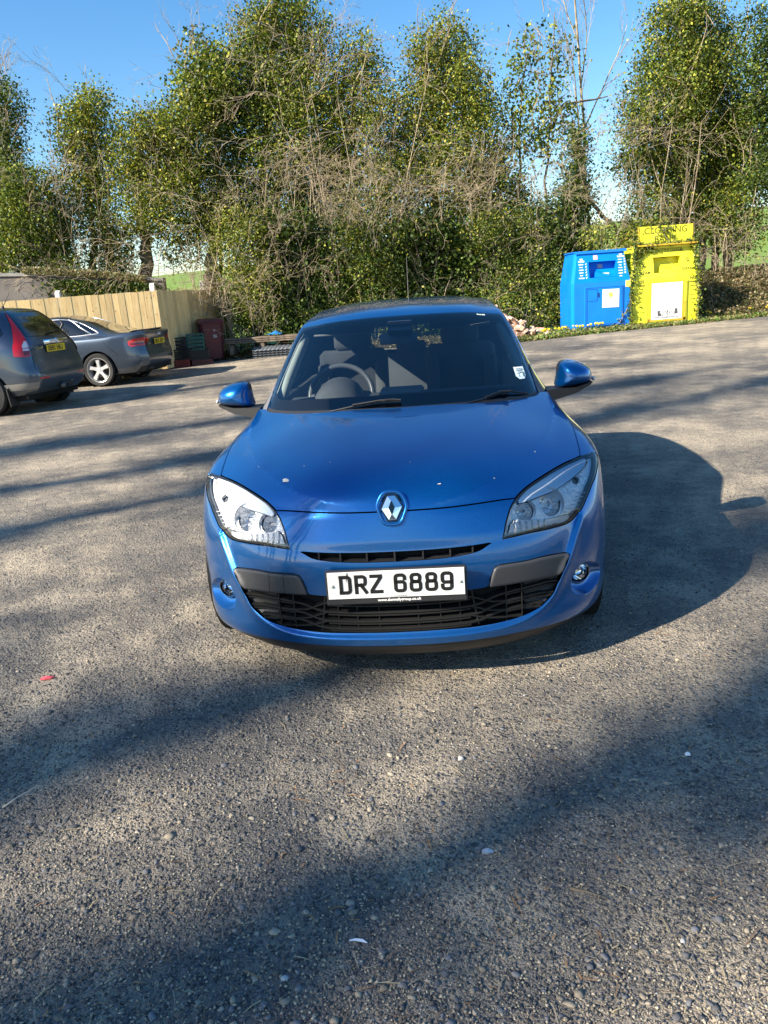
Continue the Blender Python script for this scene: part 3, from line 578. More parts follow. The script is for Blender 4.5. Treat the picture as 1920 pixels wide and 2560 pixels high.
        panel(SF, inset(SF, lp, .007), [body], 'surround', mat('lamp_surround', (.25, .26, .27), .3, .6), hl, hs=.3, ht=.3, off=-.016, flange=.02, smooth=False)
        panel(SF, f_(EYEB), [], 'eyebrow', EB, hl, hs=.2, ht=.2, off=-.014, flange=.015, h=.012)
        ind = panel(SF, f_(INDIC), [], 'indicator', LSM, hl, hs=.2, ht=.2, off=-.016, flange=.016, h=.01, smooth=False)
        for s, t0, t1 in ((3.02, 7.12, 7.5), (2.84, 7.14, 7.58), (2.66, 7.18, 7.66), (2.5, 7.2, 7.72), (2.34, 7.22, 7.8), (2.18, 7.26, 7.86)):
            rb = MB(); rb.tube([SF.at(sg*s, t0, -.012), SF.at(sg*(s-.02), (t0+t1)/2, -.009), SF.at(sg*(s-.02), t1, -.012)], .0022, 6); rb.build('lens_rib', LSM, hl, smooth=True)
        for k in range(6):
            s = 3.95+k*.13; rb = MB(); rb.tube([SF.at(sg*s, 7.35+k*.13, -.014), SF.at(sg*(s-.22), 7.5+k*.14, -.02)], .002, 6); rb.build('lens_rib', LSM, hl, smooth=True)
        am = MB(); am.tube([SF.at(sg*4.85, 9.3, -.02), SF.at(sg*5.35, 9.35, -.02)], .006, 8); am.build('side_bulb', mat('amber_bulb', (.55, .16, .02), .2), hl, smooth=True)
        for (s, t, r, _), nm in zip(bowls, ('dipped_reflector', 'main_reflector', 'side_reflector')):
            c = SF.at(sg*s, t, -.036); nn = Vector(SF.nrm(np.array([sg*s*1.]), np.array([t]))[0]); ax = (nn*.55+Vector((0, -1, .05))*.45).normalized(); rot = ax.to_track_quat('-Y', 'Z').to_matrix()
            L = MB(); nr = 30; prof = [(r*1.04, -.006), (r*1.0, 0.), (r*.93, .018), (r*.8, .036), (r*.6, .052), (r*.35, .062), (r*.14, .066)]
            L.rev(prof, c, 'y', nr, rot=rot)
            # faceted ribs across the reflector
            me = L.mesh(nm, smooth=False); ro = link(nm, me, hl, REF)
            B = MB(); B.rev([(.001, -.004), (r*.10, -.002), (r*.15, .006), (r*.15, .066)], c+rot@Vector((0, .0, 0)), 'y', 16, rot=rot)
            B.build('bulb_cap', CHR if r > .03 else LSM, ro, smooth=True)
    # number plate with its black surround
    pc = Vector((.0, -.012, .457)); tl = R_(-4)
    fp = lambda X, Y, Z: tuple(pc+Vector((X, Y*math.cos(tl)-Z*math.sin(tl)*-1*.0+Y*0, Z*math.cos(tl)+0))+Vector((0, -Z*math.sin(tl), 0)))
    pl = MB(); pl.box(pc+Vector((0, .012, -.006)), (.536, .022, .140), bev=.006); ps = pl.build('plate_surround', BLK, H)
    pw = MB(); pw.box((pc.x, pc.y-.0005, pc.z+.0055), (.518, .006, .108), bev=.002); pwo = pw.build('number_plate', WHITE, ps)
    gl_ = MB(); plate_glyphs(gl_, 'DRZ 6889', .076, -.2155, pc.z+.009, pc.y-.0038, 0, kx=1.0); gl_.build('registration', INKB, pwo)
    for sx_ in (-.242, .242):
        sc_ = MB(); sc_.rev([(.001, -.006), (.004, -.0055), (.0062, -.003), (.0068, 0)], (sx_, pc.y-.0035, pc.z+.006), 'y', 16)
        sc_.build('plate_screw', mat('screw_cap', (.6, .56, .45), .4), pwo, smooth=True)
    tx = MB(); v, f = text_mesh('www.donnellygroup.co.uk', .0155, .0003, 1.0, depth=.0003); tx.add([(a+.01, b+pc.y-.0005, c+pc.z-.0585) for a, b, c in v], f); tx.build('plate_lettering', PAPW, ps)
    tx = MB(); v, f = text_mesh('D.T MOTORS BT78 3GG', .0058, 0, 1.0, depth=.0003); tx.add([(a+.01, b+pc.y-.0038, c+pc.z-.0435) for a, b, c in v], f); tx.build('supplier_lettering', INKB, pwo)
    # badge on the nose
    nz_ = Vector(SF.nrm(np.array([0.]), np.array([9.0]))[0]); bc = SF.at(0, 9.22, .0); bc.y -= .002; up = Vector((0, .30, .95)).normalized(); rt = Vector((1, 0, 0)); nf = Vector((0, -.95, .30))
    def BP(x, z, d):
        x *= .84; z *= .84; return bc+rt*x+up*z+nf*d
    padl = [(-.036, .076), (.036, .076), (.072, .018), (.060, -.035), (.034, -.078), (-.034, -.078), (-.060, -.035), (-.072, .018)]
    def rr(poly, k): return [(x*k, z*k) for x, z in poly]
    def stack(name, loops, m, parent, cap=True, smooth=False):
        n = len(loops[0][0]); M_ = MB(); vs = []; fs = []
        for poly, dz in loops: vs += [BP(x, z, dz) for x, z in poly]
        for r in range(len(loops)-1):
            for i in range(n): fs.append((r*n+i, r*n+(i+1) % n, (r+1)*n+(i+1) % n, (r+1)*n+i))
        if cap: fs.append(tuple((len(loops)-1)*n+i for i in range(n)))
        M_.add(vs, fs); return M_.build(name, m, parent, smooth)
    padl2 = resample([(a, b) for a, b in padl], .01, (1, 1), True)
    bd = stack('badge_pad', [(padl2, -.03), (padl2, .001), (rr(padl2, .985), .003), (rr(padl2, .90), .004), (rr(padl2, .82), .0035), (rr(padl2, .76), -.006)], BLUE, H, True, True)
    hx = [(-.020, .058), (.020, .058), (.050, .002), (.020, -.056), (-.020, -.056), (-.050, .002)]
    stack('badge_recess', [(rr(hx, 1.12), -.004), (rr(hx, 1.10), .0)], GLB, bd)
    # diamond: outer hexagon, ridge, inner diamond hole
    outer = [(-.018, .054), (.016, .055), (.047, .004), (.018, -.054), (-.016, -.055), (-.047, -.004)]
    innr = [(-.002, .030), (.002, .030), (.0145, .0), (.002, -.030), (-.002, -.030), (-.0145, .0)]
    M_ = MB(); vs = [BP(x, z, -.002) for x, z in outer]+[BP(x, z, .009) for x, z in outer]+[BP(x*.96, z*.96, .0115) for x, z in outer]+[BP(x, z, .0165) for x, z in innr]+[BP(x*.97, z*.97, .002) for x, z in innr]; fs = []
    for r in range(4):
        for i in range(6): fs.append((r*6+i, r*6+(i+1) % 6, (r+1)*6+(i+1) % 6, (r+1)*6+i))
    M_.add(vs, fs); M_.build('diamond_badge', CHR, bd)
    # ---------------- cabin
    WS = [(0, .05), (1.5, .04), (2.6, .06), (3.42, .1), (3.66, .35), (3.62, .9), (3.5, 1.6), (3.38, 2.3), (3.2, 2.86), (3.0, 2.98), (2.2, 2.96), (1.4, 2.92), (.7, 2.92), (0, 2.92)]
    ws = mir(resample(WS, .02, (.2, .2)))
    RW = mir([(0, 9.35), (1.2, 9.35), (2.3, 9.35), (2.75, 9.5), (2.85, 9.9), (2.8, 10.4), (2.3, 10.55), (0, 10.6)])
    SW1 = [(4.32, 1.25), (4.2, 2.4), (4.16, 3.2), (4.16, 3.95), (5.75, 3.95), (5.82, 2.2), (5.75, .9), (5.3, .6), (4.8, .7)]
    SW2 = [(4.16, 4.25), (4.16, 5.5), (4.2, 6.6), (4.35, 7.3), (5.0, 7.5), (5.6, 7.0), (5.8, 6.2), (5.75, 4.25)]
    roofo = mir([(0, 0.0), (3.7, 0.0), (5.99, 0.0), (5.99, 10.9), (2.8, 10.98), (0, 10.98)])
    kw = dict(sc=(.17, .28), smooth=False)
    cabin = panel(SG, roofo, [ws, RW, SW1, neg(SW1), SW2, neg(SW2)], 'cabin_shell', BLUE, H, hs=.16, ht=.16, flange=.02, h=.03, **kw)
    FR = mat('glass_frit', (.012, .013, .015), .12, coat=.5); TRIM = mat('headlining', (.30, .31, .32), .9); DARKI = mat('dark_trim', (.07, .075, .085), .7, bump=(200, .2)); SEAT = mat('seat_fabric', (.075, .08, .09), .95, bump=(350, .4)); SEAT2 = mat('seat_bolster', (.09, .093, .1), .9)
    # headlining just inside the roof so the inside is not body colour
    panel(SG, mir([(0, 3.1), (2.7, 3.2), (3.7, 3.7), (3.9, 7), (3.3, 9.2), (0, 9.3)]), [], 'headlining', TRIM, cabin, hs=.4, ht=.4, off=-.03, flange=0, h=.1, **kw)
    for L in (SW1, neg(SW1), SW2, neg(SW2)): panel(SG, L, [], 'side_window', DARKG, H, hs=.4, ht=.4, off=-.006, flange=0, h=.06, **kw)
    panel(SG, RW, [], 'rear_window', DARKG, H, hs=.4, ht=.4, off=-.004, flange=0, h=.06, **kw)
    clear = mir(resample([(0, .46), (1.5, .44), (2.7, .45), (3.12, .52), (3.36, .75), (3.42, 1.2), (3.34, 1.8), (3.2, 2.4), (3.02, 2.72), (2.6, 2.82), (1.6, 2.76), (.8, 2.7), (.5, 2.5), (0, 2.47)], .03, (.2, .3)))
    wsi = inset(SG, ws, .003)
    wso = panel(SG, wsi, [], 'windscreen', WSG, H, hs=.3, ht=.25, off=.001, flange=.004, h=.03, **kw)
    panel(SG, wsi, [clear], 'screen_border', FR, wso, hs=.3, ht=.25, off=-.002, flange=0, h=.03, **kw)
    # A pillar inner trims (pale), seen through the screen
    for sg in (1, -1):
        t_ = MB(); pts = [SG.at(sg*3.62, k, -.05) for k in (.5, 1.1, 1.8, 2.3, 2.7)]; t_.tube(pts, [.032, .034, .034, .034, .03], 8); t_.build('pillar_trim', mat('pillar_trim', (.42, .46, .42), .85), cabin, smooth=True)
        # black sail panel between bonnet, screen and door
        panel(SG, [(3.72, -.0), (3.70, .5), (3.85, 1.0), (4.02, 1.05), (4.3, .35), (4.35, -.0)] if sg > 0 else neg([(3.72, -.0), (3.70, .5), (3.85, 1.0), (4.02, 1.05), (4.3, .35), (4.35, -.0)]), [], 'scuttle_corner', mat('weathered_trim', (.13, .135, .15), .5), H, hs=.3, ht=.3, off=.004, flange=.01, h=.03, **kw)
    sc1 = MB()   # scuttle under the wipers
    for k in range(2): pass
    panel(SG, mir([(0, 0), (3.6, 0), (3.5, .16), (2, .12), (0, .12)]), [], 'scuttle_panel', BLK, H, hs=.4, ht=.2, off=.006, flange=.006, h=.05, **kw)
    # wipers
    for pts in ([(-1.35, .07), (-.9, .17), (-.35, .25), (.05, .24)], [(1.3, .06), (1.75, .15), (2.1, .25), (2.35, .26)]):
        wp = MB(); wp.tube([SG.at(s, t, .010) for s, t in pts], .0045, 6); wp.tube([SG.at(s, t+.0, .018) for s, t in pts[1:]], .005, 6)
        a = SG.at(*pts[-1], .016); b = SG.at(pts[-1][0]+(.12 if pts[0][0] < 0 else .6), pts[-1][1]-.10, .008); wp.tube([a, b], [.004, .006], 6) if pts[0][0] > 0 else None; wp.box(SG.at((pts[2][0]+pts[3][0])/2, pts[2][1], .02), (.06, .012, .009), bev=.003)
        wp.build('wiper', BLK, H)
    # side skin, sills and doors
    arch_r = find_st(SS, [(3.5+.355*math.cos(a), .31+.355*math.sin(a)) for a in np.linspace(0, math.pi, 22)], 2.5, 8, 0, 9)
    af = find_st(SS, [(.86+.36*math.cos(a), .31+.36*math.sin(a)) for a in np.linspace(0, .25, 4)], 0, 1, 0, 8)
    so = [(0, 10), (9, 10), (9, .2), (6.6, .2)]+[q for q in arch_r]+[(3.6, .2), (0, .2)]
    panel(SS, so, [], 'body_side', BLUE, H, hs=.2, ht=.35, flange=.01, h=.04, sc=(.5, .065), smooth=False, mirror=True)
    for sg in (1, -1):
        for s in (.35, 2.35, 4.0):
            dl = MB(); dl.tube([Vector((sg*q.x, q.y, q.z)) for q in [SS.at(s, t, .0005) for t in (1, 3, 5, 7, 9, 9.9)]], .0022, 5)
            dl.build('door_seam', VOID, H)
        for s in (1.9, 3.6): hd = MB(); q = SS.at(s, 8.6, .02); hd.box((sg*q.x, q.y, q.z), (.03, .2, .03), bev=.01); hd.build('door_handle', BLUE, H)
        bs = MB(); bs.tube([Vector((sg*q.x, q.y, q.z)) for q in [SG.at(5.95, t, .004) for t in (.7, 2, 4, 6, 7.5)]], .007, 6); bs.build('waist_trim', BLK, H)
        # bridging shoulder between side skin and glasshouse
        brg = MB(); A_ = [SS.at(s, 10) for s in np.linspace(0, 6, 25)]; B_ = [SG.at(5.99, find_t) for find_t in np.linspace(.0, 9.8, 25)]
        brg.add([(sg*q.x, q.y, q.z) for q in A_]+[(sg*(q.x-.01), q.y, q.z) for q in B_], [(i, i+1, 26+i, 25+i) for i in range(24)]); brg.build('shoulder', BLUE, H, smooth=True)
    tg = MB(); A_ = [SS.at(s, 10) for s in np.linspace(6, 9, 14)]; A_ = A_+[Vector((-q.x, q.y, q.z)) for q in A_[::-1][1:]]
    B_ = [SG.at(s, 10.98) for s in np.linspace(5.9, -5.9, len(A_))]; n_ = len(A_); tg.add([tuple(q) for q in A_]+[tuple(q) for q in B_], [(i, i+1, n_+i+1, n_+i) for i in range(n_-1)]); tg.build('tailgate_edge', BLUE, H, smooth=True)
    fl = MB(); fl.box((0, 2.35, .19), (1.4, 3.1, .03)); fl.box((0, 2.35, .4), (1.35, 3.0, .02)); fl.box((0, .6, .2), (1.0, .9, .02)); fl.build('underbody', VOID, H)
    for sg in (1, -1):
        for yy in (.86, 3.5):
            build_wheel(H, sg*.765, yy, .315, .205, side=sg, rimr=.21)
            wl = MB(); wl.rev([(.36, -.13), (.37, .0), (.36, .12)], (sg*.76, yy, .31), 'x', 32); wl.build('wheel_arch_liner', VOID, H)
    # door mirrors
    for sg in (1, -1):
        O = [(1.028, 1.004), (1.017, 1.048), (.991, 1.073), (.939, 1.094), (.885, 1.100), (.858, 1.094), (.845, 1.072), (.838, 1.015), (.832, .966), (.88, .962), (.95, .968), (1.005, .980)]
        Lp = resample(O, .012, (1, 1), True); C_ = (.92, 1.025); vs = []; fs = []; n = len(Lp); prof = [(1, .06), (1.0, .03), (.985, -.0), (.95, -.03), (.88, -.056), (.76, -.08), (.6, -.098), (.4, -.11), (.2, -.116), (.02, -.118)]
        for k, yo in prof:
            for x, z in Lp: vs.append((sg*(C_[0]+(x-C_[0])*k), 1.52+yo+.16*((C_[0]+(x-C_[0])*k)-C_[0]), C_[1]+(z-C_[1])*k))
        for r in range(len(prof)-1):
            for i in range(n): fs.append((r*n+i, r*n+(i+1) % n, (r+1)*n+(i+1) % n, (r+1)*n+i))
        fs.append(tuple(range(n)))
        M_ = MB(); M_.add(vs, fs); me = M_.mesh('door_mirror', smooth=True)
        me.materials.append(BLUE); me.materials.append(BLK)
        for p in me.polygons:
            c = p.center; lim = .862+.0*(c.z-1.0)
            if abs(c.x) < .856-(c.z-1.1)*-.28*1.0-.0 and abs(c.x) < .875: p.material_index = 1
        mo = bpy.data.objects.new('door_mirror', me); COL.objects.link(mo); mo.parent = H
        ar = MB(); ar.add([(sg*x, y, z) for x, y, z in [(.77, 1.40, .90), (.77, 1.56, .90), (.77, 1.56, .965), (.77, 1.40, .965), (.93, 1.44, .935), (.93, 1.56, .935), (.93, 1.56, .966), (.93, 1.44, .966), (1.01, 1.47, .972), (1.01, 1.55, .972), (1.02, 1.55, .985), (1.02, 1.47, .985)]], [(0, 1, 2, 3), (0, 4, 5, 1), (3, 2, 6, 7), (1, 5, 6, 2), (0, 3, 7, 4), (4, 8, 9, 5), (7, 6, 10, 11), (5, 9, 10, 6), (4, 7, 11, 8), (8, 11, 10, 9)]); ar.build('mirror_arm', BLK, mo)
        rp = MB(); rp.tube([(sg*1.030, 1.50, 1.0), (sg*1.036, 1.53, .995), (sg*1.030, 1.57, .995)], [.004, .012, .004], 8); rp.build('repeater', mat('clear_plastic', (.75, .77, .78), .1, coat=.5), mo, smooth=True)
        mg = MB(); mg.box((sg*.93, 1.582, 1.03), (.15, .004, .1), bev=.001); mg.build('mirror_glass', CHR, mo)
    # ---------------- inside
    it = MB(); it.box((0, 1.55, .90), (1.36, .55, .12), bev=.04); it.box((0, 1.30, .93), (1.2, .3, .06), bev=.02); da = it.build('dashboard', DARKI, H)
    c = MB(); c.box((.0, 1.5, .985), (.24, .2, .055), bev=.02); c.build('display_hood', mat('display_hood', (.22, .24, .24), .6), da)
    c = MB(); c.rev([(.145, .18), (.14, .0), (.10, -.03), (.001, -.05)], (-.37, 1.60, .92), 'y', 24); c.build('instrument_cowl', DARKI, da, smooth=True)
    rot = Matrix.Rotation(R_(-28), 3, 'X'); cs = Vector((-.37, 1.80, .955)); sw = MB()
    sw.tube([cs+rot@Vector((.185*math.cos(a), 0, .185*math.sin(a))) for a in np.linspace(0, 2*math.pi, 41)], .016, 10, cap=False)
    for a in (0, 180, 270): sw.tube([cs+rot@Vector((.05*math.cos(R_(a)), .0, .05*math.sin(R_(a)))), cs+rot@Vector((.18*math.cos(R_(a)), 0, .18*math.sin(R_(a))))], [.03, .016], 8)
    sw.rev([(.001, -.03), (.05, -.03), (.075, -.015), (.08, .02)], cs, 'y', 24, rot=rot); sw.build('steering_wheel', mat('wheel_leather', (.09, .095, .105), .35), H, smooth=True)
    for sx_ in (-.36, .36):
        s_ = MB(); s_.box((sx_, 2.2, .52), (.5, .52, .16), bev=.06); s_.build('seat', SEAT, H, smooth=True, angle=50); so_ = H.children[-1]
        rb_ = Matrix.Rotation(R_(-16), 3, 'X'); b = MB(); b.box((sx_, 2.5, .86), (.46, .13, .62), rot=rb_, bev=.06); b.build('backrest', SEAT, so_, smooth=True, angle=50)
        for q in (-1, 1): b = MB(); b.box((sx_+q*.19, 2.44, .84), (.085, .13, .5), rot=rb_, bev=.04); b.build('bolster', SEAT2 if sx_ < 0 else SEAT, so_, smooth=True, angle=50)
        b = MB(); b.box((sx_, 2.58, 1.245), (.25, .09, .175), rot=rb_, bev=.045); b.build('headrest', SEAT, so_, smooth=True, angle=50)
        for q in (-.055, .055): b = MB(); b.tube([(sx_+q, 2.60, 1.08), (sx_+q, 2.58, 1.2)], .006, 8); b.build('headrest_post', CHR, so_)
    b = MB(); b.box((0, 3.3, .5), (1.25, .5, .2), bev=.06); b.box((0, 3.55, .80), (1.25, .14, .5), rot=Matrix.Rotation(R_(-18), 3, 'X'), bev=.05)
    for q in (-.42, 0, .42): b.box((q, 3.66, 1.07), (.24, .08, .12), bev=.035)
    b.build('rear_bench', SEAT, H, smooth=True, angle=50)
    b = MB(); b.box((0, 3.9, .93), (1.1, .5, .02)); b.build('parcel_shelf', DARKI, H)
    b = MB(); b.box((0, 2.3, .25), (1.5, 3.6, .04)); b.box((.74, 2.6, .6), (.04, 2.4, .7)); b.box((-.74, 2.6, .6), (.04, 2.4, .7)); b.build('cabin_floor', DARKI, H)
    b = MB(); b.box((-.012, 1.76, 1.262), (.215, .03, .06), bev=.014); b.build('rear_view_mirror', mat('mirror_case', (.28, .31, .33), .5), H, smooth=True, angle=50)
    b = MB(); b.box((.0, 1.735, 1.325), (.14, .03, .075), rot=Matrix.Rotation(R_(-35), 3, 'X'), bev=.012); b.build('sensor_housing', GLB, H)
    
    for q in (-.34, .34): b = MB(); b.box((q, 1.98, 1.325), (.36, .13, .012), rot=Matrix.Rotation(R_(25), 3, 'X'), bev=.004); b.build('sun_visor', TRIM, H)
    # stickers on the inside of the screen
    def decal(name, s0, s1, t0, t1, m, off=.003, parent=wso, rnd=.25):
        lp = [(s0, t0+(t1-t0)*rnd), (s0+(s1-s0)*rnd, t0), (s1-(s1-s0)*rnd, t0), (s1, t0+(t1-t0)*rnd), (s1, t1), (s0, t1)]
        return panel(SG, lp, [], name, m, parent, hs=.2, ht=.2, off=off, flange=0, h=.02, **kw)
    dk = decal('screen_sticker', 2.72, 3.16, .60, .96, mat('sticker_pale', (.85, .95, .92), .5))
    t_ = MB()
    for k, (ww, tt) in enumerate(((.28, .90), (.34, .86), (.22, .83))):
        c = SG.at(2.94, tt, .0035); t_.tube([SG.at(2.94-ww/2, tt, .0036), SG.at(2.94+ww/2, tt, .0036)], .0015, 4)
    t_.tube([SG.at(2.80, .77, .0034), SG.at(3.08, .79, .0034)], .002, 4); t_.tube([SG.at(3.07, .78, .0034), SG.at(3.04, .66, .0034)], .004, 4); t_.tube([SG.at(2.86, .76, .0036), SG.at(2.86, .66, .0036)], .001, 4)
    t_.build('sticker_print', mat('sticker_ink', (.06, .12, .12), .6), dk)
    dk2 = decal('tax_label', 2.12, 2.38, 2.80, 2.86, mat('label_green', (.62, .72, .66), .5), rnd=.05, off=.0012)
    t_ = MB(); t_.tube([SG.at(2.15, 2.845, .0018), SG.at(2.3, 2.845, .0018)], .002, 4); t_.build('label_print', mat('sticker_ink'), dk2)
    # aerial
    an = MB(); q = SG.at(-.0, 7.6, 0); an.tube([q, q+Vector((-.0, .16, .36))], [.004, .002], 6); an.box(q, (.05, .08, .02), bev=.008); an.build('aerial', BLK, H)
    return H
hero()
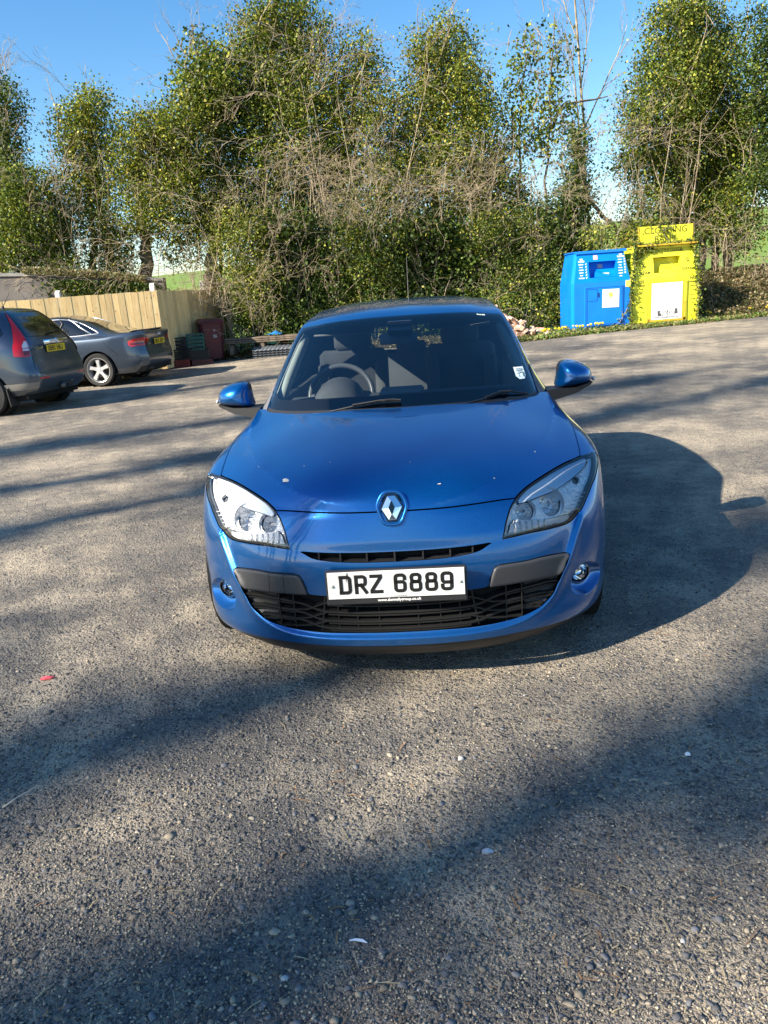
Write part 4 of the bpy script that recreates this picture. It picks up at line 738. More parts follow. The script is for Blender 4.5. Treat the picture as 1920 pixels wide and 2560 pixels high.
TREES = {
'T1': ([(-8.95,22.0,6.93,0.47,0.57,0.68,1),(-9.13,22.18,6.13,0.45,0.62,0.79,1),(-9.71,22.86,5.29,0.7,0.88,1.05,1),(-9.7,22.6,4.24,0.69,0.87,1.04,1)],[[(-10.23,22.5,1.96),(-9.62,22.5,4.64),(-9.01,22.5,7.37)]]),
'T3': ([(-6.77,22.0,6.67,0.56,0.53,0.51,1),(-7.18,22.18,6.19,0.79,0.74,0.68,1.1),(-7.27,22.86,5.53,0.76,0.79,0.82,1.1),(-7.23,22.6,4.59,0.64,0.66,0.69,1),(-6.86,22.01,3.7,0.68,0.68,0.68,1),(-8.21,22.42,3.92,0.69,0.69,0.69,0.7),(-7.97,22.47,4.72,0.58,0.63,0.69,0.5),(-6.74,22.09,2.98,0.62,0.65,0.68,0.9),(-7.16,22.78,2.4,0.58,0.52,0.47,0.8)],[[(-6.92,22.5,1.95),(-7.1,22.5,3.85),(-7.15,22.5,5.47),(-7.02,22.5,6.81)],[(-7.68,22.5,1.78),(-7.39,22.5,3.46),(-7.29,22.5,5.28)]]),
'B1': ([(-8.55,21.3,4.72,0.93,0.79,0.65,1.1),(-8.64,21.48,3.87,1.15,1.02,0.88,1.2),(-9.44,22.16,3.17,1.02,0.79,0.57,1.1),(-8.38,21.9,3.08,0.67,0.62,0.56,1),(-7.71,21.31,2.61,0.65,0.55,0.44,0.8)],[[(-9.24,21.8,2.32),(-8.81,21.8,4.5)]]),
'T4': ([(-5.58,21.8,6.01,0.56,0.53,0.5,1),(-5.88,21.98,5.4,0.67,0.67,0.67,1.1),(-5.23,22.66,6.05,0.58,0.58,0.58,0.9),(-5.27,22.4,5.33,0.8,0.74,0.69,1),(-4.42,21.81,6.22,0.78,0.73,0.67,1),(-4.45,22.22,5.54,0.91,0.85,0.8,1.1),(-5.87,22.27,4.66,0.8,0.71,0.63,1),(-4.94,21.89,4.55,0.9,0.78,0.67,1),(-4.31,22.58,4.79,0.92,0.87,0.81,1),(-5.67,21.84,3.8,0.78,0.67,0.56,1),(-4.7,22.17,3.66,0.91,0.79,0.68,0.9),(-3.96,22.32,3.83,0.69,0.69,0.69,0.9),(-4.97,22.22,3.02,0.91,0.71,0.51,0.4)],[[(-6.15,22.3,1.35),(-5.99,22.3,2.73),(-5.97,22.3,3.76),(-5.89,22.3,4.96),(-5.68,22.3,5.92)],[(-4.53,22.3,1.13),(-4.28,22.3,2.29),(-4.1,22.3,3.12),(-4.33,22.3,4.26),(-4.62,22.3,5.27),(-4.52,22.3,6.32)]]),
'T5': ([(-4.02,22.1,7.91,0.16,0.36,0.57,0.35),(-4.28,22.28,7.24,0.34,0.46,0.57,0.6),(-4.06,22.96,7.3,0.47,0.59,0.7,0.6),(-3.73,22.7,7.78,0.35,0.46,0.58,0.45),(-3.43,22.11,7.14,0.51,0.65,0.79,0.8),(-3.95,22.52,6.62,0.69,0.63,0.58,0.9),(-3.45,22.57,6.5,0.69,0.69,0.69,1)],[[(-4.36,22.6,1.11),(-3.84,22.6,4.26),(-3.8,22.6,6.24),(-3.97,22.6,7.39),(-4.02,22.6,8.5)],[(-3.8,22.6,6.24),(-4.3,22.6,7.23),(-4.33,22.6,8.16)]]),
'T6': ([(-2.13,22.4,8.59,0.69,0.66,0.63,0.9),(-1.54,22.58,8.52,0.81,0.75,0.69,1),(-2.72,23.26,8.15,0.71,0.71,0.71,1),(-1.87,23.0,7.83,1.06,1.0,0.94,1.1),(-0.88,22.41,7.79,0.69,0.75,0.8,0.7),(-2.98,22.82,7.19,0.93,0.88,0.82,1.1),(-2.06,22.87,6.86,1.17,1.05,0.94,1.1),(-1.08,22.49,6.8,0.81,0.86,0.92,0.9),(-2.94,23.18,6.2,1.07,1.01,0.95,1.1),(-1.7,22.44,5.78,1.26,1.09,0.92,1.1),(-2.68,22.77,5.11,1.17,0.99,0.82,1),(-1.51,22.92,4.85,1.06,0.94,0.82,1),(-3.33,22.82,4.25,0.93,0.82,0.7,1),(-2.28,23.0,3.99,1.18,1.0,0.82,1.1),(-1.18,23.19,3.93,0.95,0.89,0.83,1),(-3.74,23.45,5.39,0.72,0.78,0.84,0.9),(-3.77,22.64,4.05,0.7,0.7,0.7,0.8),(-0.67,23.08,5.83,0.71,0.83,0.94,0.8),(-0.76,23.14,4.83,0.71,0.83,0.95,0.8)],[[(-3.27,22.9,1.02),(-2.91,22.9,3.18),(-2.57,22.9,5.22),(-2.14,22.9,7.16),(-1.85,22.9,8.82),(-1.64,22.9,9.8)],[(-1.9,22.9,0.93),(-1.69,22.9,4.14),(-1.39,22.9,6.14),(-0.99,22.9,8.03)],[(-2.56,22.9,1.2),(-2.36,22.9,4.19),(-1.77,22.9,6.65),(-1.48,22.9,8.43)]]),
'T7': ([(0.25,22.2,7.66,0.45,0.45,0.45,0.6),(0.01,22.38,7.17,0.63,0.66,0.69,0.9),(0.53,23.06,7.22,0.47,0.59,0.71,0.8),(-0.17,22.8,6.43,0.82,0.82,0.82,1),(0.55,22.21,6.16,0.68,0.74,0.8,0.9),(-0.13,22.62,5.51,0.93,0.87,0.81,1),(-0.21,22.67,4.63,0.93,0.87,0.81,1),(-0.06,22.29,3.66,1.03,0.86,0.68,1.1),(0.97,22.98,5.7,0.59,0.71,0.82,0.7),(0.76,22.24,4.5,0.68,0.74,0.8,0.8),(0.7,22.57,3.53,0.81,0.75,0.69,1)],[[(-0.52,22.7,0.83),(-0.15,22.7,4.02),(-0.09,22.7,6.01),(0.33,22.7,8.07)]]),
'T8': ([(2.4,22.0,7.92,0.39,0.39,0.39,0.7),(1.89,22.18,7.55,0.51,0.54,0.57,0.9),(2.68,22.86,7.59,0.7,0.67,0.64,1),(2.09,22.6,6.9,0.75,0.72,0.69,1.1),(2.86,22.01,6.71,0.62,0.65,0.68,1),(1.72,22.42,6.13,0.8,0.75,0.69,1),(2.67,22.47,5.98,1.04,0.92,0.81,1.1),(3.36,22.09,6.04,0.57,0.62,0.68,0.8),(1.7,22.78,5.32,0.93,0.87,0.82,1),(2.68,22.04,5.03,1.01,0.9,0.79,1),(3.58,22.37,5.03,0.57,0.63,0.69,0.7),(1.09,22.52,4.52,0.92,0.86,0.81,1),(2.26,22.42,4.23,1.03,0.92,0.8,1),(3.26,22.6,4.18,0.81,0.75,0.69,1),(3.83,22.79,3.76,0.7,0.76,0.82,0.9),(1.72,23.05,3.51,1.06,0.88,0.71,1),(3.86,22.24,4.49,0.68,0.68,0.68,0.6),(4.24,22.68,3.51,0.7,0.7,0.7,0.8),(3.03,22.74,3.39,0.93,0.81,0.7,1)],[[(1.86,22.5,0.45),(2.03,22.5,3.85),(2.37,22.5,6.29),(2.56,22.5,8.14)],[(2.88,22.5,0.38),(3.12,22.5,3.77),(2.88,22.5,5.97),(2.84,22.5,7.39)]]),
'T9': ([(4.43,21.7,7.43,0.24,0.26,0.28,0.35),(4.28,21.88,6.95,0.31,0.32,0.34,0.4),(4.73,22.56,7.29,0.21,0.23,0.25,0.35),(4.24,22.3,6.5,0.32,0.39,0.46,0.35),(5.11,21.71,7.57,0.13,0.21,0.28,0.4),(5.25,22.12,7.32,0.27,0.26,0.25,0.4),(5.37,22.17,6.96,0.32,0.27,0.23,0.4),(5.07,21.79,6.42,0.33,0.32,0.31,0.35),(4.8,22.48,6.51,0.35,0.35,0.35,0.3),(4.84,21.74,5.87,0.5,0.44,0.39,0.35),(4.29,22.07,5.7,0.45,0.48,0.51,0.4),(5.37,22.22,5.66,0.45,0.45,0.45,0.4),(4.71,22.12,5.1,0.68,0.59,0.51,0.5)],[[(4.2,22.2,0.52),(4.21,22.2,3.67),(4.31,22.2,5.63),(4.54,22.2,7.84)],[(4.65,22.2,0.49),(5.02,22.2,3.61),(5.1,22.2,6.05),(5.24,22.2,8.06)],[(5.04,22.2,5.29),(5.47,22.2,5.93),(6.21,22.2,5.98),(6.62,22.2,6.04)]]),
'T10': ([(5.48,21.1,5.06,0.19,0.26,0.32,0.8),(5.55,21.28,4.43,0.28,0.39,0.49,1),(5.72,21.96,3.84,0.36,0.46,0.56,1.1),(5.54,21.7,3.13,0.5,0.53,0.56,1.1),(5.08,21.11,2.62,0.54,0.54,0.54,1),(5.69,21.52,4.84,0.22,0.33,0.44,1),(5.46,21.57,3.51,0.5,0.52,0.55,1.2),(4.58,21.19,3.14,0.65,0.6,0.54,0.6),(5.75,21.88,2.31,0.56,0.56,0.56,1)],[[(5.51,21.6,0.44),(5.6,21.6,2.91),(5.63,21.6,4.28),(5.59,21.6,5.42)],[(5.53,21.6,5.15),(5.78,21.6,4.27),(5.94,21.6,3.48),(6.58,21.6,2.85),(7.13,21.6,2.0),(7.48,21.6,0.73)]]),
'T11': ([(8.45,21.7,7.88,0.67,0.61,0.56,1),(8.13,21.88,7.51,0.67,0.67,0.67,1),(9.23,22.56,7.46,0.81,0.81,0.81,1.1),(8.0,22.3,6.82,0.68,0.68,0.68,1),(8.61,21.71,6.45,1.0,0.89,0.78,1.1),(9.5,22.12,6.58,0.79,0.85,0.91,1),(7.66,22.17,6.06,0.68,0.62,0.57,0.9),(8.26,21.79,5.75,1.0,0.89,0.78,1.1),(9.48,22.48,5.73,1.04,0.98,0.92,1.1),(7.22,21.74,5.25,0.61,0.61,0.61,0.9),(8.08,22.07,4.97,1.02,0.85,0.68,1.1),(9.09,22.22,4.83,1.02,0.91,0.8,1.1),(9.79,22.12,4.86,0.68,0.79,0.91,0.9),(7.42,22.3,4.46,0.68,0.63,0.57,0.9),(8.25,22.49,4.14,1.04,0.86,0.69,1.1),(9.35,22.75,4.0,1.05,0.87,0.7,1.1),(7.75,21.94,3.3,0.9,0.7,0.51,1),(8.9,22.38,3.17,0.92,0.72,0.52,1),(9.79,22.44,3.52,0.8,0.8,0.8,0.9),(7.34,21.95,2.72,0.56,0.48,0.39,0.8),(9.96,21.6,3.21,0.77,0.72,0.66,1),(8.86,22.77,2.58,0.82,0.67,0.52,0.8),(9.52,21.96,2.57,0.79,0.67,0.56,0.8),(10.29,21.98,2.42,0.67,0.62,0.56,0.7),(8.15,22.67,2.51,0.7,0.58,0.46,0.7),(10.02,22.3,4.19,0.8,0.8,0.8,1),(10.12,22.17,5.04,0.68,0.74,0.79,1)],[[(8.6,22.2,0.21),(8.64,22.2,2.34),(8.46,22.2,4.38),(8.61,22.2,6.29),(8.85,22.2,7.92)],[(9.68,22.2,0.13),(9.64,22.2,2.27),(9.43,22.2,4.31),(9.44,22.2,6.24)],[(10.07,22.2,0.32),(9.91,22.2,2.25),(10.09,22.2,4.07),(10.1,22.2,5.72)],[(9.29,22.2,0.16),(9.25,22.2,2.3),(9.01,22.2,4.14)]]),
'T12': ([(9.76,20.5,7.0,0.42,0.52,0.63,0.9),(9.96,20.68,6.01,0.53,0.69,0.85,1.1),(10.25,21.36,5.16,0.55,0.66,0.77,1.1),(10.34,21.1,4.08,0.49,0.62,0.76,1.1),(9.83,20.51,3.66,0.42,0.42,0.42,0.8)],[[(11.39,21.0,-0.26),(10.98,21.0,3.08),(10.59,21.0,4.97),(10.25,21.0,6.94)]]),
'U1': ([(-3.15,21.1,3.52,0.65,0.59,0.54,0.7),(-3.35,21.28,2.91,0.76,0.71,0.65,1),(-3.48,21.96,1.92,0.67,0.67,0.67,1),(-3.85,21.7,1.21,0.67,0.56,0.44,0.9),(-2.89,21.11,2.17,0.65,0.7,0.76,1),(-2.96,21.52,1.15,0.77,0.63,0.5,1),(-3.57,21.57,0.66,0.66,0.47,0.28,0.8)],[]),
'U2': ([(-2.16,21.4,3.43,0.77,0.63,0.49,0.8),(-1.14,21.58,3.27,0.66,0.55,0.44,0.8),(-2.09,22.26,2.87,0.91,0.8,0.68,1.1),(-2.06,22.0,1.92,0.9,0.79,0.68,1.1),(-1.98,21.41,1.08,0.88,0.68,0.49,1),(-1.0,21.82,2.57,0.89,0.78,0.67,1.1),(-0.98,21.87,1.64,0.9,0.78,0.67,1)],[]),
'U3': ([(-0.09,21.0,3.11,0.64,0.54,0.43,0.8),(0.19,21.18,2.66,0.98,0.81,0.65,1.1),(0.23,21.86,1.76,1.01,0.84,0.67,1),(-0.27,21.6,0.96,0.99,0.77,0.55,1)],[]),
'U4': ([(1.36,21.2,3.07,0.76,0.62,0.49,0.8),(2.2,21.38,2.88,0.66,0.55,0.44,0.8),(1.49,22.06,2.62,1.02,0.85,0.68,1.1),(1.53,21.8,1.67,1.0,0.84,0.67,1.1),(1.23,21.21,0.86,0.98,0.76,0.54,1),(2.52,21.62,2.32,0.89,0.77,0.66,1),(2.6,21.67,1.39,0.78,0.72,0.67,1.1),(2.31,21.29,0.68,0.65,0.54,0.44,1)],[]),
'U5': ([(3.17,20.8,3.01,0.64,0.56,0.48,0.8),(4.02,20.98,2.97,0.64,0.56,0.48,0.6),(3.61,21.66,2.65,0.89,0.78,0.67,1),(3.75,21.4,1.72,0.88,0.77,0.66,1),(3.31,20.81,0.93,0.75,0.64,0.53,1),(4.47,21.22,2.37,0.76,0.71,0.65,1),(4.58,21.27,1.56,0.76,0.71,0.65,1),(4.38,20.89,0.75,0.75,0.61,0.48,1),(5.13,21.58,0.9,0.44,0.5,0.55,0.9)],[]),
'U6': ([(6.43,20.1,2.36,0.41,0.39,0.36,0.6),(5.88,20.28,2.6,0.47,0.39,0.31,0.5),(7.22,20.96,2.65,0.54,0.43,0.32,0.6),(5.8,20.7,2.44,0.42,0.34,0.26,0.5)],[]),
}
# ================================================================ ground
def hgt(x, y):
    x = np.asarray(x, float); y = np.asarray(y, float); k = np.clip(.02+.0015*x, .004, .04); d = y-7
    h = k*np.where(d < 0, 0, np.where(d < 4, d*d/8, np.minimum(d, 16)-2))
    f = np.clip(y-23.5, 0, 110); kf = .078*(1+.0045*np.clip(x, -40, 60)); return h+kf*f*f/(f+8)-np.clip(y-150, 0, 1e9)*.05
def hz(x, y): return float(hgt(x, y))
def edge_y(x): return np.interp(x, [-60, -12, -5.2, -4.2, -2.2, 0, 3.57, 5.36, 9.55, 40], [19.5, 19.5, 19.3, 20.1, 19.7, 19.2, 17.95, 18.42, 18.92, 20.5])
def grid_sheet(name, xs, ys, z, m, dz=0.):
    X, Y = np.meshgrid(xs, ys); V = np.stack([X.ravel(), Y.ravel(), z(X.ravel(), Y.ravel())+dz], 1); nx, ny = len(xs), len(ys)
    i = np.arange((nx-1)*(ny-1)); a = (i//(nx-1))*nx+i % (nx-1); F = np.stack([a, a+1, a+nx+1, a+nx], 1)
    me = arrmesh(name, V, F, 4, smooth=True); return link(name, me, None, m)
def ground_mats():
    m = bpy.data.materials.new('asphalt'); m.use_nodes = True; n = m.node_tree; b = n.nodes['Principled BSDF']; L = n.links.new
    tc = n.nodes.new('ShaderNodeTexCoord')
    def noise(sc, det=6, ro=.6):
        q = n.nodes.new('ShaderNodeTexNoise'); q.inputs['Scale'].default_value = sc; q.inputs['Detail'].default_value = det; q.inputs['Roughness'].default_value = ro; L(tc.outputs['Object'], q.inputs['Vector']); return q.outputs[0]
    def vor(sc, feat='F1'):
        q = n.nodes.new('ShaderNodeTexVoronoi'); q.inputs['Scale'].default_value = sc; q.feature = feat; L(wv, q.inputs['Vector']); return q
    # warp so stones are not round cells
    nz = n.nodes.new('ShaderNodeTexNoise'); nz.inputs['Scale'].default_value = 45; nz.inputs['Detail'].default_value = 3; L(tc.outputs['Object'], nz.inputs['Vector'])
    wsc = n.nodes.new('ShaderNodeVectorMath'); wsc.operation = 'SCALE'; wsc.inputs['Scale'].default_value = .016; L(nz.outputs['Color'], wsc.inputs[0])
    wad = n.nodes.new('ShaderNodeVectorMath'); wad.operation = 'ADD'; L(wsc.outputs[0], wad.inputs[0]); L(tc.outputs['Object'], wad.inputs[1]); wv = wad.outputs[0]
    def mr(x, a, b_, c, d):
        q = n.nodes.new('ShaderNodeMapRange'); q.inputs[1].default_value = a; q.inputs[2].default_value = b_; q.inputs[3].default_value = c; q.inputs[4].default_value = d; L(x, q.inputs[0]); return q.outputs[0]
    def mix(fac, A, B):
        q = n.nodes.new('ShaderNodeMix'); q.data_type = 'RGBA'; L(fac, q.inputs[0])
        for i, v in ((6, A), (7, B)):
            if isinstance(v, tuple): q.inputs[i].default_value = (*v, 1)
            else: L(v, q.inputs[i])
        return q.outputs[2]
    def math_(op, a, b_):
        q = n.nodes.new('ShaderNodeMath'); q.operation = op
        for i, v in ((0, a), (1, b_)):
            if isinstance(v, (int, float)): q.inputs[i].default_value = v
            else: L(v, q.inputs[i])
        return q.outputs[0]
    v1 = vor(62); v2 = vor(150); v3 = vor(26)
    sp = n.nodes.new('ShaderNodeSeparateColor'); L(v1.outputs['Color'], sp.inputs[0])
    sp2 = n.nodes.new('ShaderNodeSeparateColor'); L(v2.outputs['Color'], sp2.inputs[0])
    big = mr(noise(.45, 6, .65), .40, .62, 0, 1); med = mr(noise(3.5, 8, .75), .35, .68, 0, 1)
    dust = math_('MULTIPLY', mr(math_('ADD', big, med), .5, 1.45, 0, 1), 1.)
    stone = mix(sp.outputs[0], (.09, .095, .105), (.27, .26, .245)); stone = mix(mr(sp.outputs[1], .93, .97, 0, 1), stone, (.42, .40, .36))
    fines = mix(sp2.outputs[0], (.26, .22, .17), (.56, .48, .36))
    isst = mr(v1.outputs['Distance'], .30, .52, 1, 0)                       # inside of a stone
    isst = math_('MULTIPLY', isst, mr(sp.outputs[2], .25, .45, 0, 1)); isst = math_('MULTIPLY', isst, mr(dust, .2, 1, 1, .55))
    sp3 = n.nodes.new('ShaderNodeSeparateColor'); L(v3.outputs['Color'], sp3.inputs[0])
    big_st = math_('MULTIPLY', mr(v3.outputs['Distance'], .22, .34, 1, 0), mr(sp3.outputs[1], .62, .70, 0, 1)); big_st = math_('MULTIPLY', big_st, mr(noise(55, 3), .40, .52, 0, 1))
    silt = mr(noise(.9, 7, .7), .50, .64, 0, 1)
    col = mix(isst, mix(dust, (.18, .165, .145), fines), stone)
    col = mix(big_st, col, mix(sp3.outputs[0], (.10, .105, .115), (.30, .285, .265)))
    col = mix(math_('MULTIPLY', silt, math_('MULTIPLY', mr(med, 0, 1, .2, .8), mr(isst, 0, 1, 1, .35))), col, (.58, .49, .37))
    col = mix(math_('MULTIPLY', mr(noise(120, 3), .25, .45, 1, 0), .6), col, (.018, .017, .016))
    L(col, b.inputs['Base Color']); b.inputs['Roughness'].default_value = .85; b.inputs['Specular IOR Level'].default_value = .35
    h = math_('ADD', math_('MULTIPLY', isst, math_('SUBTRACT', .7, v1.outputs['Distance'])), math_('MULTIPLY', math_('SUBTRACT', .6, v2.outputs['Distance']), .35))
    h = math_('ADD', h, math_('MULTIPLY', big_st, math_('SUBTRACT', 1.6, math_('MULTIPLY', v3.outputs['Distance'], 3.))))
    h = math_('ADD', h, math_('MULTIPLY', noise(300, 4), .35)); h = math_('ADD', h, math_('MULTIPLY', noise(14, 5), 1.6))
    bp = n.nodes.new('ShaderNodeBump'); bp.inputs['Strength'].default_value = 1.; bp.inputs['Distance'].default_value = .022; L(h, bp.inputs['Height']); L(bp.outputs[0], b.inputs['Normal'])
    return m
ASPH = ground_mats()
SOIL = mat('soil_and_litter', (.045, .034, .022), .95, var=(3, (.12, .10, .045), .45, .7), bump=(40, 1.))
FIELD = mat('field_grass', (.12, .20, .022), .9, var=(1.2, (.17, .25, .04), .35, .7), bump=(30, .8))
xs = np.concatenate([np.linspace(-260, -40, 12), np.linspace(-36, 36, 73), np.linspace(40, 260, 12)]); ys = np.concatenate([np.linspace(-80, -10, 8), np.linspace(-6, 40, 80), np.linspace(44, 300, 50)])
g = grid_sheet('ground', xs, ys, lambda x, y: hgt(x, y)-.012, None); g.data.materials.append(SOIL); tag(g, kind='structure')
fx = np.linspace(-200, 220, 85); fy = np.concatenate([np.linspace(24.5, 60, 30), np.linspace(64, 180, 30)])
fo = grid_sheet('field', fx, fy, lambda x, y: hgt(x, y)+.05+.1*np.sin(x*.35+y*.2)*np.sin(y*.31), FIELD); tag(fo, kind='structure')
xs = np.arange(-42, 42.01, .12); nr_ = 150; rr_ = (np.arange(nr_)/(nr_-1))
ey = edge_y(xs)+.05*np.sin(xs*3.1)+.07*np.sin(xs*1.3+1)+rng.normal(0, .02, len(xs))
Yg = -45+(ey[None, :]+45)*rr_[:, None]**.8; Xg = np.broadcast_to(xs[None, :], Yg.shape); V = np.stack([Xg.ravel(), Yg.ravel(), hgt(Xg.ravel(), Yg.ravel())], 1)
nx = len(xs); i = np.arange((nx-1)*(nr_-1)); a = (i//(nx-1))*nx+i % (nx-1)
tag(link('car_park', arrmesh('car_park', V, np.stack([a, a+1, a+nx+1, a+nx], 1), 4, smooth=True), None, ASPH), kind='structure')

# loose stones on the car park
def scatter_xy(n, y0, y1, pw=2.2, wide=1.25):
    u = rng.random(n); y = (y0**(1-pw)+(y1**(1-pw)-y0**(1-pw))*u)**(1/(1-pw)); x = (rng.random(n)*2-1)*(y*.52+.35)*wide; return x, y
def stones(name, n, y0, y1, r0, r1, pw=2.2):
    t = (1+5**.5)/2; ico = np.array([(-1, t, 0), (1, t, 0), (-1, -t, 0), (1, -t, 0), (0, -1, t), (0, 1, t), (0, -1, -t), (0, 1, -t), (t, 0, -1), (t, 0, 1), (-t, 0, -1), (-t, 0, 1)])/1.902
    fc = np.array([(0, 11, 5), (0, 5, 1), (0, 1, 7), (0, 7, 10), (0, 10, 11), (1, 5, 9), (5, 11, 4), (11, 10, 2), (10, 7, 6), (7, 1, 8), (3, 9, 4), (3, 4, 2), (3, 2, 6), (3, 6, 8), (3, 8, 9), (4, 9, 5), (2, 4, 11), (6, 2, 10), (8, 6, 7), (9, 8, 1)])
    x, y = scatter_xy(n, y0, y1, pw)
    # drifts: more stones where a slow pattern is high
    keep = (np.sin(x*1.7+1)*np.sin(y*1.3+.4)+np.sin(x*.6-y*1.9)*.7+rng.normal(0, .6, n)) > -.35; x, y = x[keep], y[keep]; n = len(x)
    r = r0+(r1-r0)*rng.random(n)**6; S = np.stack([r*(.8+.6*rng.random(n)), r*(.8+.6*rng.random(n)), r*(.35+.3*rng.random(n))], 1)
    P = ico[None]*(1+rng.normal(0, .36, (n, 12, 1)).clip(-.6, .7))*S[:, None]; an = rng.random(n)*6.28; c, s = np.cos(an)[:, None], np.sin(an)[:, None]
    Q = np.stack([P[..., 0]*c-P[..., 1]*s+x[:, None], P[..., 0]*s+P[..., 1]*c+y[:, None], P[..., 2]+(hgt(x, y)+S[:, 2]*.25)[:, None]], -1).reshape(-1, 3)
    F = (fc[None]+12*np.arange(n)[:, None, None]).reshape(-1, 3); v = rng.random(n)
    col = np.where((v < .55)[:, None], np.array([.13, .13, .135]), np.array([.27, .23, .175]))*(.55+.9*rng.random((n, 1))); col[v > .996] = (.5, .48, .45)
    return link(name, arrmesh(name, Q, F, 3, col=np.repeat(col, 20, 0)), None, mat('gravel_stone', rough=.85, attr='col', bump=(400, .3)))
tag(stones('gravel', 16000, 1.0, 9., .0025, .0105), kind='stuff', label='loose grey and tan gravel scattered on the worn asphalt')
def grit():
    n = 60000; x, y = scatter_xy(n, 1.0, 4.6, 1.6, 1.1); r = .0014+.0026*rng.random(n)**2; o8 = np.array([(1, 0, 0), (-1, 0, 0), (0, 1, 0), (0, -1, 0), (0, 0, 1), (0, 0, -1)]); f8 = np.array([(0, 2, 4), (2, 1, 4), (1, 3, 4), (3, 0, 4), (2, 0, 5), (1, 2, 5), (3, 1, 5), (0, 3, 5)])
    P = o8[None]*(1+rng.normal(0, .35, (n, 6, 1)))*r[:, None, None]*np.array([1.2, 1.2, .9]); an = rng.random(n)*6.28; c, s = np.cos(an)[:, None], np.sin(an)[:, None]
    Q = np.stack([P[..., 0]*c-P[..., 1]*s+x[:, None], P[..., 0]*s+P[..., 1]*c+y[:, None], P[..., 2]+(r*.6)[:, None]], -1).reshape(-1, 3); F = (f8[None]+6*np.arange(n)[:, None, None]).reshape(-1, 3)
    v = rng.random(n); col = np.where((v < .45)[:, None], np.array([.07, .072, .08]), np.array([.32, .28, .21]))*(.5+rng.random((n, 1)))
    return tag(link('grit', arrmesh('grit', Q, F, 3, col=np.repeat(col, 8, 0)), None, mat('gravel_stone')), kind='stuff', label='fine grit and sand grains over the nearest asphalt')
grit()
def straws():
    vs, fs, cl = [], [], []
    x, y = scatter_xy(1100, 1.0, 8, 2.)
    for a, b in zip(x, y):
        L = .008+.028*rng.random()**2; t = rng.random()*6.28; w_ = .0008+.0010*rng.random(); z = hz(a, b)+.004; d = np.array([math.cos(t), math.sin(t), rng.normal(0, .1)])*L; p = np.array([-math.sin(t), math.cos(t), 0])*w_; c = np.array([a, b, z]); k = len(vs)*1
        bend = np.array([0, 0, .003])+p*rng.normal(0, 2); k = len(vs); vs += [c-d-p, c-d+p, c+bend-p, c+bend+p, c+d-p*.4, c+d+p*.4]; fs += [(k, k+2, k+3, k+1), (k+2, k+4, k+5, k+3)]
        q = [(.42, .34, .20), (.38, .20, .08), (.30, .25, .18), (.16, .11, .07)][rng.integers(4)]; cl += [q, q]
    return tag(link('plant_litter', arrmesh('plant_litter', np.array(vs), np.array(fs), 4, col=np.array(cl)), None, mat('litter', rough=.8, attr='col')), kind='stuff', label='bits of straw, bud scales and dry stalks strewn over the asphalt')
straws()

# ================================================================ vegetation
BARK = mat('bark', (.13, .10, .07), .9, var=(6, (.22, .18, .13), .4, .7), bump=(25, .8)); TWIG = mat('twig', (.40, .33, .23), .8, var=(3, (.24, .19, .12), .4, .65))
def leafmat(name, rough=.55, tr=.2):
    m = bpy.data.materials.new(name); m.use_nodes = True; n = m.node_tree; b = n.nodes['Principled BSDF']; at = n.nodes.new('ShaderNodeAttribute'); at.attribute_name = 'col'
    n.links.new(at.outputs[0], b.inputs['Base Color']); b.inputs['Roughness'].default_value = rough; b.inputs['Specular IOR Level'].default_value = .35
    t = n.nodes.new('ShaderNodeBsdfTranslucent'); mx = n.nodes.new('ShaderNodeMixShader'); mx.inputs[0].default_value = tr; hs = n.nodes.new('ShaderNodeVectorMath'); hs.operation = 'MULTIPLY'; hs.inputs[1].default_value = (1.5, 1.6, .7)
    n.links.new(at.outputs[0], hs.inputs[0]); n.links.new(hs.outputs[0], t.inputs[0]); n.links.new(b.outputs[0], mx.inputs[1]); n.links.new(t.outputs[0], mx.inputs[2]); n.links.new(mx.outputs[0], n.nodes['Material Output'].inputs[0]); return m
LEAF = leafmat('ivy_leaf'); HERB = leafmat('herb_leaf', .6, .3)
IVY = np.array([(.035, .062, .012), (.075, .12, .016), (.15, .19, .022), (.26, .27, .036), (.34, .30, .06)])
def leaves_at(C, size, pal=IVY, up=.5, out=None, wts=None, rs=rng):
    """one folded rhombus per row of C; returns V,F,col"""
    n = len(C); N = rs.normal(0, 1, (n, 3)); N[:, 2] = abs(N[:, 2])*.7+up*rs.random(n)
    if out is not None: N += out*1.1
    N /= np.linalg.norm(N, axis=1)[:, None]; A = np.cross(N, rs.normal(0, 1, (n, 3))); A /= np.linalg.norm(A, axis=1)[:, None]; B = np.cross(N, A)
    s = (size*(.45+1.1*rs.random(n)))[:, None] if np.isscalar(size) else size[:, None]
    V = np.stack([C-A*s*.5, C-B*s*.38+N*s*.10, C+A*s*.55, C+B*s*.38+N*s*.10], 1).reshape(-1, 3); k = 4*np.arange(n)[:, None]
    F = np.concatenate([k+[0, 1, 2], k+[0, 2, 3]], 1).reshape(-1, 3)
    ci = rs.choice(len(pal), n, p=wts); col = pal[ci]*(.75+.5*rs.random((n, 1))); return V, F, np.repeat(col, 2, 0)
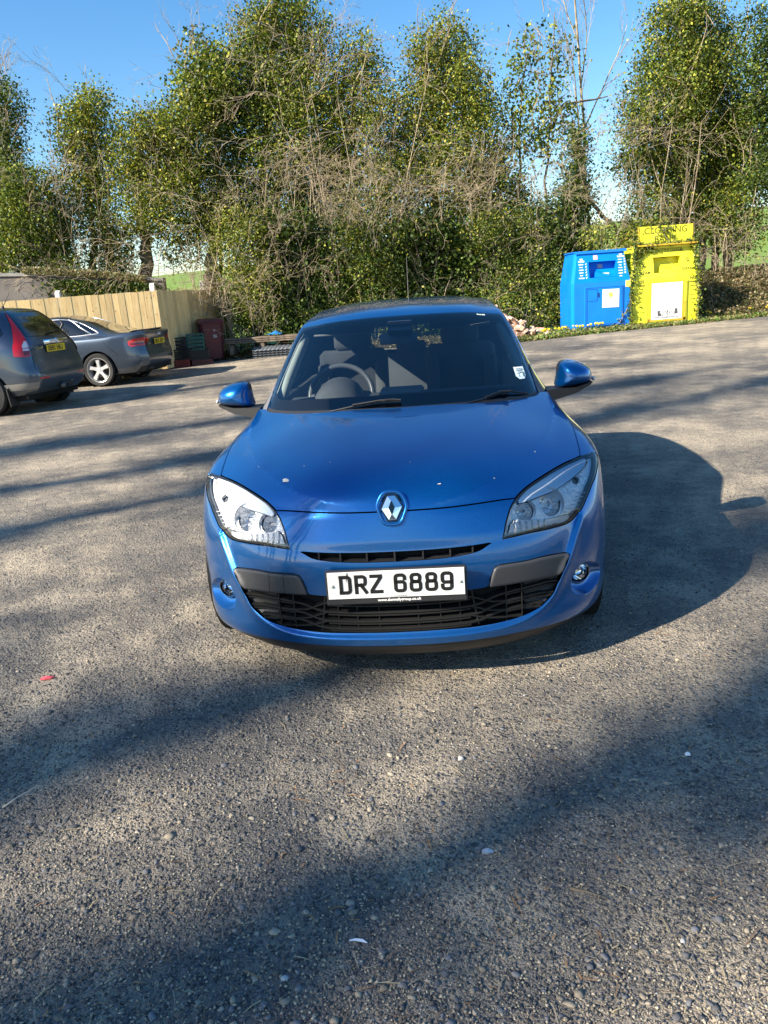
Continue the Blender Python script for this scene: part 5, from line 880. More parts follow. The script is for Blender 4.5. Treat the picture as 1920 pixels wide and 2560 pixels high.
def crown_points(blobs, dens, rs, csize=.2, per=22):
    C, O, K = [], [], []
    for bx, by, bz, rx, ry, rz, dn in blobs:
        nl = int(3.3*dens*dn*rx*rz); ncl = max(3, nl//per); d = rs.normal(0, 1, (ncl, 3)); d /= np.linalg.norm(d, axis=1)[:, None]; rad = rs.random(ncl)**.38*(1+.24*abs(rs.normal(0, 1, ncl))*(rs.random(ncl) < .24))
        c = np.array([bx, by, bz])+d*rad[:, None]*np.array([rx, ry, rz])*.95; sz = csize*(.5+rs.random(ncl)); q = rs.normal(0, 1, (ncl, per, 3))*sz[:, None, None]*np.array([1, 1, .8]); hang = rs.random((ncl, per))*sz[:, None]*.7; q[..., 2] -= hang
        C.append((c[:, None]+q).reshape(-1, 3)); O.append(np.repeat(d, per, 0)); K.append(np.repeat(rs.random(ncl), per))
    return np.concatenate(C), np.concatenate(O), np.concatenate(K)
def segs_mesh(name, P0, P1, R0, R1, k=3):
    """many tapered prisms at once"""
    D = P1-P0; D /= np.maximum(np.linalg.norm(D, axis=1), 1e-9)[:, None]; A = np.cross(D, np.array([.3, .2, .93])); A /= np.maximum(np.linalg.norm(A, axis=1), 1e-6)[:, None]; B = np.cross(D, A); V = []
    for P, Rr in ((P0, R0), (P1, R1)):
        for j in range(k): a = 2*math.pi*j/k; V.append(P+(A*math.cos(a)+B*math.sin(a))*Rr[:, None])
    V = np.stack(V, 1).reshape(-1, 3); m = 2*k*np.arange(len(P0))[:, None]; F = np.concatenate([m+[j, (j+1) % k, k+(j+1) % k, k+j] for j in range(k)], 1).reshape(-1, 4); return V, F
def grow(p, d, L, r, depth, rs, out, droop=.0, wob=.25, kids=4, spread=.9, nseg=6, shrink=.55):
    p = np.array(p, float); d = np.array(d, float); d /= np.linalg.norm(d); st = L/nseg
    for i in range(nseg):
        r1 = r*(1-.75*(i+1)/nseg) if depth == 0 else r*(1-.55*(i+1)/nseg); r0 = r*(1-(.75 if depth == 0 else .55)*i/nseg); q = p+d*st; out.append((p, q, r0, r1))
        if depth > 0 and i >= 1:
            for _ in range(max(1, int(round(kids/(nseg-1)*rs.uniform(.5, 1.5))))):
                a = rs.normal(0, 1, 3); a -= d*(a@d); a /= np.linalg.norm(a); grow(q, d*(1-.35*spread)+a*spread*rs.uniform(.5, 1.1)+np.array([0, 0, .12]), L*shrink*rs.uniform(.6, 1.2)*(1-.4*i/nseg), r1*.6, depth-1, rs, out, droop, wob, kids, spread, max(3, nseg-1), shrink)
        p = q; d = d+rs.normal(0, wob, 3); d[2] -= droop; d /= np.linalg.norm(d)
def twigs(name, segs, parent, m, k=3, minr=.0025):
    a = np.array([s[0] for s in segs]); b = np.array([s[1] for s in segs]); V, F = segs_mesh(name, a, b, np.maximum([s[2] for s in segs], minr), np.maximum([s[3] for s in segs], minr), k); return link(name, arrmesh(name, V, F, 4, smooth=True), parent, m)
def trunk(parent, lines, r0, name='trunk'):
    for L in lines:
        b = MB(); n = len(L); rs_ = [r0*(1-.75*i/(n-1)) for i in range(n)]; P = resample([tuple(p[:2])+(p[2],) for p in L], 9, (1, 1, 1), False) if False else L
        pts = []; rad = []
        for i in range(n-1):
            for k in range(5):
                u = k/5; pts.append(tuple(L[i][j]*(1-u)+L[i+1][j]*u+(rng.normal(0, .035) if j < 2 else 0) for j in range(3))); rad.append(rs_[i]*(1-u)+rs_[i+1]*u)
        pts.append(L[-1]); rad.append(rs_[-1]); b.tube(pts, [q*(.85+.3*rng.random()) for q in rad], 9); b.build(name, BARK, parent, smooth=True)
def tree(key, name, label, cat, group=None, dens=2300, size=.058, pal=IVY, wts=(.24, .3, .24, .15, .07), csize=.17, bare=0, tr=.13, bdir=None, leafm=None, seed=1, blen=1.3, per=22):
    blobs, lines = TREES[key]; rs = np.random.default_rng(seed); cx = np.mean([b[0] for b in blobs]); cy_ = np.mean([b[1] for b in blobs])
    base = (lines[0][0][0], lines[0][0][1]) if lines else (cx, cy_); T = thing(name, label, cat, (base[0], base[1], hz(*base)), 0, group); off = np.array([base[0], base[1], hz(*base)])
    C, O, K = crown_points(blobs, dens, rs, csize, per); ok = C[:, 2] > hgt(C[:, 0], C[:, 1])+.02; C, K = C[ok], K[ok]; n = len(C)
    V, F, col = leaves_at(C-off, size, pal, .5, None, wts, rs); col = col*np.repeat(.62+.76*K[:n], 2)[:, None]
    link('foliage', arrmesh('foliage', V, F, 3, col=col), T, leafm or LEAF)
    if lines:
        Ls = [[(p[0]-off[0], p[1]-off[1], p[2]-off[2]) for p in L] for L in lines]
        for L in Ls: L[0] = (L[0][0], L[0][1], min(L[0][2], 0.) if L[0][2] < 1.2 else L[0][2])
        trunk(T, Ls, tr)
    segs = []
    for _ in range(bare):
        b = blobs[rs.integers(len(blobs))]; d = rs.normal(0, 1, 3); d[1] = -abs(d[1]); d /= np.linalg.norm(d); p = np.array(b[:3])-off+d*np.array(b[3:6])*.6
        grow(p, d*.7+np.array([rs.normal(0, .4), -.25, .35]) if bdir is None else np.array(bdir)+d*.5, blen*rs.uniform(.5, 1.3), .008, 2, rs, segs, .04, .22, 4, .8, 5, .5)
    # thin inner limbs
    for b in blobs:
        for _ in range(2):
            p = np.array(b[:3])-off+rs.normal(0, .3, 3); grow(p-np.array([0, 0, b[5]*.8]), rs.normal(0, .35, 3)+np.array([0, 0, 1]), b[5]*1.9, .014, 1, rs, segs, .0, .18, 4, .7, 6, .45)
    if segs: twigs('branches', segs, T, TWIG)
    return T
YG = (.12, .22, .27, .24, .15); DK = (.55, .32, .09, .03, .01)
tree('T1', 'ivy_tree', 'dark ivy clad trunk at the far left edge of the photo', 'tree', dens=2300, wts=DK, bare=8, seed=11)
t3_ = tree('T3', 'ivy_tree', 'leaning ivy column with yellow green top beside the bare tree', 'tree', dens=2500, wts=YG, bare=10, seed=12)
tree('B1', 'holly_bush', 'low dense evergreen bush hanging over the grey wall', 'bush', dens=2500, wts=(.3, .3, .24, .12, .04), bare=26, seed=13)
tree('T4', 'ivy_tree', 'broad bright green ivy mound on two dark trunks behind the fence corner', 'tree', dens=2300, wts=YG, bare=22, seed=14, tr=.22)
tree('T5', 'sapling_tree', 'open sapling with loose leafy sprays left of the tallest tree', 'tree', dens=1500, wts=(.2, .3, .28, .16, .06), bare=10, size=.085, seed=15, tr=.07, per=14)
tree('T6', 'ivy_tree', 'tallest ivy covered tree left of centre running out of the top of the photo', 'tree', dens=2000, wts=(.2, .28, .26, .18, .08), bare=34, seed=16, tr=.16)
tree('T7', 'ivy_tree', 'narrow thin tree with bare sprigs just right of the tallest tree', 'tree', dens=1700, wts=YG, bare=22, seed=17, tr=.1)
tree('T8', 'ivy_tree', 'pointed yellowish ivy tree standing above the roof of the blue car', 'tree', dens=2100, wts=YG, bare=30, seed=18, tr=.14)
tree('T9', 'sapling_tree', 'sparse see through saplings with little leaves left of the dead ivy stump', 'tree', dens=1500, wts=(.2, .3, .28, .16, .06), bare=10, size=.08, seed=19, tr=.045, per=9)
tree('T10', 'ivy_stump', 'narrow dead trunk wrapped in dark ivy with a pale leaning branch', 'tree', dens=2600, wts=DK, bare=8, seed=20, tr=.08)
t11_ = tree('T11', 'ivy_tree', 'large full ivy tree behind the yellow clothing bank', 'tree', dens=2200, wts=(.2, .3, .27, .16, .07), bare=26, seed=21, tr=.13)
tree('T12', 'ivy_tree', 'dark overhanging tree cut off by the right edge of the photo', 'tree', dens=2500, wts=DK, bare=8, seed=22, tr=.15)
for src, dx, lb in ((t3_, -6.2, 'ivy tree continuing the tree line just beyond the left edge of the photo'), (t11_, -25.5, 'broad ivy tree further left beyond the photo edge'), (t11_, 5.6, 'broad ivy tree continuing the tree line beyond the right edge of the photo'), (t3_, 19.5, 'narrow ivy tree furthest right beyond the photo edge')):
    c_ = copy_tree(src); c_.location.x += dx; c_.location.z = hz(c_.location.x, c_.location.y); tag(c_, lb, 'tree')
UG = 'bushes at the foot of the tree line'
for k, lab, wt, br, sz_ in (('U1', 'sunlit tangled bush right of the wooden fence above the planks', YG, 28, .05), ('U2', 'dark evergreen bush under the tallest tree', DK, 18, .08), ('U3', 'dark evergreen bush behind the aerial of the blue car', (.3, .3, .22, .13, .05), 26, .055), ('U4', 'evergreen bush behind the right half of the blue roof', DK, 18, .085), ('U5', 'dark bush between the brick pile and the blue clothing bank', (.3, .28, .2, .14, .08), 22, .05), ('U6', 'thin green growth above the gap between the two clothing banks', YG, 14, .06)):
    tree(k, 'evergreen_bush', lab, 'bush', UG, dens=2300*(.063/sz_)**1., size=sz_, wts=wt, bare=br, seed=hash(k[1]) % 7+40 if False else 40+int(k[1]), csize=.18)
# bare trees and bramble tangles
def bare_tree(base, H_, r, label, seed, depth=3, kids=5, spread=.75, lean=(0, 0), wob=.10, L0=None, name='bare_tree', cat='tree', m=None):
    rs = np.random.default_rng(seed); T = thing(name, label, cat, (base[0], base[1], hz(*base))); S = []; grow((0, 0, -.1), (lean[0], lean[1], 1), H_, r, depth, rs, S, 0, wob, kids, spread, 8, .48)
    nt = 8; big = [s for s in S if s[2] > r*.3]; sm = [s for s in S if s[2] <= r*.3]; twigs('trunk', big, T, m or TWIG, 7); twigs('branches', sm, T, m or TWIG, 3, .004); return T
bare_tree((-9.3, 22.8), 7.6, .07, 'leafless grey tree with a fine fan of twigs against the sky at far left', 5, 3, 10, .8, (.03, 0), .06)
bare_tree((6.6, 23.6), 8.3, .055, 'leafless thin tree with a feathery top left of the big right tree', 8, 3, 6, .6, (.06, 0), .08)
def bramble(x0, x1, z0, z1, y, n, label, seed, L=1.7, name='bramble_tangle'):
    rs = np.random.default_rng(seed); cx = (x0+x1)/2; T = thing(name, label, 'bramble', (cx, y, hz(cx, y))); S = []; zz = hz(cx, y)
    for _ in range(int(n*.36)):
        p = np.array([rs.uniform(x0, x1)-cx, rs.uniform(-.3, .3), rs.uniform(z0, z1)-zz]); a = rs.choice([-1, 1]); grow(p, (a*rs.uniform(.4, 1.2), -rs.uniform(.1, .7), rs.uniform(-.1, .8)), L*rs.uniform(.5, 1.3), .0065, 2, rs, S, .10, .16, 4, .75, 7, .5)
    for _ in range(7):
        p = np.array([rs.uniform(x0, x1)-cx, .3, 0.]); grow(p, (rs.normal(0, .15), 0, 1), z1-zz, .02, 1, rs, S, .0, .06, 5, .7, 9, .3)
    twigs('stems', S, T, TWIG, 3, .0035); return T
def px(u, v, y):   # helper used once for world coordinates of hedge zones (values in metres)
    d = _fw+_X*((u-960)/1925)+_D*((v-1280)/1925); k = y/d.y; return d.x*k, 1.517+d.z*k
for (u0, v0, u1, v1, n, lab, sd) in ((395, 600, 540, 740, 30, 'few bare stems in the gap above the fence corner', 30), (560, 380, 900, 600, 75, 'pale tangle of bare stems hanging in front of the tallest tree', 31), (900, 400, 1320, 560, 95, 'widest pale tangle of bare stems above the blue car', 32), (760, 160, 960, 420, 34, 'high bare stems between the tallest tree and the pointed tree', 33), (1330, 420, 1520, 640, 30, 'sparse bare stems above the blue clothing bank', 34), (540, 690, 680, 830, 40, 'low sunlit tangle of pale stems right of the fence end', 35), (1780, 560, 1920, 800, 46, 'dark tangle of bare stems on the bank at the right edge', 36), (0, 420, 180, 560, 26, 'bare stems over the evergreen bush at far left', 37), (1560, 300, 1800, 520, 34, 'bare stems hanging in the big right tree', 38)):
    yy = 21.0 if v0 < 600 else 20.6; (a, b), (c, d) = px(u0, v1, yy), px(u1, v0, yy); bramble(a, c, b, d, yy, n, lab, sd)
# ground cover along the verge
def cover(name, n, xr, yo, zmax, size, pal, label, wts=None, seed=3, stuff=True):
    rs = np.random.default_rng(seed); x = rs.uniform(xr[0], xr[1], n); y = edge_y(x)+rs.uniform(yo[0], yo[1], n); z = hgt(x, y)+rs.random(n)**2*zmax*(.4+.6*np.clip((y-edge_y(x))/1.0, .1, 1))+.01
    V, F, col = leaves_at(np.stack([x, y, z], 1), size, pal, .9, None, wts, rs); o = link(name, arrmesh(name, V, F, 3, col=col), None, HERB); tag(o, label, kind='stuff'); return o
GR = np.array([(.08, .14, .03), (.14, .22, .04), (.30, .27, .12), (.22, .16, .08), (.36, .33, .16)])
cover('verge_plants', 30000, (2.9, 12.5), (-.1, 1.1), .16, .05, GR, 'mixed weeds and dry grass along the far edge of the asphalt', (.25, .3, .2, .1, .15))
cover('leaf_litter', 16000, (-4.2, 3), (.0, 1.8), .12, .05, np.array([(.10, .07, .035), (.16, .11, .05), (.06, .07, .02), (.24, .19, .11)]), 'brown leaf litter and weeds under the bushes', None, 4)
def bank_cover():
    rs = np.random.default_rng(9); n = 26000; x = rs.uniform(7.9, 13, n); y = rs.uniform(19.0, 22.5, n); z = hgt(x, y)+np.clip(y-19.2, 0, 2.0)*.42+rs.random(n)**2*.25
    V, F, col = leaves_at(np.stack([x, y, z], 1), .055, np.array([(.16, .12, .06), (.24, .19, .10), (.08, .11, .03), (.10, .07, .04), (.30, .26, .15)]), .7, None, None, rs)
    tag(link('bank_undergrowth', arrmesh('bank_undergrowth', V, F, 3, col=col), None, HERB), 'dry brown undergrowth on the low bank right of the yellow bank', kind='stuff')
    xs = np.linspace(7.9, 16, 20); ys = np.linspace(19.0, 24, 12); o = grid_sheet('earth_bank', xs, ys, lambda X, Y: hgt(X, Y)+np.clip(Y-19.2, 0, 2.0)*.42*np.clip((X-7.9)*2, 0, 1)-.02, SOIL); tag(o, kind='structure')
bank_cover()
def wall_top():
    rs = np.random.default_rng(19); n = 5000; x = rs.uniform(-8.6, -5.6, n); y = rs.uniform(20.3, 20.8, n); z = 2.62-.25*(x+8.6)/1.6*.6+rs.random(n)**2*.28+.0*x; z = np.interp(x, [-8.6, -6.6, -5.6], [2.62, 2.38, 2.2])+rs.random(n)**2*.16
    V, F, col = leaves_at(np.stack([x, y, z], 1), .05, np.array([(.30, .25, .15), (.2, .15, .09), (.12, .15, .05)]), .5, None, None, rs); T = thing('bramble_heap', 'dead tan bramble heap lying on top of the grey wall', 'bramble', (-7, 20.5, 2.3)); V = V-np.array([-7, 20.5, 2.3]); link('foliage', arrmesh('foliage', V, F, 3, col=col), T, HERB)
    S = []
    for _ in range(50): grow((rs.uniform(-1.5, 1.4), rs.uniform(-.2, .2), rs.uniform(0, .25)), (rs.normal(0, 1), -.3, rs.uniform(-.2, .5)), .7, .006, 1, rs, S, .1, .3, 4, .8, 5, .5)
    twigs('stems', S, T, TWIG)
    n = 3500; x = np.concatenate([rs.normal(-7.15, .4, n//2), rs.normal(-6.1, .45, n//2)]); z = np.interp(x, [-8.6, -5], [2.5, 2.1])-abs(rs.normal(0, .3, n)); y = 20.28-rs.random(n)*.08
    V, F, col = leaves_at(np.stack([x+7, y-20.3, z-1], 1), .07, IVY, .3, None, DK, rs); T = thing('ivy', 'dark ivy spilling down the face of the grey wall', 'ivy', (-7, 20.3, 1)); link('foliage', arrmesh('foliage', V, F, 3, col=col), T, LEAF)
wall_top()
# ================================================================ the two dark cars on the left
def sell(W, yf, yr, n, M=16):
    o = []; yc = (yf+yr)/2; L = (yr-yf)/2
    for i in range(M+1):
        th = math.pi*i/M; o.append((W*abs(math.sin(th))**(2/n), yc+L*np.sign(math.cos(th))*abs(math.cos(th))**(2/n)))
    return o
class RingSkin(Skin):
    """closed stack of rings; column 0 = rear centre, last column = front centre"""
    def nrm0(s, a, b, f): return -Skin.nrm0(s, a, b, f)
    def __init__(s, R):
        D = []
        for W, yf, yr, n, zf, zm, zr in R:
            D.append([(x, y, float(np.interp((y-yf)/max(1e-6, yr-yf), [0, .3, .75, 1], [zf, zm, zm, zr]))) for x, y in sell(W, yf, yr, n)])
        Skin.__init__(s, D)
    def pad(self, C):
        m = np.array([-1, 1, 1]); C = np.concatenate([C[:, 1:2]*m, C, C[:, -2:-1]*m, C[:, -3:-2]*m], 1)
        return np.concatenate([2*C[:1]-C[1:2], C, 2*C[-1:]-C[-2:-1], 3*C[-1:]-2*C[-2:-1]], 0)
CRV = [(.84, .15, 4.42, 7, .25, .25, .30), (.885, .05, 4.54, 7, .40, .38, .42), (.905, .0, 4.57, 7, .60, .58, .60), (.91, .04, 4.52, 7, .78, .78, .76), (.905, .12, 4.47, 7, .92, .97, .98), (.875, 1.05, 4.42, 6, 1.02, 1.09, 1.10), (.80, 1.65, 4.27, 5, 1.30, 1.33, 1.33), (.72, 2.15, 4.05, 4.5, 1.55, 1.56, 1.55), (.62, 2.4, 3.85, 4, 1.62, 1.64, 1.635), (.36, 2.75, 3.5, 3, 1.655, 1.68, 1.675), (.02, 3.0, 3.2, 2, 1.66, 1.685, 1.68)]
AUD = [(.85, .15, 4.58, 6, .2, .2, .24), (.895, .04, 4.67, 6, .34, .33, .36), (.912, .0, 4.70, 6, .50, .5, .52), (.915, .05, 4.665, 6, .66, .68, .70), (.90, .12, 4.64, 6, .76, .85, .90), (.865, .35, 4.62, 6, .84, .94, 1.035), (.80, 1.35, 4.0, 5, .98, .99, 1.06), (.705, 1.95, 3.45, 4, 1.22, 1.23, 1.25), (.61, 2.3, 3.05, 3.5, 1.36, 1.375, 1.36), (.36, 2.5, 2.85, 3, 1.40, 1.42, 1.41), (.02, 2.6, 2.75, 2, 1.42, 1.427, 1.42)]
GREY1 = paint('dark_blue_grey_paint', (.065, .09, .13), (.8, 1.2), .3, .6, dust=.5)
TINT = mat('tinted_window', (.008, .010, .012), .04, coat=1., spec=.6); REDL = mat('red_lamp', (.55, .008, .012), .12, coat=1.); REDD = mat('dark_red_lamp', (.16, .004, .008), .15, coat=1.); SILV = mat('lamp_clear', (.62, .62, .66), .15, .4, coat=1.)
def other_car(kind):
    if kind == 'crv': SK = RingSkin(CRV); rc, yaw, L, z0 = (-5.17, 13.15), -101, 4.57, .05; T = thing('family_suv', 'dark blue grey four by four with a tow bar, cut off by the left edge', 'car'); wy = (.9, 3.72); wr = .345; zc = .345
    else: SK = RingSkin(AUD); rc, yaw, L, z0 = (-4.41, 16.6), -98, 4.70, .09; T = thing('saloon_car', 'dark blue grey saloon with five spoke alloy wheels parked beside the wooden fence', 'car'); wy = (.88, 3.69); wr = .33; zc = .33
    c, s = math.cos(R_(yaw)), math.sin(R_(yaw)); T.location = (rc[0]-L*-s, rc[1]-L*c, z0); T.rotation_euler = (0, 0, R_(yaw))
    kw = dict(sc=(.3, .2), smooth=False)
    holes = []
    for y in wy: holes.append(find_st(SK, [(y+(wr+.045)*math.cos(a), zc+(wr+.045)*math.sin(a)) for a in np.linspace(-.35, math.pi+.35, 22)], 2, 14, 0, 4))
    holes = [[(a, max(.06, b)) for a, b in h] for h in holes]
    SK2 = SK; full = [(.0, 0), (16, 0), (16, 9.98), (0, 9.98)]
    panel(SK, full, holes, 'body', GREY1, T, hs=.22, ht=.22, flange=.03, h=.05, mirror=True, **kw)
    def st(name, poly, m, parent, off=.003, mirror=False, both=False, fl=.006, h=.03):
        r = panel(SK, poly, [], name, m, parent, hs=.3, ht=.2, off=off, flange=fl, h=h, mirror=both, **kw); return r
    und = MB(); und.box((0, L/2, .3), (1.45, L-.5, .2)); und.build('underbody', VOID, T)
    for x in (-1, 1):
        for y in wy:
            build_wheel(T, x*.80, y, wr, .225, side=x, rimr=wr*(.74 if kind == 'a' else .62), z=zc)
            a = MB(); a.rev([(wr+.05, -.14), (wr+.06, 0), (wr+.05, .11)], (x*.76, y, zc), 'x', 28); a.build('wheel_arch_liner', VOID, T)
    def at(s, t, o=0.): return SK.at(s, t, o)
    def line(pts, r, name, m, parent, o=.001):
        b = MB(); b.tube([at(s, t, o) for s, t in pts], r, 5); return b.build(name, m, parent, smooth=True)
    def rear_text(txt, x, z, size, m, parent, name, yo, bold=.0006, yawc=0., kx=1.):
        v, f = text_mesh(txt, size, bold, kx, depth=.001); t = MB(); t.add([(-a+x, yo-b+.0, c_+z) for a, b, c_ in v], f); return t.build(name, m, parent)
    def plate(txt, x, z, tilt):
        y = None; S = np.linspace(0, 1.2, 40); 
        yy = max(SK.at(q, tt).y for q in (0, .2, .4) for tt in ((3.5, 4, 4.5) if kind == 'crv' else (2.9, 3.3, 3.6)) )+.006
        p = MB(); p.box((x, yy, z), (.52, .008, .112), bev=.003); po = p.build('number_plate', YEL, T)
        t = MB(); plate_glyphs(t, txt, .079, -.232, 0, 0, 0); q = MB(); q.add([(-(a)+x, yy+.0045-b, c_+z) for a, b, c_ in t.v], t.f); q.build('registration', INKB, po); return yy
    if kind == 'crv':
        gl = [(0, 7.62), (.9, 7.58), (1.35, 7.3), (1.5, 6.7), (1.5, 6.1), (1.35, 5.5), (.9, 5.42), (0, 5.36)]
        st('rear_window', mir(gl), TINT, T, .004, h=.04)
        lamp = [(1.75, 7.15), (1.62, 7.26), (1.78, 6.7), (1.88, 6.1), (1.62, 5.5), (1.38, 4.6), (1.5, 3.6), (2.6, 3.55), (4.0, 3.64), (3.85, 4.76), (3.3, 5.52), (2.75, 6.1), (2.3, 6.6)]
        for f_ in (lambda q: q, neg):
            lo = st('tail_lamp', f_(lamp), REDL, T, .012, fl=.014)
            st('reverse_lamp', f_([(1.62, 5.1), (1.45, 4.6), (1.52, 4.35), (2.6, 4.3), (2.6, 4.7), (2.1, 5.1)]), SILV, lo, .015); st('lower_lens', f_([(1.48, 4.3), (1.52, 3.68), (2.6, 3.66), (2.6, 3.98), (1.5, 3.98)]), REDD, lo, .015); st('white_lens', f_([(1.5, 4.25), (1.52, 4.02), (2.6, 4.02), (2.6, 4.24)]), SILV, lo, .016)
            st('bumper_strip', f_([(1.6, 1.42), (3.3, 1.42), (5.9, 1.42), (5.6, .8), (3.2, .75), (1.6, .8)]), mat('bumper_silver', (.24, .23, .21), .5, .3), T, .006); st('rear_reflector', f_([(.7, 1.6), (1.4, 1.62), (1.4, 1.74), (.7, 1.72)]), REDL, T, .004)
            st('side_window', f_([(4.4, 5.75), (4.3, 6.1), (4.5, 6.8), (6.2, 7.2), (8, 7.3), (10, 7.2), (11.5, 6.0), (11.7, 5.55), (8, 5.45), (5.2, 5.45)]), TINT, T, .004, h=.05)
        line([(-1.45, 5.3), (-1.3, 3.6), (-1.6, 2.6), (-1.2, 2.15), (0, 2.05), (1.2, 2.15), (1.6, 2.6), (1.3, 3.6), (1.45, 5.3)], .004, 'tailgate_seam', VOID, T)
        line([(-2.2, 7.2), (-1.75, 6.1), (-1.3, 5.2)], .006, 'window_seal', BLK, T)
        yy = plate('SB61 HNJ', -.0, .98, 0)
        b = MB(); b.box((0, yy+.012, 1.085), (.66, .03, .075), bev=.014); cb = b.build('chrome_garnish', CHR, T, smooth=True, angle=50)
        b = MB()
        for x0, x1 in ((-.022, -.012), (.022, .012)): b.tube([(x0*1.3, yy+.034, 1.13), (x1, yy+.034, 1.09), (x0, yy+.034, 1.05)], .006, 6)
        b.tube([(-.014, yy+.034, 1.092), (.014, yy+.034, 1.092)], .006, 6); b.tube([(.045*math.cos(a)*.9, yy+.03, 1.09+.05*math.sin(a)) for a in np.linspace(0, 6.283, 17)], .0045, 6); b.build('badge', CHR, cb, smooth=True)
        rear_text('CR-V', .46, 1.0, .07, CHR, T, 'model_badge', yy-.004, .002, kx=1.3)
        b = MB(); b.tube([(0, 4.35, .36), (0, 4.62, .36), (0, 4.68, .40)], .022, 10); b.rev([(.001, .0), (.02, .01), (.028, .03), (.02, .05), (.001, .058)], (0, 4.68, .40), 'z', 16); b.box((.07, 4.55, .36), (.12, .1, .1), bev=.02); b.build('tow_bar', mat('tow_bar_steel', (.10, .10, .11), .35, .7), T, smooth=True, angle=50)
        b = MB(); q = SK.at(.2, 8.4); b.tube([(.0, q.y-.05, q.z+.02), (.0, q.y+.12, q.z+.24)], [.006, .003], 6); b.rev([(.001, .05), (.02, .045), (.03, 0)], (.0, q.y-.05, q.z-.01), 'z', 12); b.build('aerial', BLK, T, smooth=True)
        b = MB(); b.tube([at(.0, 5.5, .03), at(-.9, 5.62, .03), at(-1.3, 5.75, .02)], [.012, .007, .006], 6); b.build('rear_wiper', BLK, T)
        b = MB()
        for x in (-1, 1):
            b = MB(); b.add([(x*.70, 4.12, .14), (x*.90, 4.12, .14), (x*.91, 4.10, .42), (x*.70, 4.10, .42), (x*.70, 4.10, .14), (x*.90, 4.10, .14), (x*.91, 4.08, .42), (x*.70, 4.08, .42)], [(0, 1, 2, 3), (4, 7, 6, 5), (0, 3, 7, 4), (1, 5, 6, 2)])
            b.build('mud_flap', RUB, T)
    else:
        gl = [(0, 7.6), (.8, 7.55), (1.5, 7.0), (1.9, 6.4), (2.0, 6.1), (1.4, 5.98), (0, 5.95)]
        st('rear_window', mir(gl), TINT, T, .004, h=.04)
        for f_ in (lambda q: q, neg):
            side = [(3.8, 7.15), (3.9, 6.6), (4.9, 6.02), (6.6, 6.1), (9, 6.1), (11.6, 6.12), (11.2, 6.9), (10.2, 7.6), (9, 7.75), (6.7, 7.8), (4.6, 7.6)]
            sw = st('side_window', f_(side), TINT, T, .004, h=.05); lp = resample(f_(side), .05, (.3, .2), True)
            b = MB(); b.tube([at(a_, b_, .004) for a_, b_ in lp+[lp[0]]], .009, 6); b.build('window_trim', ALU, sw, smooth=True)
            for s0 in (5.7, 7.9): line(f_([(s0, 6.08), (s0-.35, 6.7), (s0-.9, 7.2), (s0-1.2, 7.7)]), .014 if s0 < 7 else .022, 'window_pillar', ALU if s0 < 7 else BLK, sw, .005)
            lo = st('tail_lamp', f_([(4.25, 3.8), (3.5, 4.0), (1.8, 4.05), (.75, 3.97), (.85, 3.6), (1.3, 3.3), (1.9, 3.22), (4.1, 3.26), (4.3, 3.5)]), REDL, T, .006)
            st('lamp_band', f_([(4.0, 3.42), (1.9, 3.4), (1.2, 3.5), (1.15, 3.62), (1.9, 3.56), (4.0, 3.58)]), REDD, lo, .01)
            line(f_([(6.6, 6.0), (6.5, 5), (6.7, 4), (6.2, 3.2), (5.6, 2.6)]), .004, 'door_seam', VOID, T); line(f_([(4.3, 3.9), (6, 4.05), (9, 4.1), (12, 4.0)]), .004, 'side_crease', GREY1, T)
            b = MB(); q = at(.95 if f_([(1, 1)]) == [(1, 1)] else -.95, .25, -.02); b.tube([(q.x, 4.5, .29), (q.x, 4.66, .29)], .042, 14); b.build('exhaust_tip', mat('dark_exhaust', (.05, .05, .05), .3, .8), T, smooth=True)
        line([(-1.9, 5.0), (-1.1, 4.1), (-1.2, 3.2), (-1.5, 2.7), (-1.2, 2.4), (0, 2.35), (1.2, 2.4), (1.5, 2.7), (1.2, 3.2), (1.1, 4.1), (1.9, 5.0)], .004, 'boot_seam', VOID, T)
        st('rear_diffuser', mir([(0, 1.0), (1.4, 1.0), (3, .8), (3.4, .05), (0, .05)]), BLK, T, .004)
        b = MB(); sp_ = []
        for x in np.linspace(-.72, .72, 21): sp_.append((x, 4.60-.16*abs(x/.72)**2.5, 1.045-.012*abs(x)))
        b.add([(x, y-.07, z-.012) for x, y, z in sp_]+[(x, y+.015, z+.022) for x, y, z in sp_]+[(x, y+.01, z+.0) for x, y, z in sp_], [(i, i+1, 22+i, 21+i) for i in range(20)]+[(21+i, 22+i, 43+i, 42+i) for i in range(20)]+[(42+i, 43+i, i+1, i) for i in range(20)]); b.build('boot_spoiler', GREY1, T, smooth=True, angle=40)
        yy = plate('SB13 WDV', .0, .80, 0); b = MB()
        for k in range(4): cx = -.060+.040*k; b.tube([(cx+.027*math.cos(a), yy+.012, .945+.027*math.sin(a)) for a in np.linspace(0, 6.283, 19)], .0045, 6, cap=False)
        b.build('ring_badge', CHR, T, smooth=True); rear_text('A4', .50, .78, .055, CHR, T, 'model_badge', yy-.01, .001)
        b = MB(); q = SK.at(8, 8.0)
        b.build('roof_seam', VOID, T) if False else None
        for x in (-1, 1):
            b = MB(); b.box((x*.97, 1.75, .98), (.2, .1, .13), bev=.04); b.build('door_mirror', GREY1, T, smooth=True, angle=60)
    return T
other_car('crv'); other_car('a')

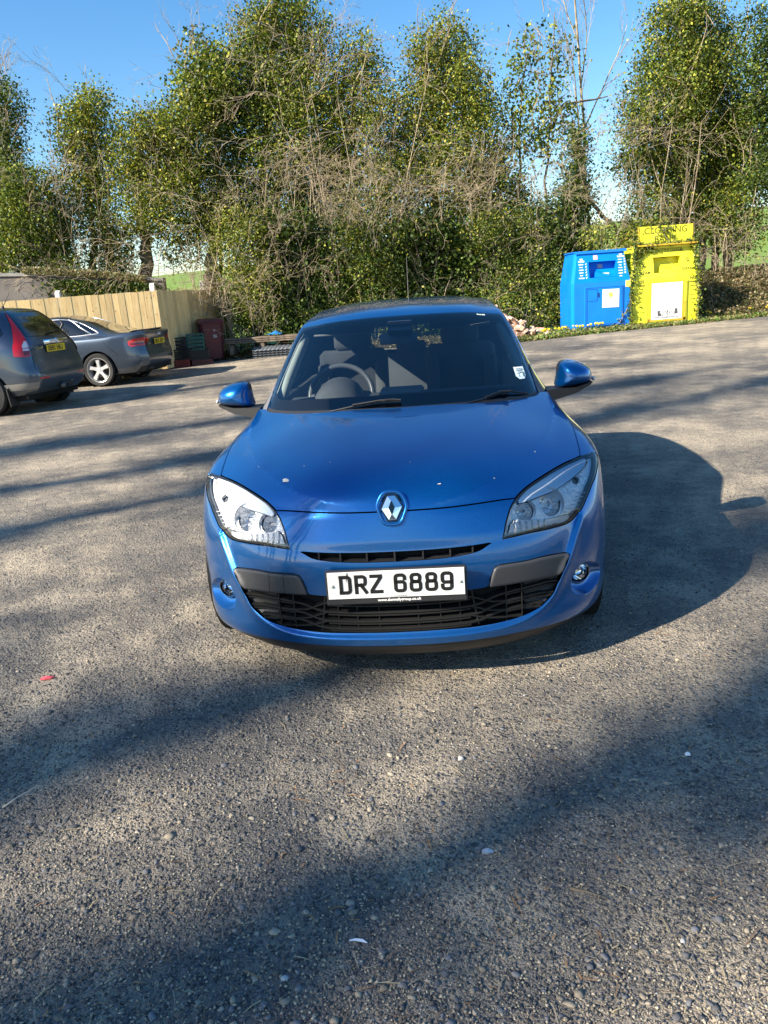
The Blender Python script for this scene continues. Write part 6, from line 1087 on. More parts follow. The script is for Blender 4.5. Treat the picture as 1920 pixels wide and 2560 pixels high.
# ================================================================ fence, wall, bin, crates, planks
PINE = bpy.data.materials.new('new_pine_board'); PINE.use_nodes = True
def _pine():
    n = PINE.node_tree; b = n.nodes['Principled BSDF']; L = n.links.new; tc = n.nodes.new('ShaderNodeTexCoord'); oi = n.nodes.new('ShaderNodeObjectInfo')
    ad = n.nodes.new('ShaderNodeVectorMath'); ad.operation = 'ADD'; L(tc.outputs['Object'], ad.inputs[0]); sc = n.nodes.new('ShaderNodeVectorMath'); sc.operation = 'SCALE'; sc.inputs['Scale'].default_value = 30
    cb = n.nodes.new('ShaderNodeCombineXYZ'); L(oi.outputs['Random'], cb.inputs[0]); L(oi.outputs['Random'], cb.inputs[2]); L(cb.outputs[0], sc.inputs[0]); L(sc.outputs[0], ad.inputs[1])
    mp = n.nodes.new('ShaderNodeMapping'); mp.inputs['Scale'].default_value = (1, 1, .08); L(ad.outputs[0], mp.inputs[0])
    nz = n.nodes.new('ShaderNodeTexNoise'); nz.inputs['Scale'].default_value = 45; nz.inputs['Detail'].default_value = 6; L(mp.outputs[0], nz.inputs['Vector'])
    cr = n.nodes.new('ShaderNodeValToRGB'); cr.color_ramp.elements[0].position = .3; cr.color_ramp.elements[0].color = (.64, .42, .17, 1); cr.color_ramp.elements[1].position = .65; cr.color_ramp.elements[1].color = (.82, .62, .31, 1); L(nz.outputs[0], cr.inputs[0])
    kn = n.nodes.new('ShaderNodeTexVoronoi'); kn.inputs['Scale'].default_value = 9; mk = n.nodes.new('ShaderNodeMapping'); mk.inputs['Scale'].default_value = (1, 1, .6); L(ad.outputs[0], mk.inputs[0]); L(mk.outputs[0], kn.inputs['Vector'])
    kr = n.nodes.new('ShaderNodeMapRange'); kr.inputs[1].default_value = .07; kr.inputs[2].default_value = .14; kr.inputs[3].default_value = .75; kr.inputs[4].default_value = 0; L(kn.outputs['Distance'], kr.inputs[0])
    mx = n.nodes.new('ShaderNodeMix'); mx.data_type = 'RGBA'; L(kr.outputs[0], mx.inputs[0]); L(cr.outputs[0], mx.inputs[6]); mx.inputs[7].default_value = (.20, .09, .03, 1)
    hv = n.nodes.new('ShaderNodeHueSaturation'); vr = n.nodes.new('ShaderNodeMapRange'); vr.inputs[3].default_value = .8; vr.inputs[4].default_value = 1.15; L(oi.outputs['Random'], vr.inputs[0]); L(vr.outputs[0], hv.inputs['Value']); L(mx.outputs[2], hv.inputs['Color'])
    L(hv.outputs[0], b.inputs['Base Color']); b.inputs['Roughness'].default_value = .75
_pine()
CONC = mat('concrete', (.30, .29, .27), .9, var=(5, (.20, .20, .19), .35, .7), bump=(60, .5)); PCAP = mat('pale_concrete_post', (.62, .62, .60), .85, bump=(80, .3))
FA = Vector((-4.86, 18.55)); FL_ = Vector((-13.5, 16.35)); FB_ = Vector((-3.90, 22.4))
def fence(name, a, b, label, side, top0, top1, n):
    T = thing(name, label, 'fence', (a.x, a.y, 0)); d = (b-a); Lg = d.length; d.normalize(); nn = Vector((d.y, -d.x))*side; w_ = Lg/n; ang = math.atan2(d.y, d.x); rot = Matrix.Rotation(ang, 3, 'Z')
    rs = random.Random(len(name)*7+n)
    for i in range(n):
        u = (i+.5)*w_; c = d*u; zt = top0+(top1-top0)*u/Lg+rs.uniform(-.006, .006); zb = hz(a.x+c.x, a.y+c.y)+.03
        m = MB(); off = nn*(.005 if i % 2 else 0); m.box((c.x+off.x, c.y+off.y, (zt+zb)/2), (w_*.99, .018, zt-zb), rot=rot @ Matrix.Rotation(rs.uniform(-.006, .006), 3, 'Y')); m.build('board', PINE, T)
    for z in (.35, 1.0, 1.65):
        m = MB(); c = d*(Lg/2)-nn*.04; m.box((c.x, c.y, z), (Lg, .04, .09), rot=rot); m.build('rail', PINE, T)
    return T, d, nn
n1 = 62
fence('wooden_fence', FA, FL_, 'long sunlit run of new pine boards behind the dark cars', -1, 1.93, 1.90, n1)
fence('wooden_fence', FA, FB_, 'shaded run of new pine boards turning back behind the wheelie bin', 1, 1.93, 1.90, 27)
for x, y, lab in ((-5.02, 18.85, 'white topped post right at the fence corner'), (-4.36, 21.3, 'white topped post behind the shaded fence run'), (-7.0, 18.25, 'white topped post behind the sunlit fence run')):
    m = MB(); m.box((0, 0, .99), (.11, .11, 2.04), bev=.008); m.add([(-.05, -.05, 2.01), (.05, -.05, 2.01), (.05, .05, 2.03), (-.05, .05, 2.03), (-.05, 0, 2.05), (.05, 0, 2.05)], [(0, 1, 5, 4), (3, 4, 5, 2), (0, 4, 3), (1, 2, 5)]); o = m.build('fence_post', PCAP); o.location = (x, y, hz(x, y)-.06+.0); tag(o, lab, 'post', 'concrete posts of the fence')
m = MB(); pts = [(-16, 20.2, 2.95), (-8.3, 20.45, 2.53), (-5.2, 20.7, 2.2)]; vs = []
for x, y, z in pts: vs += [(x, y, -.2), (x, y, z), (x, y+.22, z), (x, y+.22, -.2)]
m.add(vs, [(4*i+k, 4*i+(k+1) % 4, 4*i+4+(k+1) % 4, 4*i+4+k) for i in range(2) for k in range(4)]+[(0, 1, 2, 3), (8, 9, 10, 11)]); wl = m.build('wall', mat('rendered_wall', (.17, .155, .145), .95, var=(1.3, (.09, .085, .08), .4, .68), bump=(30, .5))); tag(wl, 'old grey rendered wall behind the wooden fence', 'wall')
m = MB(); 
for (x0, y0, z0), (x1, y1, z1) in zip(pts[:-1], pts[1:]):
    dv = Vector((x1-x0, y1-y0, z1-z0)); m.add([(x0, y0-.04, z0+.003), (x1, y1-.04, z1+.003), (x1, y1+.26, z1+.003), (x0, y0+.26, z0+.003), (x0, y0-.04, z0+.08), (x1, y1-.04, z1+.08), (x1, y1+.26, z1+.08), (x0, y0+.26, z0+.08)], [(0, 1, 5, 4), (4, 5, 6, 7), (3, 7, 6, 2), (0, 3, 2, 1), (0, 4, 7, 3), (1, 2, 6, 5)])
m.build('coping', CONC, wl)

def wheelie_bin(x, y, rz):
    M_ = mat('maroon_plastic', (.085, .012, .022), .42, bump=(90, .1)); T = thing('wheelie_bin', 'maroon wheelie bin standing against the shaded fence', 'bin', (x, y, hz(x, y)), rz)
    b = MB(); z = [(.06, .21, .25), (.12, .215, .255), (.85, .275, .33), (.93, .28, .335)]; vs = []
    for zz, hx, hy in z:
        for sx, sy in ((-1, -1), (1, -1), (1, 1), (-1, 1)):
            for k in ((.86, 1), (1, .86)) if sx*sy > 0 else ((1, .86), (.86, 1)): vs.append((sx*hx*k[0], sy*hy*k[1], zz))
    b.add(vs, [(8*i+k, 8*i+(k+1) % 8, 8*i+8+(k+1) % 8, 8*i+8+k) for i in range(3) for k in range(8)]+[tuple(range(8))[::-1], tuple(24+k for k in range(8))]); b.box((0, .0, .945), (.60, .70, .04), bev=.012); b.build('body', M_, T)
    b = MB(); b.add([(-.30, -.37, .965), (.30, -.37, .965), (.30, .33, .99), (-.30, .33, .99), (-.26, -.34, 1.0), (.26, -.34, 1.0), (.26, .28, 1.055), (-.26, .28, 1.055)], [(0, 1, 2, 3), (4, 5, 6, 7), (0, 4, 5, 1), (1, 5, 6, 2), (2, 6, 7, 3), (3, 7, 4, 0)]); b.tube([(-.29, -.375, .968), (.29, -.375, .968)], .014, 8); b.build('lid', M_, T)
    b = MB(); b.tube([(-.22, .40, .98), (.22, .40, .98)], .016, 8); b.tube([(-.22, .40, .98), (-.22, .33, .96)], .014, 6); b.tube([(.22, .40, .98), (.22, .33, .96)], .014, 6); b.build('handle', M_, T)
    for s in (-1, 1): b = MB(); b.rev([(.02, -.02), (.09, -.025), (.10, -.015), (.10, .015), (.09, .025), (.02, .02)], (s*.25, .27, .10), 'x', 20); b.build('wheel', RUB, T, smooth=True, angle=40)
    b = MB(); v, f = text_mesh('26', .10, .004, depth=.001); b.add([(a+.05, -.285+c*.075-b_, c+.62) for a, b_, c in v], f); v, f = text_mesh('B', .07, .004, depth=.001); b.add([(a+.05, -.285+c*.075-b_, c+.76) for a, b_, c in v], f); b.build('number', mat('bin_marks', (.42, .40, .40), .7), T)
wheelie_bin(-4.03, 20.0, R_(20))
def crate(name, label, x, y, z, W, D, Hh, m, rz=0, rx=0, rows=4, cols=7, group='plastic crates beside the fence'):
    b = MB(); t = .012
    b.box((0, 0, t/2), (W, D, t))
    for sx in (-1, 1):
        for sy in (-1, 1): b.box((sx*(W/2-.02), sy*(D/2-.02), Hh/2+t), (.04, .04, Hh-t), bev=.006)
    for k in range(rows+1):
        zz = .02+(Hh-.035)*k/rows; h = .03 if k in (0, rows) else .6*Hh/rows
        for sy in (-1, 1): b.box((0, sy*(D/2-.006), zz+.006), (W-.05, .009, h))
        for sx in (-1, 1): b.box((sx*(W/2-.006), 0, zz+.006), (.009, D-.05, h))
    for k in range(cols):
        xx = -W/2+W*(k+.5)/cols
        for sy in (-1, 1): b.box((xx, sy*(D/2-.011), Hh/2), (.010, .006, Hh-.03))
        yy = -D/2+D*(k+.5)/cols
        for sx in (-1, 1): b.box((sx*(W/2-.011), yy, Hh/2), (.006, .010, Hh-.03))
    o = b.build(name, m); o.location = (x, y, hz(x, y)+z); o.rotation_euler = (rx, 0, rz); tag(o, label, 'crate', group); return o
CB = mat('black_crate', (.012, .012, .014), .4); CG = mat('green_crate', (.008, .07, .055), .45); CR = mat('red_crate', (.16, .02, .018), .5)
crate('plastic_crate', 'red crate lowest at the front left of the crate heap', -4.68, 19.05, 0, .52, .36, .17, CR, R_(6))
crate('plastic_crate', 'black crate resting on the red crate', -4.66, 19.12, .175, .58, .38, .24, CB, R_(4))
crate('plastic_crate', 'empty black crate standing on edge on top at left', -4.70, 19.2, .42, .44, .32, .27, CB, R_(5), rows=3)
crate('plastic_crate', 'dark green crate on top beside the maroon bin', -4.28, 19.3, .36, .42, .34, .38, CG, R_(10))
crate('plastic_crate', 'black crate under the green crate', -4.24, 19.28, .13, .50, .38, .225, CB, R_(14))
crate('plastic_crate', 'low dark red crate nearest the maroon bin', -4.18, 19.22, 0, .50, .40, .125, mat('dark_red_crate', (.06, .01, .012), .5), R_(16))
# stacked planks and pallet boards
OLD = mat('weathered_board', (.20, .155, .115), .85, var=(7, (.10, .08, .06), .4, .65), bump=(60, .5)); STEEL = mat('galvanised_sheet', (.13, .145, .16), .5, .5, bump=(20, .3))
rs = random.Random(4)
for k in range(9):
    m = MB(); r_ = k//3; c_ = k % 3; L_ = 2.35-.1*rs.random(); m.box((0, 0, 0), (L_, .16, .034), bev=.003); o = m.build('plank', OLD)
    o.location = (-2.72+rs.uniform(-.06, .06), 20.05+c_*.17, hz(-2.7, 20)+.36+r_*.045+.02); o.rotation_euler = (0, rs.uniform(-.006, .006), R_(-7)+rs.uniform(-.012, .012)); tag(o, 'old brown plank in the flat stack right of the maroon bin', 'plank', 'planks in the flat stack')
for k, x in enumerate((-3.55, -2.75, -1.95)):
    m = MB(); m.box((0, 0, .115), (.09, .55, .23), bev=.006); o = m.build('timber_bearer', OLD); o.location = (x, 20.2, hz(x, 20.2)+.11); tag(o, ['left', 'middle', 'right'][k]+' short timber bearer under the plank stack', 'timber', 'bearers under the planks')
for k in range(4):
    m = MB(); xs_ = np.linspace(-.62, .62, 40); vs = [(x, y, .012*math.sin(x*60)) for y in (-.2, .2) for x in xs_]+[(x, y, .012*math.sin(x*60)-.003) for y in (-.2, .2) for x in xs_]
    m.add(vs, [(i, i+1, 41+i, 40+i) for i in range(39)]+[(80+i, 120+i, 121+i, 81+i) for i in range(39)]+[(i, 80+i, 81+i, i+1) for i in range(39)]); o = m.build('corrugated_sheet', STEEL, smooth=True); o.location = (-2.35, 19.72, hz(-2.3, 19.7)+.05+k*.055); o.rotation_euler = (R_(12), 0, R_(-6)+k*.02); tag(o, 'grey corrugated sheet lying below the right end of the planks', 'metal sheet', 'corrugated sheets under the planks')
m = MB(); vs = []; n_ = 9
for i in range(n_):
    for j in range(n_): u, v = i/(n_-1)-.5, j/(n_-1)-.5; vs.append((u*.62, v*.5, .12*math.exp(-((u-.05)**2+v**2)*14)+.02*math.sin(u*23+v*9)))
m.add(vs, [(i*n_+j, i*n_+j+1, (i+1)*n_+j+1, (i+1)*n_+j) for i in range(n_-1) for j in range(n_-1)]); o = m.build('tarpaulin', mat('blue_tarpaulin', (.02, .16, .45), .5), smooth=True); o.scale = (.6, .6, .7); o.location = (-2.45, 20.2, hz(-2.4, 20.2)+.52); tag(o, 'small scrap of blue tarpaulin on top of the planks', 'tarpaulin')

# brick pile
BR = bpy.data.materials.new('reclaimed_brick'); BR.use_nodes = True
def _br():
    n = BR.node_tree; b = n.nodes['Principled BSDF']; L = n.links.new; oi = n.nodes.new('ShaderNodeObjectInfo'); cr = n.nodes.new('ShaderNodeValToRGB'); e = cr.color_ramp.elements
    e[0].position = 0; e[0].color = (.42, .19, .11, 1); e[1].position = 1; e[1].color = (.50, .40, .31, 1); q = e.new(.35); q.color = (.52, .30, .20, 1); q = e.new(.7); q.color = (.46, .32, .25, 1); L(oi.outputs['Random'], cr.inputs[0])
    tc = n.nodes.new('ShaderNodeTexCoord'); nz = n.nodes.new('ShaderNodeTexNoise'); nz.inputs['Scale'].default_value = 14; L(tc.outputs['Object'], nz.inputs['Vector']); mr = n.nodes.new('ShaderNodeMapRange'); mr.inputs[1].default_value = .5; mr.inputs[2].default_value = .68; L(nz.outputs[0], mr.inputs[0])
    mx = n.nodes.new('ShaderNodeMix'); mx.data_type = 'RGBA'; L(mr.outputs[0], mx.inputs[0]); L(cr.outputs[0], mx.inputs[6]); mx.inputs[7].default_value = (.55, .50, .43, 1); L(mx.outputs[2], b.inputs['Base Color']); b.inputs['Roughness'].default_value = .9
_br()
m = MB(); m.box((0, 0, 0), (.215, .1025, .065), bev=.005); bm0 = m.build('brick', BR); rs = random.Random(12); first = True
for lay, (n_, rad, zz) in enumerate(((36, .95, .05), (28, .80, .15), (20, .62, .25), (15, .48, .35), (11, .36, .45), (7, .24, .55), (4, .14, .65), (2, .06, .72))):
    for k in range(n_):
        a = rs.uniform(0, 6.283); r_ = rad*math.sqrt(rs.uniform(.35, 1)); x = 3.22-lay*.05+r_*math.cos(a)*1.15; y = 18.75+r_*math.sin(a)*.55; o = bm0 if first else bm0.copy()
        if not first: COL.objects.link(o)
        first = False; o.location = (x, y, hz(x, y)+zz+rs.uniform(-.02, .03)); o.rotation_euler = (rs.gauss(0, .45), rs.gauss(0, .45), rs.uniform(0, 6.28)); tag(o, 'loose reclaimed brick tipped in the pile beside the blue clothing bank', 'brick', 'bricks in the tipped pile')
m = MB(); n_ = 24; vs = [(-.2, 0, .6)]+[(1.0*math.cos(6.283*i/n_)*.95, .5*math.sin(6.283*i/n_), -.02) for i in range(n_)]; m.add(vs, [(0, i+1, (i+1) % n_+1) for i in range(n_)]); o = m.build('rubble', mat('rubble', (.25, .16, .11), .95, bump=(40, 1.))); o.location = (3.25, 18.8, hz(3.2, 18.8)); tag(o, 'crumbled brick and mortar filling the core of the brick pile', kind='stuff')
# dandelions
def dandelion():
    T = thing('dandelion', 'yellow dandelion clump in the verge', 'flower'); b = MB(); r2 = random.Random(3)
    for k in range(9):
        a = 6.283*k/9+r2.random()*.3; L_ = .09+.05*r2.random(); c, s = math.cos(a), math.sin(a); b.add([(0, 0, .01), (c*L_*.5-s*.018, s*L_*.5+c*.018, .045), (c*L_, s*L_, .02), (c*L_*.5+s*.018, s*L_*.5-c*.018, .045)], [(0, 1, 2, 3)])
    b.build('leaf_rosette', mat('dandelion_leaf', (.09, .19, .03), .6), T)
    for k in range(4):
        x, y, z = r2.uniform(-.07, .07), r2.uniform(-.06, .04), r2.uniform(.09, .16); f = MB(); f.tube([(x*.4, y*.4, .01), (x, y, z)], .003, 5); f.build('stalk', mat('dandelion_stalk', (.15, .22, .06), .6), T)
        f = MB(); f.rev([(.001, .022), (.018, .020), (.026, .010), (.024, .002), (.006, -.008)], (x, y, z), 'z', 12); f.build('flower_head', mat('dandelion_yellow', (.85, .62, .01), .7), T, smooth=True)
    return T
d0 = dandelion(); rs = random.Random(5)
DL = [(3.95, 18.1), (4.12, 18.3), (4.35, 18.25), (4.55, 18.45), (4.82, 18.5), (4.95, 18.42), (5.2, 18.6), (5.35, 18.75), (5.5, 18.7), (8.2, 19.1), (9.3, 19.2), (9.75, 19.3)]
for k, (x, y) in enumerate(DL):
    o = d0 if k == 0 else copy_tree(d0); o.location = (x, y, hz(x, y)+.02); o.rotation_euler = (0, 0, rs.uniform(0, 6)); o.scale = (1.15,)*3; tag(o, 'yellow dandelion clump in the verge between the bricks and the right edge', 'flower', 'dandelions along the verge')

# ================================================================ clothing banks
CBL = mat('blue_bank_paint', (.0, .20, .78), .38, coat=.3, var=(3, (.0, .17, .70), .4, .7)); CYE = mat('yellow_bank_paint', (.70, .69, .04), .45, coat=.1, var=(2.2, (.70, .62, .02), .5, .75)); RUST = mat('rusty_yellow', (.62, .36, .04), .6, var=(9, (.60, .52, .03), .4, .7)); SEAMB = mat('blue_shadow_gap', (.0, .04, .2), .6); SEAMY = mat('yellow_seam', (.16, .15, .01), .7); WSTK = mat('white_sticker', (.80, .80, .78), .4); INKY = mat('bank_lettering', (.05, .06, .012), .6)
def lettering(T, name, items, m, yfun, dep=.0015):
    b = MB()
    for txt, x, z, size, bold in items:
        v, f = text_mesh(txt, size, bold, depth=dep/2); b.add([(a+x, yfun(c+z)-b_-.001, c+z) for a, b_, c in v], f)
    return b.build(name, m, T)
def bank(name, label, x, y, W, D, Hh, ks, PM, SM, chW, fc=.92):
    """box with bevelled front shoulders that narrows above ks"""
    T = thing(name, label, 'clothing bank', (x, y, hz(x, y)-.0)); w2 = W/2; t2 = w2*chW
    yf = lambda z: 0. if z < ks else (z-ks)/(Hh-ks)*.20
    lev = [(0, w2, 0.), (ks, w2, 0.), (Hh, t2, .20)]; b = MB(); vs = []
    for z, hw, yo in lev: vs += [(-hw*fc, yo, z), (hw*fc, yo, z), (hw, yo+.09, z), (hw, D, z), (-hw, D, z), (-hw, yo+.09, z)]
    hx0, hx1, hz0, hz1 = -.29, .36, ks+.08*(Hh-ks)/.5, Hh-.20*(Hh-ks)/.62
    fs = [(6*i+k, 6*i+(k+1) % 6, 6*i+6+(k+1) % 6, 6*i+6+k) for i in range(2) for k in range(1, 6)]+[(0, 1, 7, 6)]+[tuple(range(6))[::-1], tuple(12+k for k in range(6))]
    # front upper face with an opening
    k = len(vs); O = [(hx0, hz0), (hx1, hz0), (hx1, hz1), (hx0, hz1)]; vs += [(a, yf(c), c) for a, c in O]+[(a, yf(c)+.22, c) for a, c in O]
    fs += [(6, 7, k+1, k), (7, 13, k+2, k+1), (13, 12, k+3, k+2), (12, 6, k, k+3)]+[(k+i, k+(i+1) % 4, k+4+(i+1) % 4, k+4+i) for i in range(4)]+[(k+4, k+5, k+6, k+7)]
    b.add(vs, fs); b.build('cabinet', PM, T, recalc=True)
    b = MB(); b.box((0, D/2+.09, Hh+.014), (2*t2+.07, D-.18, .028), bev=.006); b.box((0, .16, Hh-.005), (2*t2+.05, .02, .055)); b.build('roof', PM, T)
    ch = MB(); zc = hz0+(hz1-hz0)*.52; ch.add([(hx0+.12, yf(hz0)+.012, hz0+.005), (hx1-.005, yf(hz0)+.012, hz0+.005), (hx1-.005, yf(zc)+.16, zc), (hx0+.22, yf(zc)+.16, zc), (hx0+.14, yf(hz0)+.06, hz0+.12)], [(0, 1, 2, 3, 4)]); ch.build('chute_flap', PM, T)
    return T, yf, (hx0, hx1, hz0, hz1)
bx, by = 5.54, 18.9
T, yf, (a0, a1, h0, h1) = bank('clothing_bank', 'bright blue clothing bank beside the brick pile', bx, by, 1.44, 1.15, 1.82, 1.12, CBL, SEAMB, .82)
b = MB(); x0, x1, z0, z1 = -.42, .50, .12, 1.03
b.box(((x0+x1)/2, -.012, (z0+z1)/2), (x1-x0, .024, z1-z0), bev=.005); dr = b.build('door', CBL, T)
b = MB()
for q in ([(x0+.03, z0+.03), (x1-.03, z0+.03), (x1-.03, z1-.03), (x0+.03, z1-.03)],): ribbon(b, q, .008, True, 0, -.003, lambda X, Y, Z: (X, -.0245+Y, Z))
ribbon(b, [(x0+.06, z1-.06), (x0+.30, z1-.06), (x0+.30, z1-.33), (x0+.06, z1-.33)], .008, True, 0, -.003, lambda X, Y, Z: (X, -.0245+Y, Z)); ribbon(b, [(x0+.06, z1-.33), (x0+.06, z0+.07)], .008, False, 0, -.003, lambda X, Y, Z: (X, -.0245+Y, Z)); b.box((x0+.32, -.03, z1-.19), (.04, .02, .09)); b.box(((x0+x1)/2, -.02, z0-.03), (x1-x0-.04, .03, .035)); b.build('door_seam', SEAMB, dr)
b = MB(); b.box((.20, -.027, .74), (.40, .006, .42), rot=Matrix.Rotation(R_(.8), 3, 'Y')); st_ = b.build('poster', WSTK, dr)
b = MB(); b.rev([(.001, 0), (.055, 0), (.055, .003)], (.20, -.0335, .82), 'y', 28); b.build('sun_emblem', mat('poster_orange', (.80, .48, .12), .5), st_)
b = MB(); ribbon(b, [(.08, .93), (.155, .865)], .006, False, 0, -.002, lambda X, Y, Z: (X, -.031+Y, Z)); b.build('faded_line', mat('faded_print', (.62, .60, .66), .5), st_)
lettering(T, 'poster_lettering', [('textile fund', .20, .66, .062, 0), ('for children', .20, .60, .062, 0)], mat('faded_pink', (.74, .62, .58), .5), lambda z: -.0305)
it = [('YES', -.46, 1.66, .045, .003), ('PLEASE', -.46, 1.615, .045, .003)]+[(t, -.475, 1.55-.062*k, .036, .002) for k, t in enumerate(('clothing', 'shoes', 'curtains', 'towels', 'linen', 'handbags'))]+[('NO', .48, 1.72, .045, .003), ('THANKS', .48, 1.675, .045, .003)]+[(t, .455, 1.61-.062*k, .036, .002) for k, t in enumerate(('duvets', 'pillows', 'toys', 'books', 'carpets', 'rubbish', 'glass'))]
lettering(T, 'lettering', it, WSTK, yf)
b = MB()
for k in range(6): ribbon(b, [(-.375, 1.555-.062*k), (-.36, 1.54-.062*k), (-.34, 1.575-.062*k)], .012, False, 0, -.002, lambda X, Y, Z: (X, yf(Z)+Y-.001, Z))
for k in range(6): ribbon(b, [(.545, 1.60-.062*k), (.58, 1.635-.062*k)], .010, False, 0, -.002, lambda X, Y, Z: (X, yf(Z)+Y-.001, Z)); ribbon(b, [(.545, 1.635-.062*k), (.58, 1.60-.062*k)], .010, False, 0, -.003, lambda X, Y, Z: (X, yf(Z)+Y-.001, Z))
b.build('tick_marks', WSTK, T)
for nm, cx, cz, w_, h_, m_, dy in (('recycling_sticker', -.12, 1.69, .10, .10, mat('sticker_red', (.75, .45, .40), .5), -.004), ('notice', .03, 1.49, .12, .10, mat('grey_notice', (.30, .33, .40), .5), .205), ('yellow_notice', .06, 1.27, .26, .12, mat('pale_yellow_notice', (.70, .78, .45), .5), .05), ('yellow_patch', .62, 1.05, .13, .15, mat('patch_yellow', (.78, .68, .16), .5), -.004)):
    b = MB(); b.box((cx, yf(cz)+dy, cz), (w_, .004, h_), rot=Matrix.Rotation(R_(-15) if cz > 1.12 else 0, 3, 'X')); b.build(nm, m_, T)
lettering(T, 'yellow_notice_text', [('THANK YOU', .06, 1.28, .035, .001)], mat('notice_green', (.15, .3, .1), .6), lambda z: yf(z)+.042)

yx, yy_ = 7.07, 18.9
T2, yf2, _o = bank('clothing_bank', 'yellow clothing bank under the yellow board sign', yx, yy_, 1.62, 1.15, 1.80, 1.10, CYE, SEAMY, .93, .97)
b = MB(); b.box((0, .25, 1.845), (1.46, .42, .035), bev=.005); b.build('rusty_ledge', RUST, T2)
b = MB(); b.box((.0, .16, 2.07), (1.27, .03, .40), bev=.004); sg_ = b.build('sign_board', CYE, T2)
b = MB(); b.box((.637, .16, 2.07), (.012, .05, .40)); b.box((-.637, .16, 2.07), (.012, .05, .40)); b.build('sign_edge', RUST, T2)
lettering(T2, 'sign_lettering', [('CLOTHING', .0, 2.165, .20, .001), ('BANK', .0, 1.975, .20, .001)], mat('sign_olive', (.13, .14, .01), .6), lambda z: .1435)
x0, x1, z0, z1 = -.47, .50, .07, 1.0; b = MB(); b.box(((x0+x1)/2, -.012, (z0+z1)/2), (x1-x0, .024, z1-z0), bev=.005); dr = b.build('door', CYE, T2)
b = MB()
for e_ in (.022, .095): ribbon(b, [(x0+e_, z0+e_), (x1-e_, z0+e_), (x1-e_, z1-e_), (x0+e_, z1-e_)], .007, True, 0, -.003, lambda X, Y, Z: (X, -.0245+Y, Z))
ribbon(b, [(x0-.01, z1+.01), (x1+.01, z1+.01), (x1+.01, z0)], .008, False, 0, -.003, lambda X, Y, Z: (X, -.001+Y, Z)); b.build('door_seam', SEAMY, dr)
b = MB(); b.box(((x0+x1)/2, -.026, z0+.06), (x1-x0-.06, .004, .06)); b.box((x1-.06, -.026, .32), (.05, .004, .45)); b.box((x0+.06, -.026, .25), (.02, .004, .3)); b.build('rust_stain', RUST, dr)
b = MB(); b.box((.01, -.030, .56), (.73, .006, .84), bev=.002); po = b.build('poster', mat('white_poster', (.86, .86, .86), .4), dr)
b = MB(); r_ = Matrix.Rotation(R_(-5), 3, 'Y'); b.box((.03, -.035, .30), (.48, .003, .125), rot=r_); b.build('black_label', mat('label_grey', (.09, .09, .095), .5), po)
v, f = text_mesh('ANYTIME', .085, .004, depth=.001); v2, f2 = text_mesh('YOU LIKE', .075, .004, depth=.001); b = MB()
for vv, ff, zz in ((v, f, .030), (v2, f2, -.032)): b.add([tuple(Vector((.03, -.038, .30))+r_@Vector((a, -b_*1, c+zz))) for a, b_, c in vv], ff)
b.build('label_lettering', PAPW, po)
lettering(T2, 'poster_web_address', [('WWW.OXFAMIRELAND.ORG', .01, .185, .046, .0008)], INKB, lambda z: -.0335)
b = MB()
for k, (xx, hh) in enumerate(((-.12, .08), (.02, .12), (.14, .15), (.20, .1), (.28, .16))): ribbon(b, [(xx, .55), (xx+.02, .55+hh)], .02, False, 0, -.001, lambda X, Y, Z: (X, -.0335+Y, Z))
b.build('faded_print', mat('very_faded_print', (.78, .76, .78), .5), po)
it = [('DONATE YOUR DONATIONS', 0, 1.765, .062, .001), ('DIRECTLY TO OXFAM', .0, 1.705, .085, .002), ('OXFAM', -.53, 1.23, .092, .003), ('IRELAND', -.53, 1.165, .035, .0), ('OXFAM', .53, 1.27, .092, .003), ('IRELAND', .53, 1.205, .035, 0), ('YES', -.605, 1.03, .095, .003), ('PLEASE', -.605, .945, .058, .002), ('NO', .63, 1.05, .09, .003), ('THANKS', .63, .965, .052, .002)]
it += [(t, .635, .87-.10*k, .026, .001) for k, t in enumerate(('X SOILED RAGS', 'X DUVETS', 'X PILLOWS', 'X BOOKS', 'X TOYS'))]+[(t, -.62, .86-.10*k, .032, .001) for k, t in enumerate(('CLOTHES', 'SHOES', 'BAGS', 'BELTS', 'LINEN'))]
lettering(T2, 'lettering', it, INKY, yf2); lettering(T2, 'chute_lettering', [('PLEASE PLACE', .06, 1.345, .03, 0), ('ITEMS IN BAGS', .04, 1.31, .03, 0), ('AND CLOSE THE CHUTE', .06, 1.27, .03, 0)], INKY, lambda z: yf2(z)+.055)
for s_, zc in ((-1, 1.42), (1, 1.46)):
    b = MB(); cx = s_*.53
    ribbon(b, [(cx+.088*math.cos(a), zc+.088*math.sin(a)) for a in np.linspace(0, 6.283, 29)[:-1]], .005, True, 0, -.003, lambda X, Y, Z: (X, yf2(Z)+Y, Z))
    ribbon(b, [(cx-.042, zc-.05), (cx, zc-.012), (cx+.03, zc+.015)]+[(cx+.034*math.cos(a), zc+.028+.028*math.sin(a)) for a in np.linspace(-.3, math.pi+.3, 12)]+[(cx-.03, zc+.015), (cx, zc-.012), (cx+.042, zc-.05)], .013, False, 0, -.004, lambda X, Y, Z: (X, yf2(Z)+Y, Z)); b.build('emblem', INKY, T2)
b = MB(); ribbon(b, [(-.07, 1.60), (.07, 1.60), (.07, 1.57), (-.07, 1.57)], .012, True, 0, -.003, lambda X, Y, Z: (X+.03, yf2(Z)+.21+Y, Z)); b.build('chute_handle', INKY, T2)
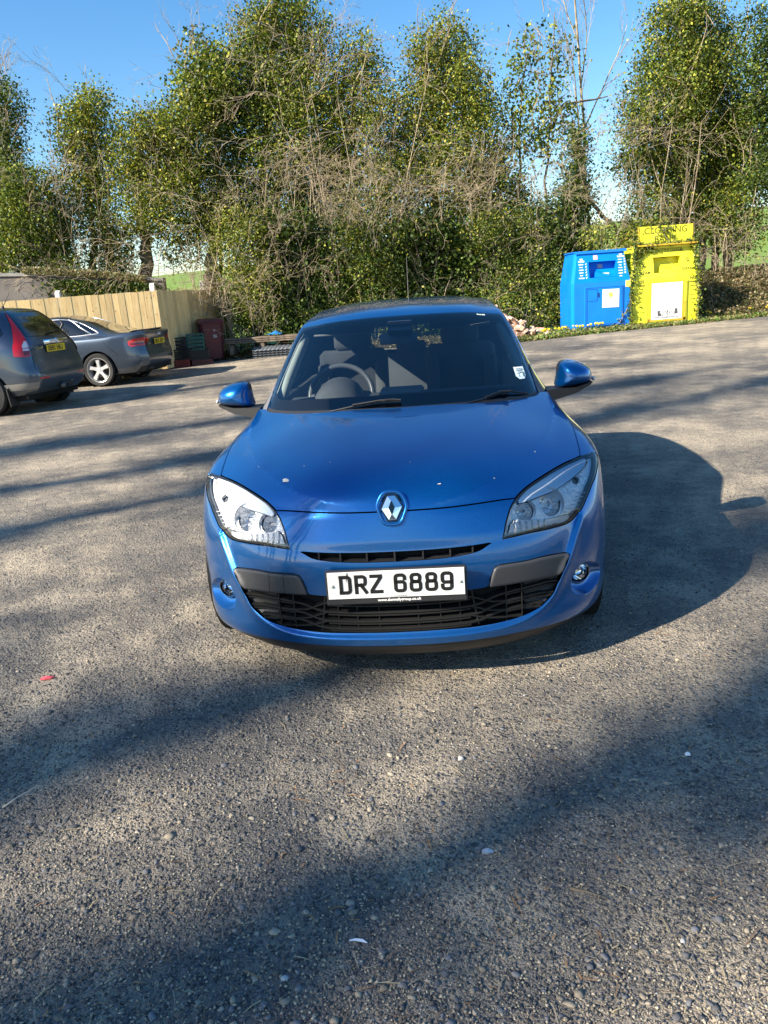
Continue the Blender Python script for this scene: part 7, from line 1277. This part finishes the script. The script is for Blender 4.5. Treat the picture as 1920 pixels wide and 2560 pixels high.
# ivy growing over the banks
def climb(name, label, pts, n, sp, seed, wts=(.3, .3, .24, .12, .04), size=.05):
    rs = np.random.default_rng(seed); P = np.array(pts); c = P.mean(0); T = thing(name, label, 'ivy', (c[0], c[1], 0)); Q = []
    for _ in range(n):
        i = rs.integers(len(P)-1); u = rs.random(); Q.append(P[i]*(1-u)+P[i+1]*u+rs.normal(0, 1, 3)*np.array(sp))
    V, F, col = leaves_at(np.array(Q)-np.array([c[0], c[1], 0]), size, IVY, .4, np.array([0, -.6, 0]), wts, rs); link('foliage', arrmesh('foliage', V, F, 3, col=col), T, LEAF); S = []
    for i in range(len(P)-1): S.append((P[i]-np.array([c[0], c[1], 0]), P[i+1]-np.array([c[0], c[1], 0]), .006, .005))
    twigs('stem', S, T, TWIG, 5)
z0 = hz(6.2, 18.9)
climb('ivy', 'ivy filling the gap between the blue and yellow banks', [(6.24, 18.87, z0), (6.22, 18.85, z0+.6), (6.26, 18.86, z0+1.2), (6.33, 18.95, z0+1.7), (6.42, 19.05, z0+1.9)], 650, (.038, .04, .1), 51)
climb('ivy', 'ivy trailing up the right edge of the yellow bank', [(7.83, 18.87, z0), (7.83, 18.86, z0+.7), (7.80, 18.88, z0+1.3), (7.74, 18.98, z0+1.75), (7.8, 19.05, z0+2.1)], 900, (.045, .05, .1), 52)
climb('ivy', 'ivy creeping across the lettering of the yellow board sign', [(7.2, 19.02, z0+1.88), (7.05, 19.02, z0+2.05), (7.0, 19.02, z0+2.2), (7.1, 19.02, z0+2.26)], 170, (.10, .015, .06), 53, size=.04)
climb('ivy', 'ivy sprigs along the rusty ledge under the board sign', [(6.35, 19.0, z0+1.87), (7.0, 18.98, z0+1.88), (7.7, 18.98, z0+1.92)], 360, (.06, .03, .025), 54, size=.045)
climb('ivy', 'thin ivy runner at the bottom right of the blue bank', [(5.7, 18.86, z0+.02), (5.95, 18.85, z0+.15), (6.1, 18.86, z0+.4), (6.2, 18.86, z0+.6)], 60, (.03, .01, .04), 55, size=.05)
climb('ivy', 'ivy tufts under the yellow ledge beside the chute lettering', [(6.32, 18.98, z0+1.45), (6.42, 19.0, z0+1.7), (6.8, 19.04, z0+1.79)], 240, (.07, .02, .04), 56, size=.045)

# ================================================================ litter near the camera
def crumple(name, label, cat, x, y, pts, m, h=.008, seed=1):
    rs = random.Random(seed); b = MB(); n = len(pts); vs = [(0, 0, h*1.6)]+[(a, c, h*rs.uniform(.2, 1)) for a, c in pts]+[(a*.97, c*.97, 0) for a, c in pts]
    b.add(vs, [(0, i+1, (i+1) % n+1) for i in range(n)]+[(i+1, n+i+1, n+(i+1) % n+1, (i+1) % n+1) for i in range(n)]); o = b.build(name, m); o.location = (x, y, hz(x, y)+.002); tag(o, label, cat); return o
crumple('sweet_wrapper', 'small crumpled pink red wrapper on the asphalt left of the car', 'litter', -1.52, 3.07, [(-.028, -.012), (-.005, -.016), (.02, -.01), (.03, .004), (.012, .014), (-.012, .012), (-.026, .003)], mat('wrapper_red', (.72, .10, .12), .35))
crumple('paper_scrap', 'scrap of pale torn foil left of the lower middle of the photo', 'litter', .22, 1.80, [(-.018, -.008), (.0, -.011), (.017, -.004), (.014, .008), (-.004, .01), (-.016, .004)], mat('foil', (.55, .58, .62), .3, .5), seed=2)
crumple('paper_scrap', 'tiny white paper scrap in the shade at lower right', 'litter', .93, 2.18, [(-.009, -.004), (.006, -.006), (.011, .003), (.0, .008), (-.008, .004)], PAPW, seed=3)
def stick(label, x, y, pts, r, m, grp=None, name='twig'):
    b = MB(); b.tube([(a, c, r+d) for a, c, d in pts], [r*(1-.6*i/(len(pts)-1)) for i in range(len(pts))], 6); o = b.build(name, m, smooth=True); o.location = (x, y, hz(x, y)+.002); tag(o, label, name); return o
stick('pale curved dry stalk lying at lower left', -1.25, 2.22, [(-.05, -.06, 0), (-.02, -.02, .006), (.02, .03, .008), (.06, .055, .0)], .0028, mat('dry_stalk', (.50, .46, .38), .7))
stick('short brown twig near the bottom right of the photo', .45, 1.62, [(-.04, .02, 0), (0, 0, .004), (.045, -.02, 0)], .004, BARK)
m = MB()
P_ = [(-.035, -.004, .001), (-.01, .004, .004), (.02, .004, .005), (.042, 0, .002)]; vs = []
for i, (a, c, d) in enumerate(P_): w_ = (.002, .006, .007, .001)[i]; vs += [(a, c-w_, d), (a, c+w_, d+.001)]
m.add(vs, [(2*i, 2*i+1, 2*i+3, 2*i+2) for i in range(3)]); o = m.build('feather', PAPW); o.scale = (.6, .6, .6); o.location = (-.14, 1.52, hz(0, 1.5)+.006); o.rotation_euler = (0, 0, -.3); tag(o, 'small white feather lying on the asphalt at the bottom', 'feather')
m = MB(); m.box((0, 0, 0), (.32, .05, .004)); o = m.build('painted_mark', mat('worn_white_paint', (.48, .46, .42), .9)); o.location = (4.15, 16.2, hz(4.15, 16.2)+.004); o.rotation_euler = (0, 0, .1); tag(o, kind='structure')

# ================================================================ tall trees behind the photographer, out of frame: they cast the soft streaks of shade
def shade_tree(x, y, H_, r, seed, label, leafy, lean):
    rs = np.random.default_rng(seed); T = thing('tall_tree', label, 'tree', (x, y, 0), 0, 'tall trees behind the photographer'); S = []; TR = []; n = 14
    ax = [np.array([lean*(i/n)**1.3*H_*.1+.05*math.sin(i*1.7+seed), .05*math.cos(i*2.1+seed), H_*i/n-.1]) for i in range(n+1)]
    for i in range(n):
        TR.append((ax[i], ax[i+1], r*(1-.7*i/n), r*(1-.7*(i+1)/n)))
        if i > 2:
            for _ in range(3):
                a = rs.uniform(0, 6.28); up = rs.uniform(.5, 1.4); grow(ax[i]+(ax[i+1]-ax[i])*rs.random(), (math.cos(a), math.sin(a), up), (1-.5*i/n)*rs.uniform(.8, 2.0), .035*(1-.5*i/n), 2, rs, S, 0, .12, 4, .7, 6, .5)
    twigs('trunk', TR, T, BARK, 10); twigs('branches', S, T, BARK, 3, .008)
    if leafy:
        bl = [(a[0]+rs.normal(0, .08), a[1]+rs.normal(0, .08), a[2]+rs.uniform(-.5, .5), .2, .2, .7, 1) for a in ax[2:-1] for _ in range(2)]; far = [(rs.normal(0, 1.7), rs.normal(0, 1.7), z, .5, .5, .4, 1) for z in np.arange(H_*.35, H_, 1.1)]
        C, O, K = crown_points(bl, 900*leafy, rs, .22, 14); C2, O2, K2 = crown_points(far, 260*leafy, rs, .3, 14); C = np.concatenate([C, C2]); V, F, col = leaves_at(C, .13, IVY, .5, None, None, rs); link('foliage', arrmesh('foliage', V, F, 3, col=col), T, LEAF)
for k, (d, o_, H_, r, lf, ln, lb) in enumerate(SHADE_TREES):
    # d metres towards the sun, o_ metres sideways
    ux, uy = -SUND.x, -SUND.y; L_ = math.hypot(ux, uy); ux, uy = ux/L_, uy/L_; shade_tree(-ux*d+uy*o_, 2-uy*d-ux*o_, H_, r, 70+k, lb, lf, ln)
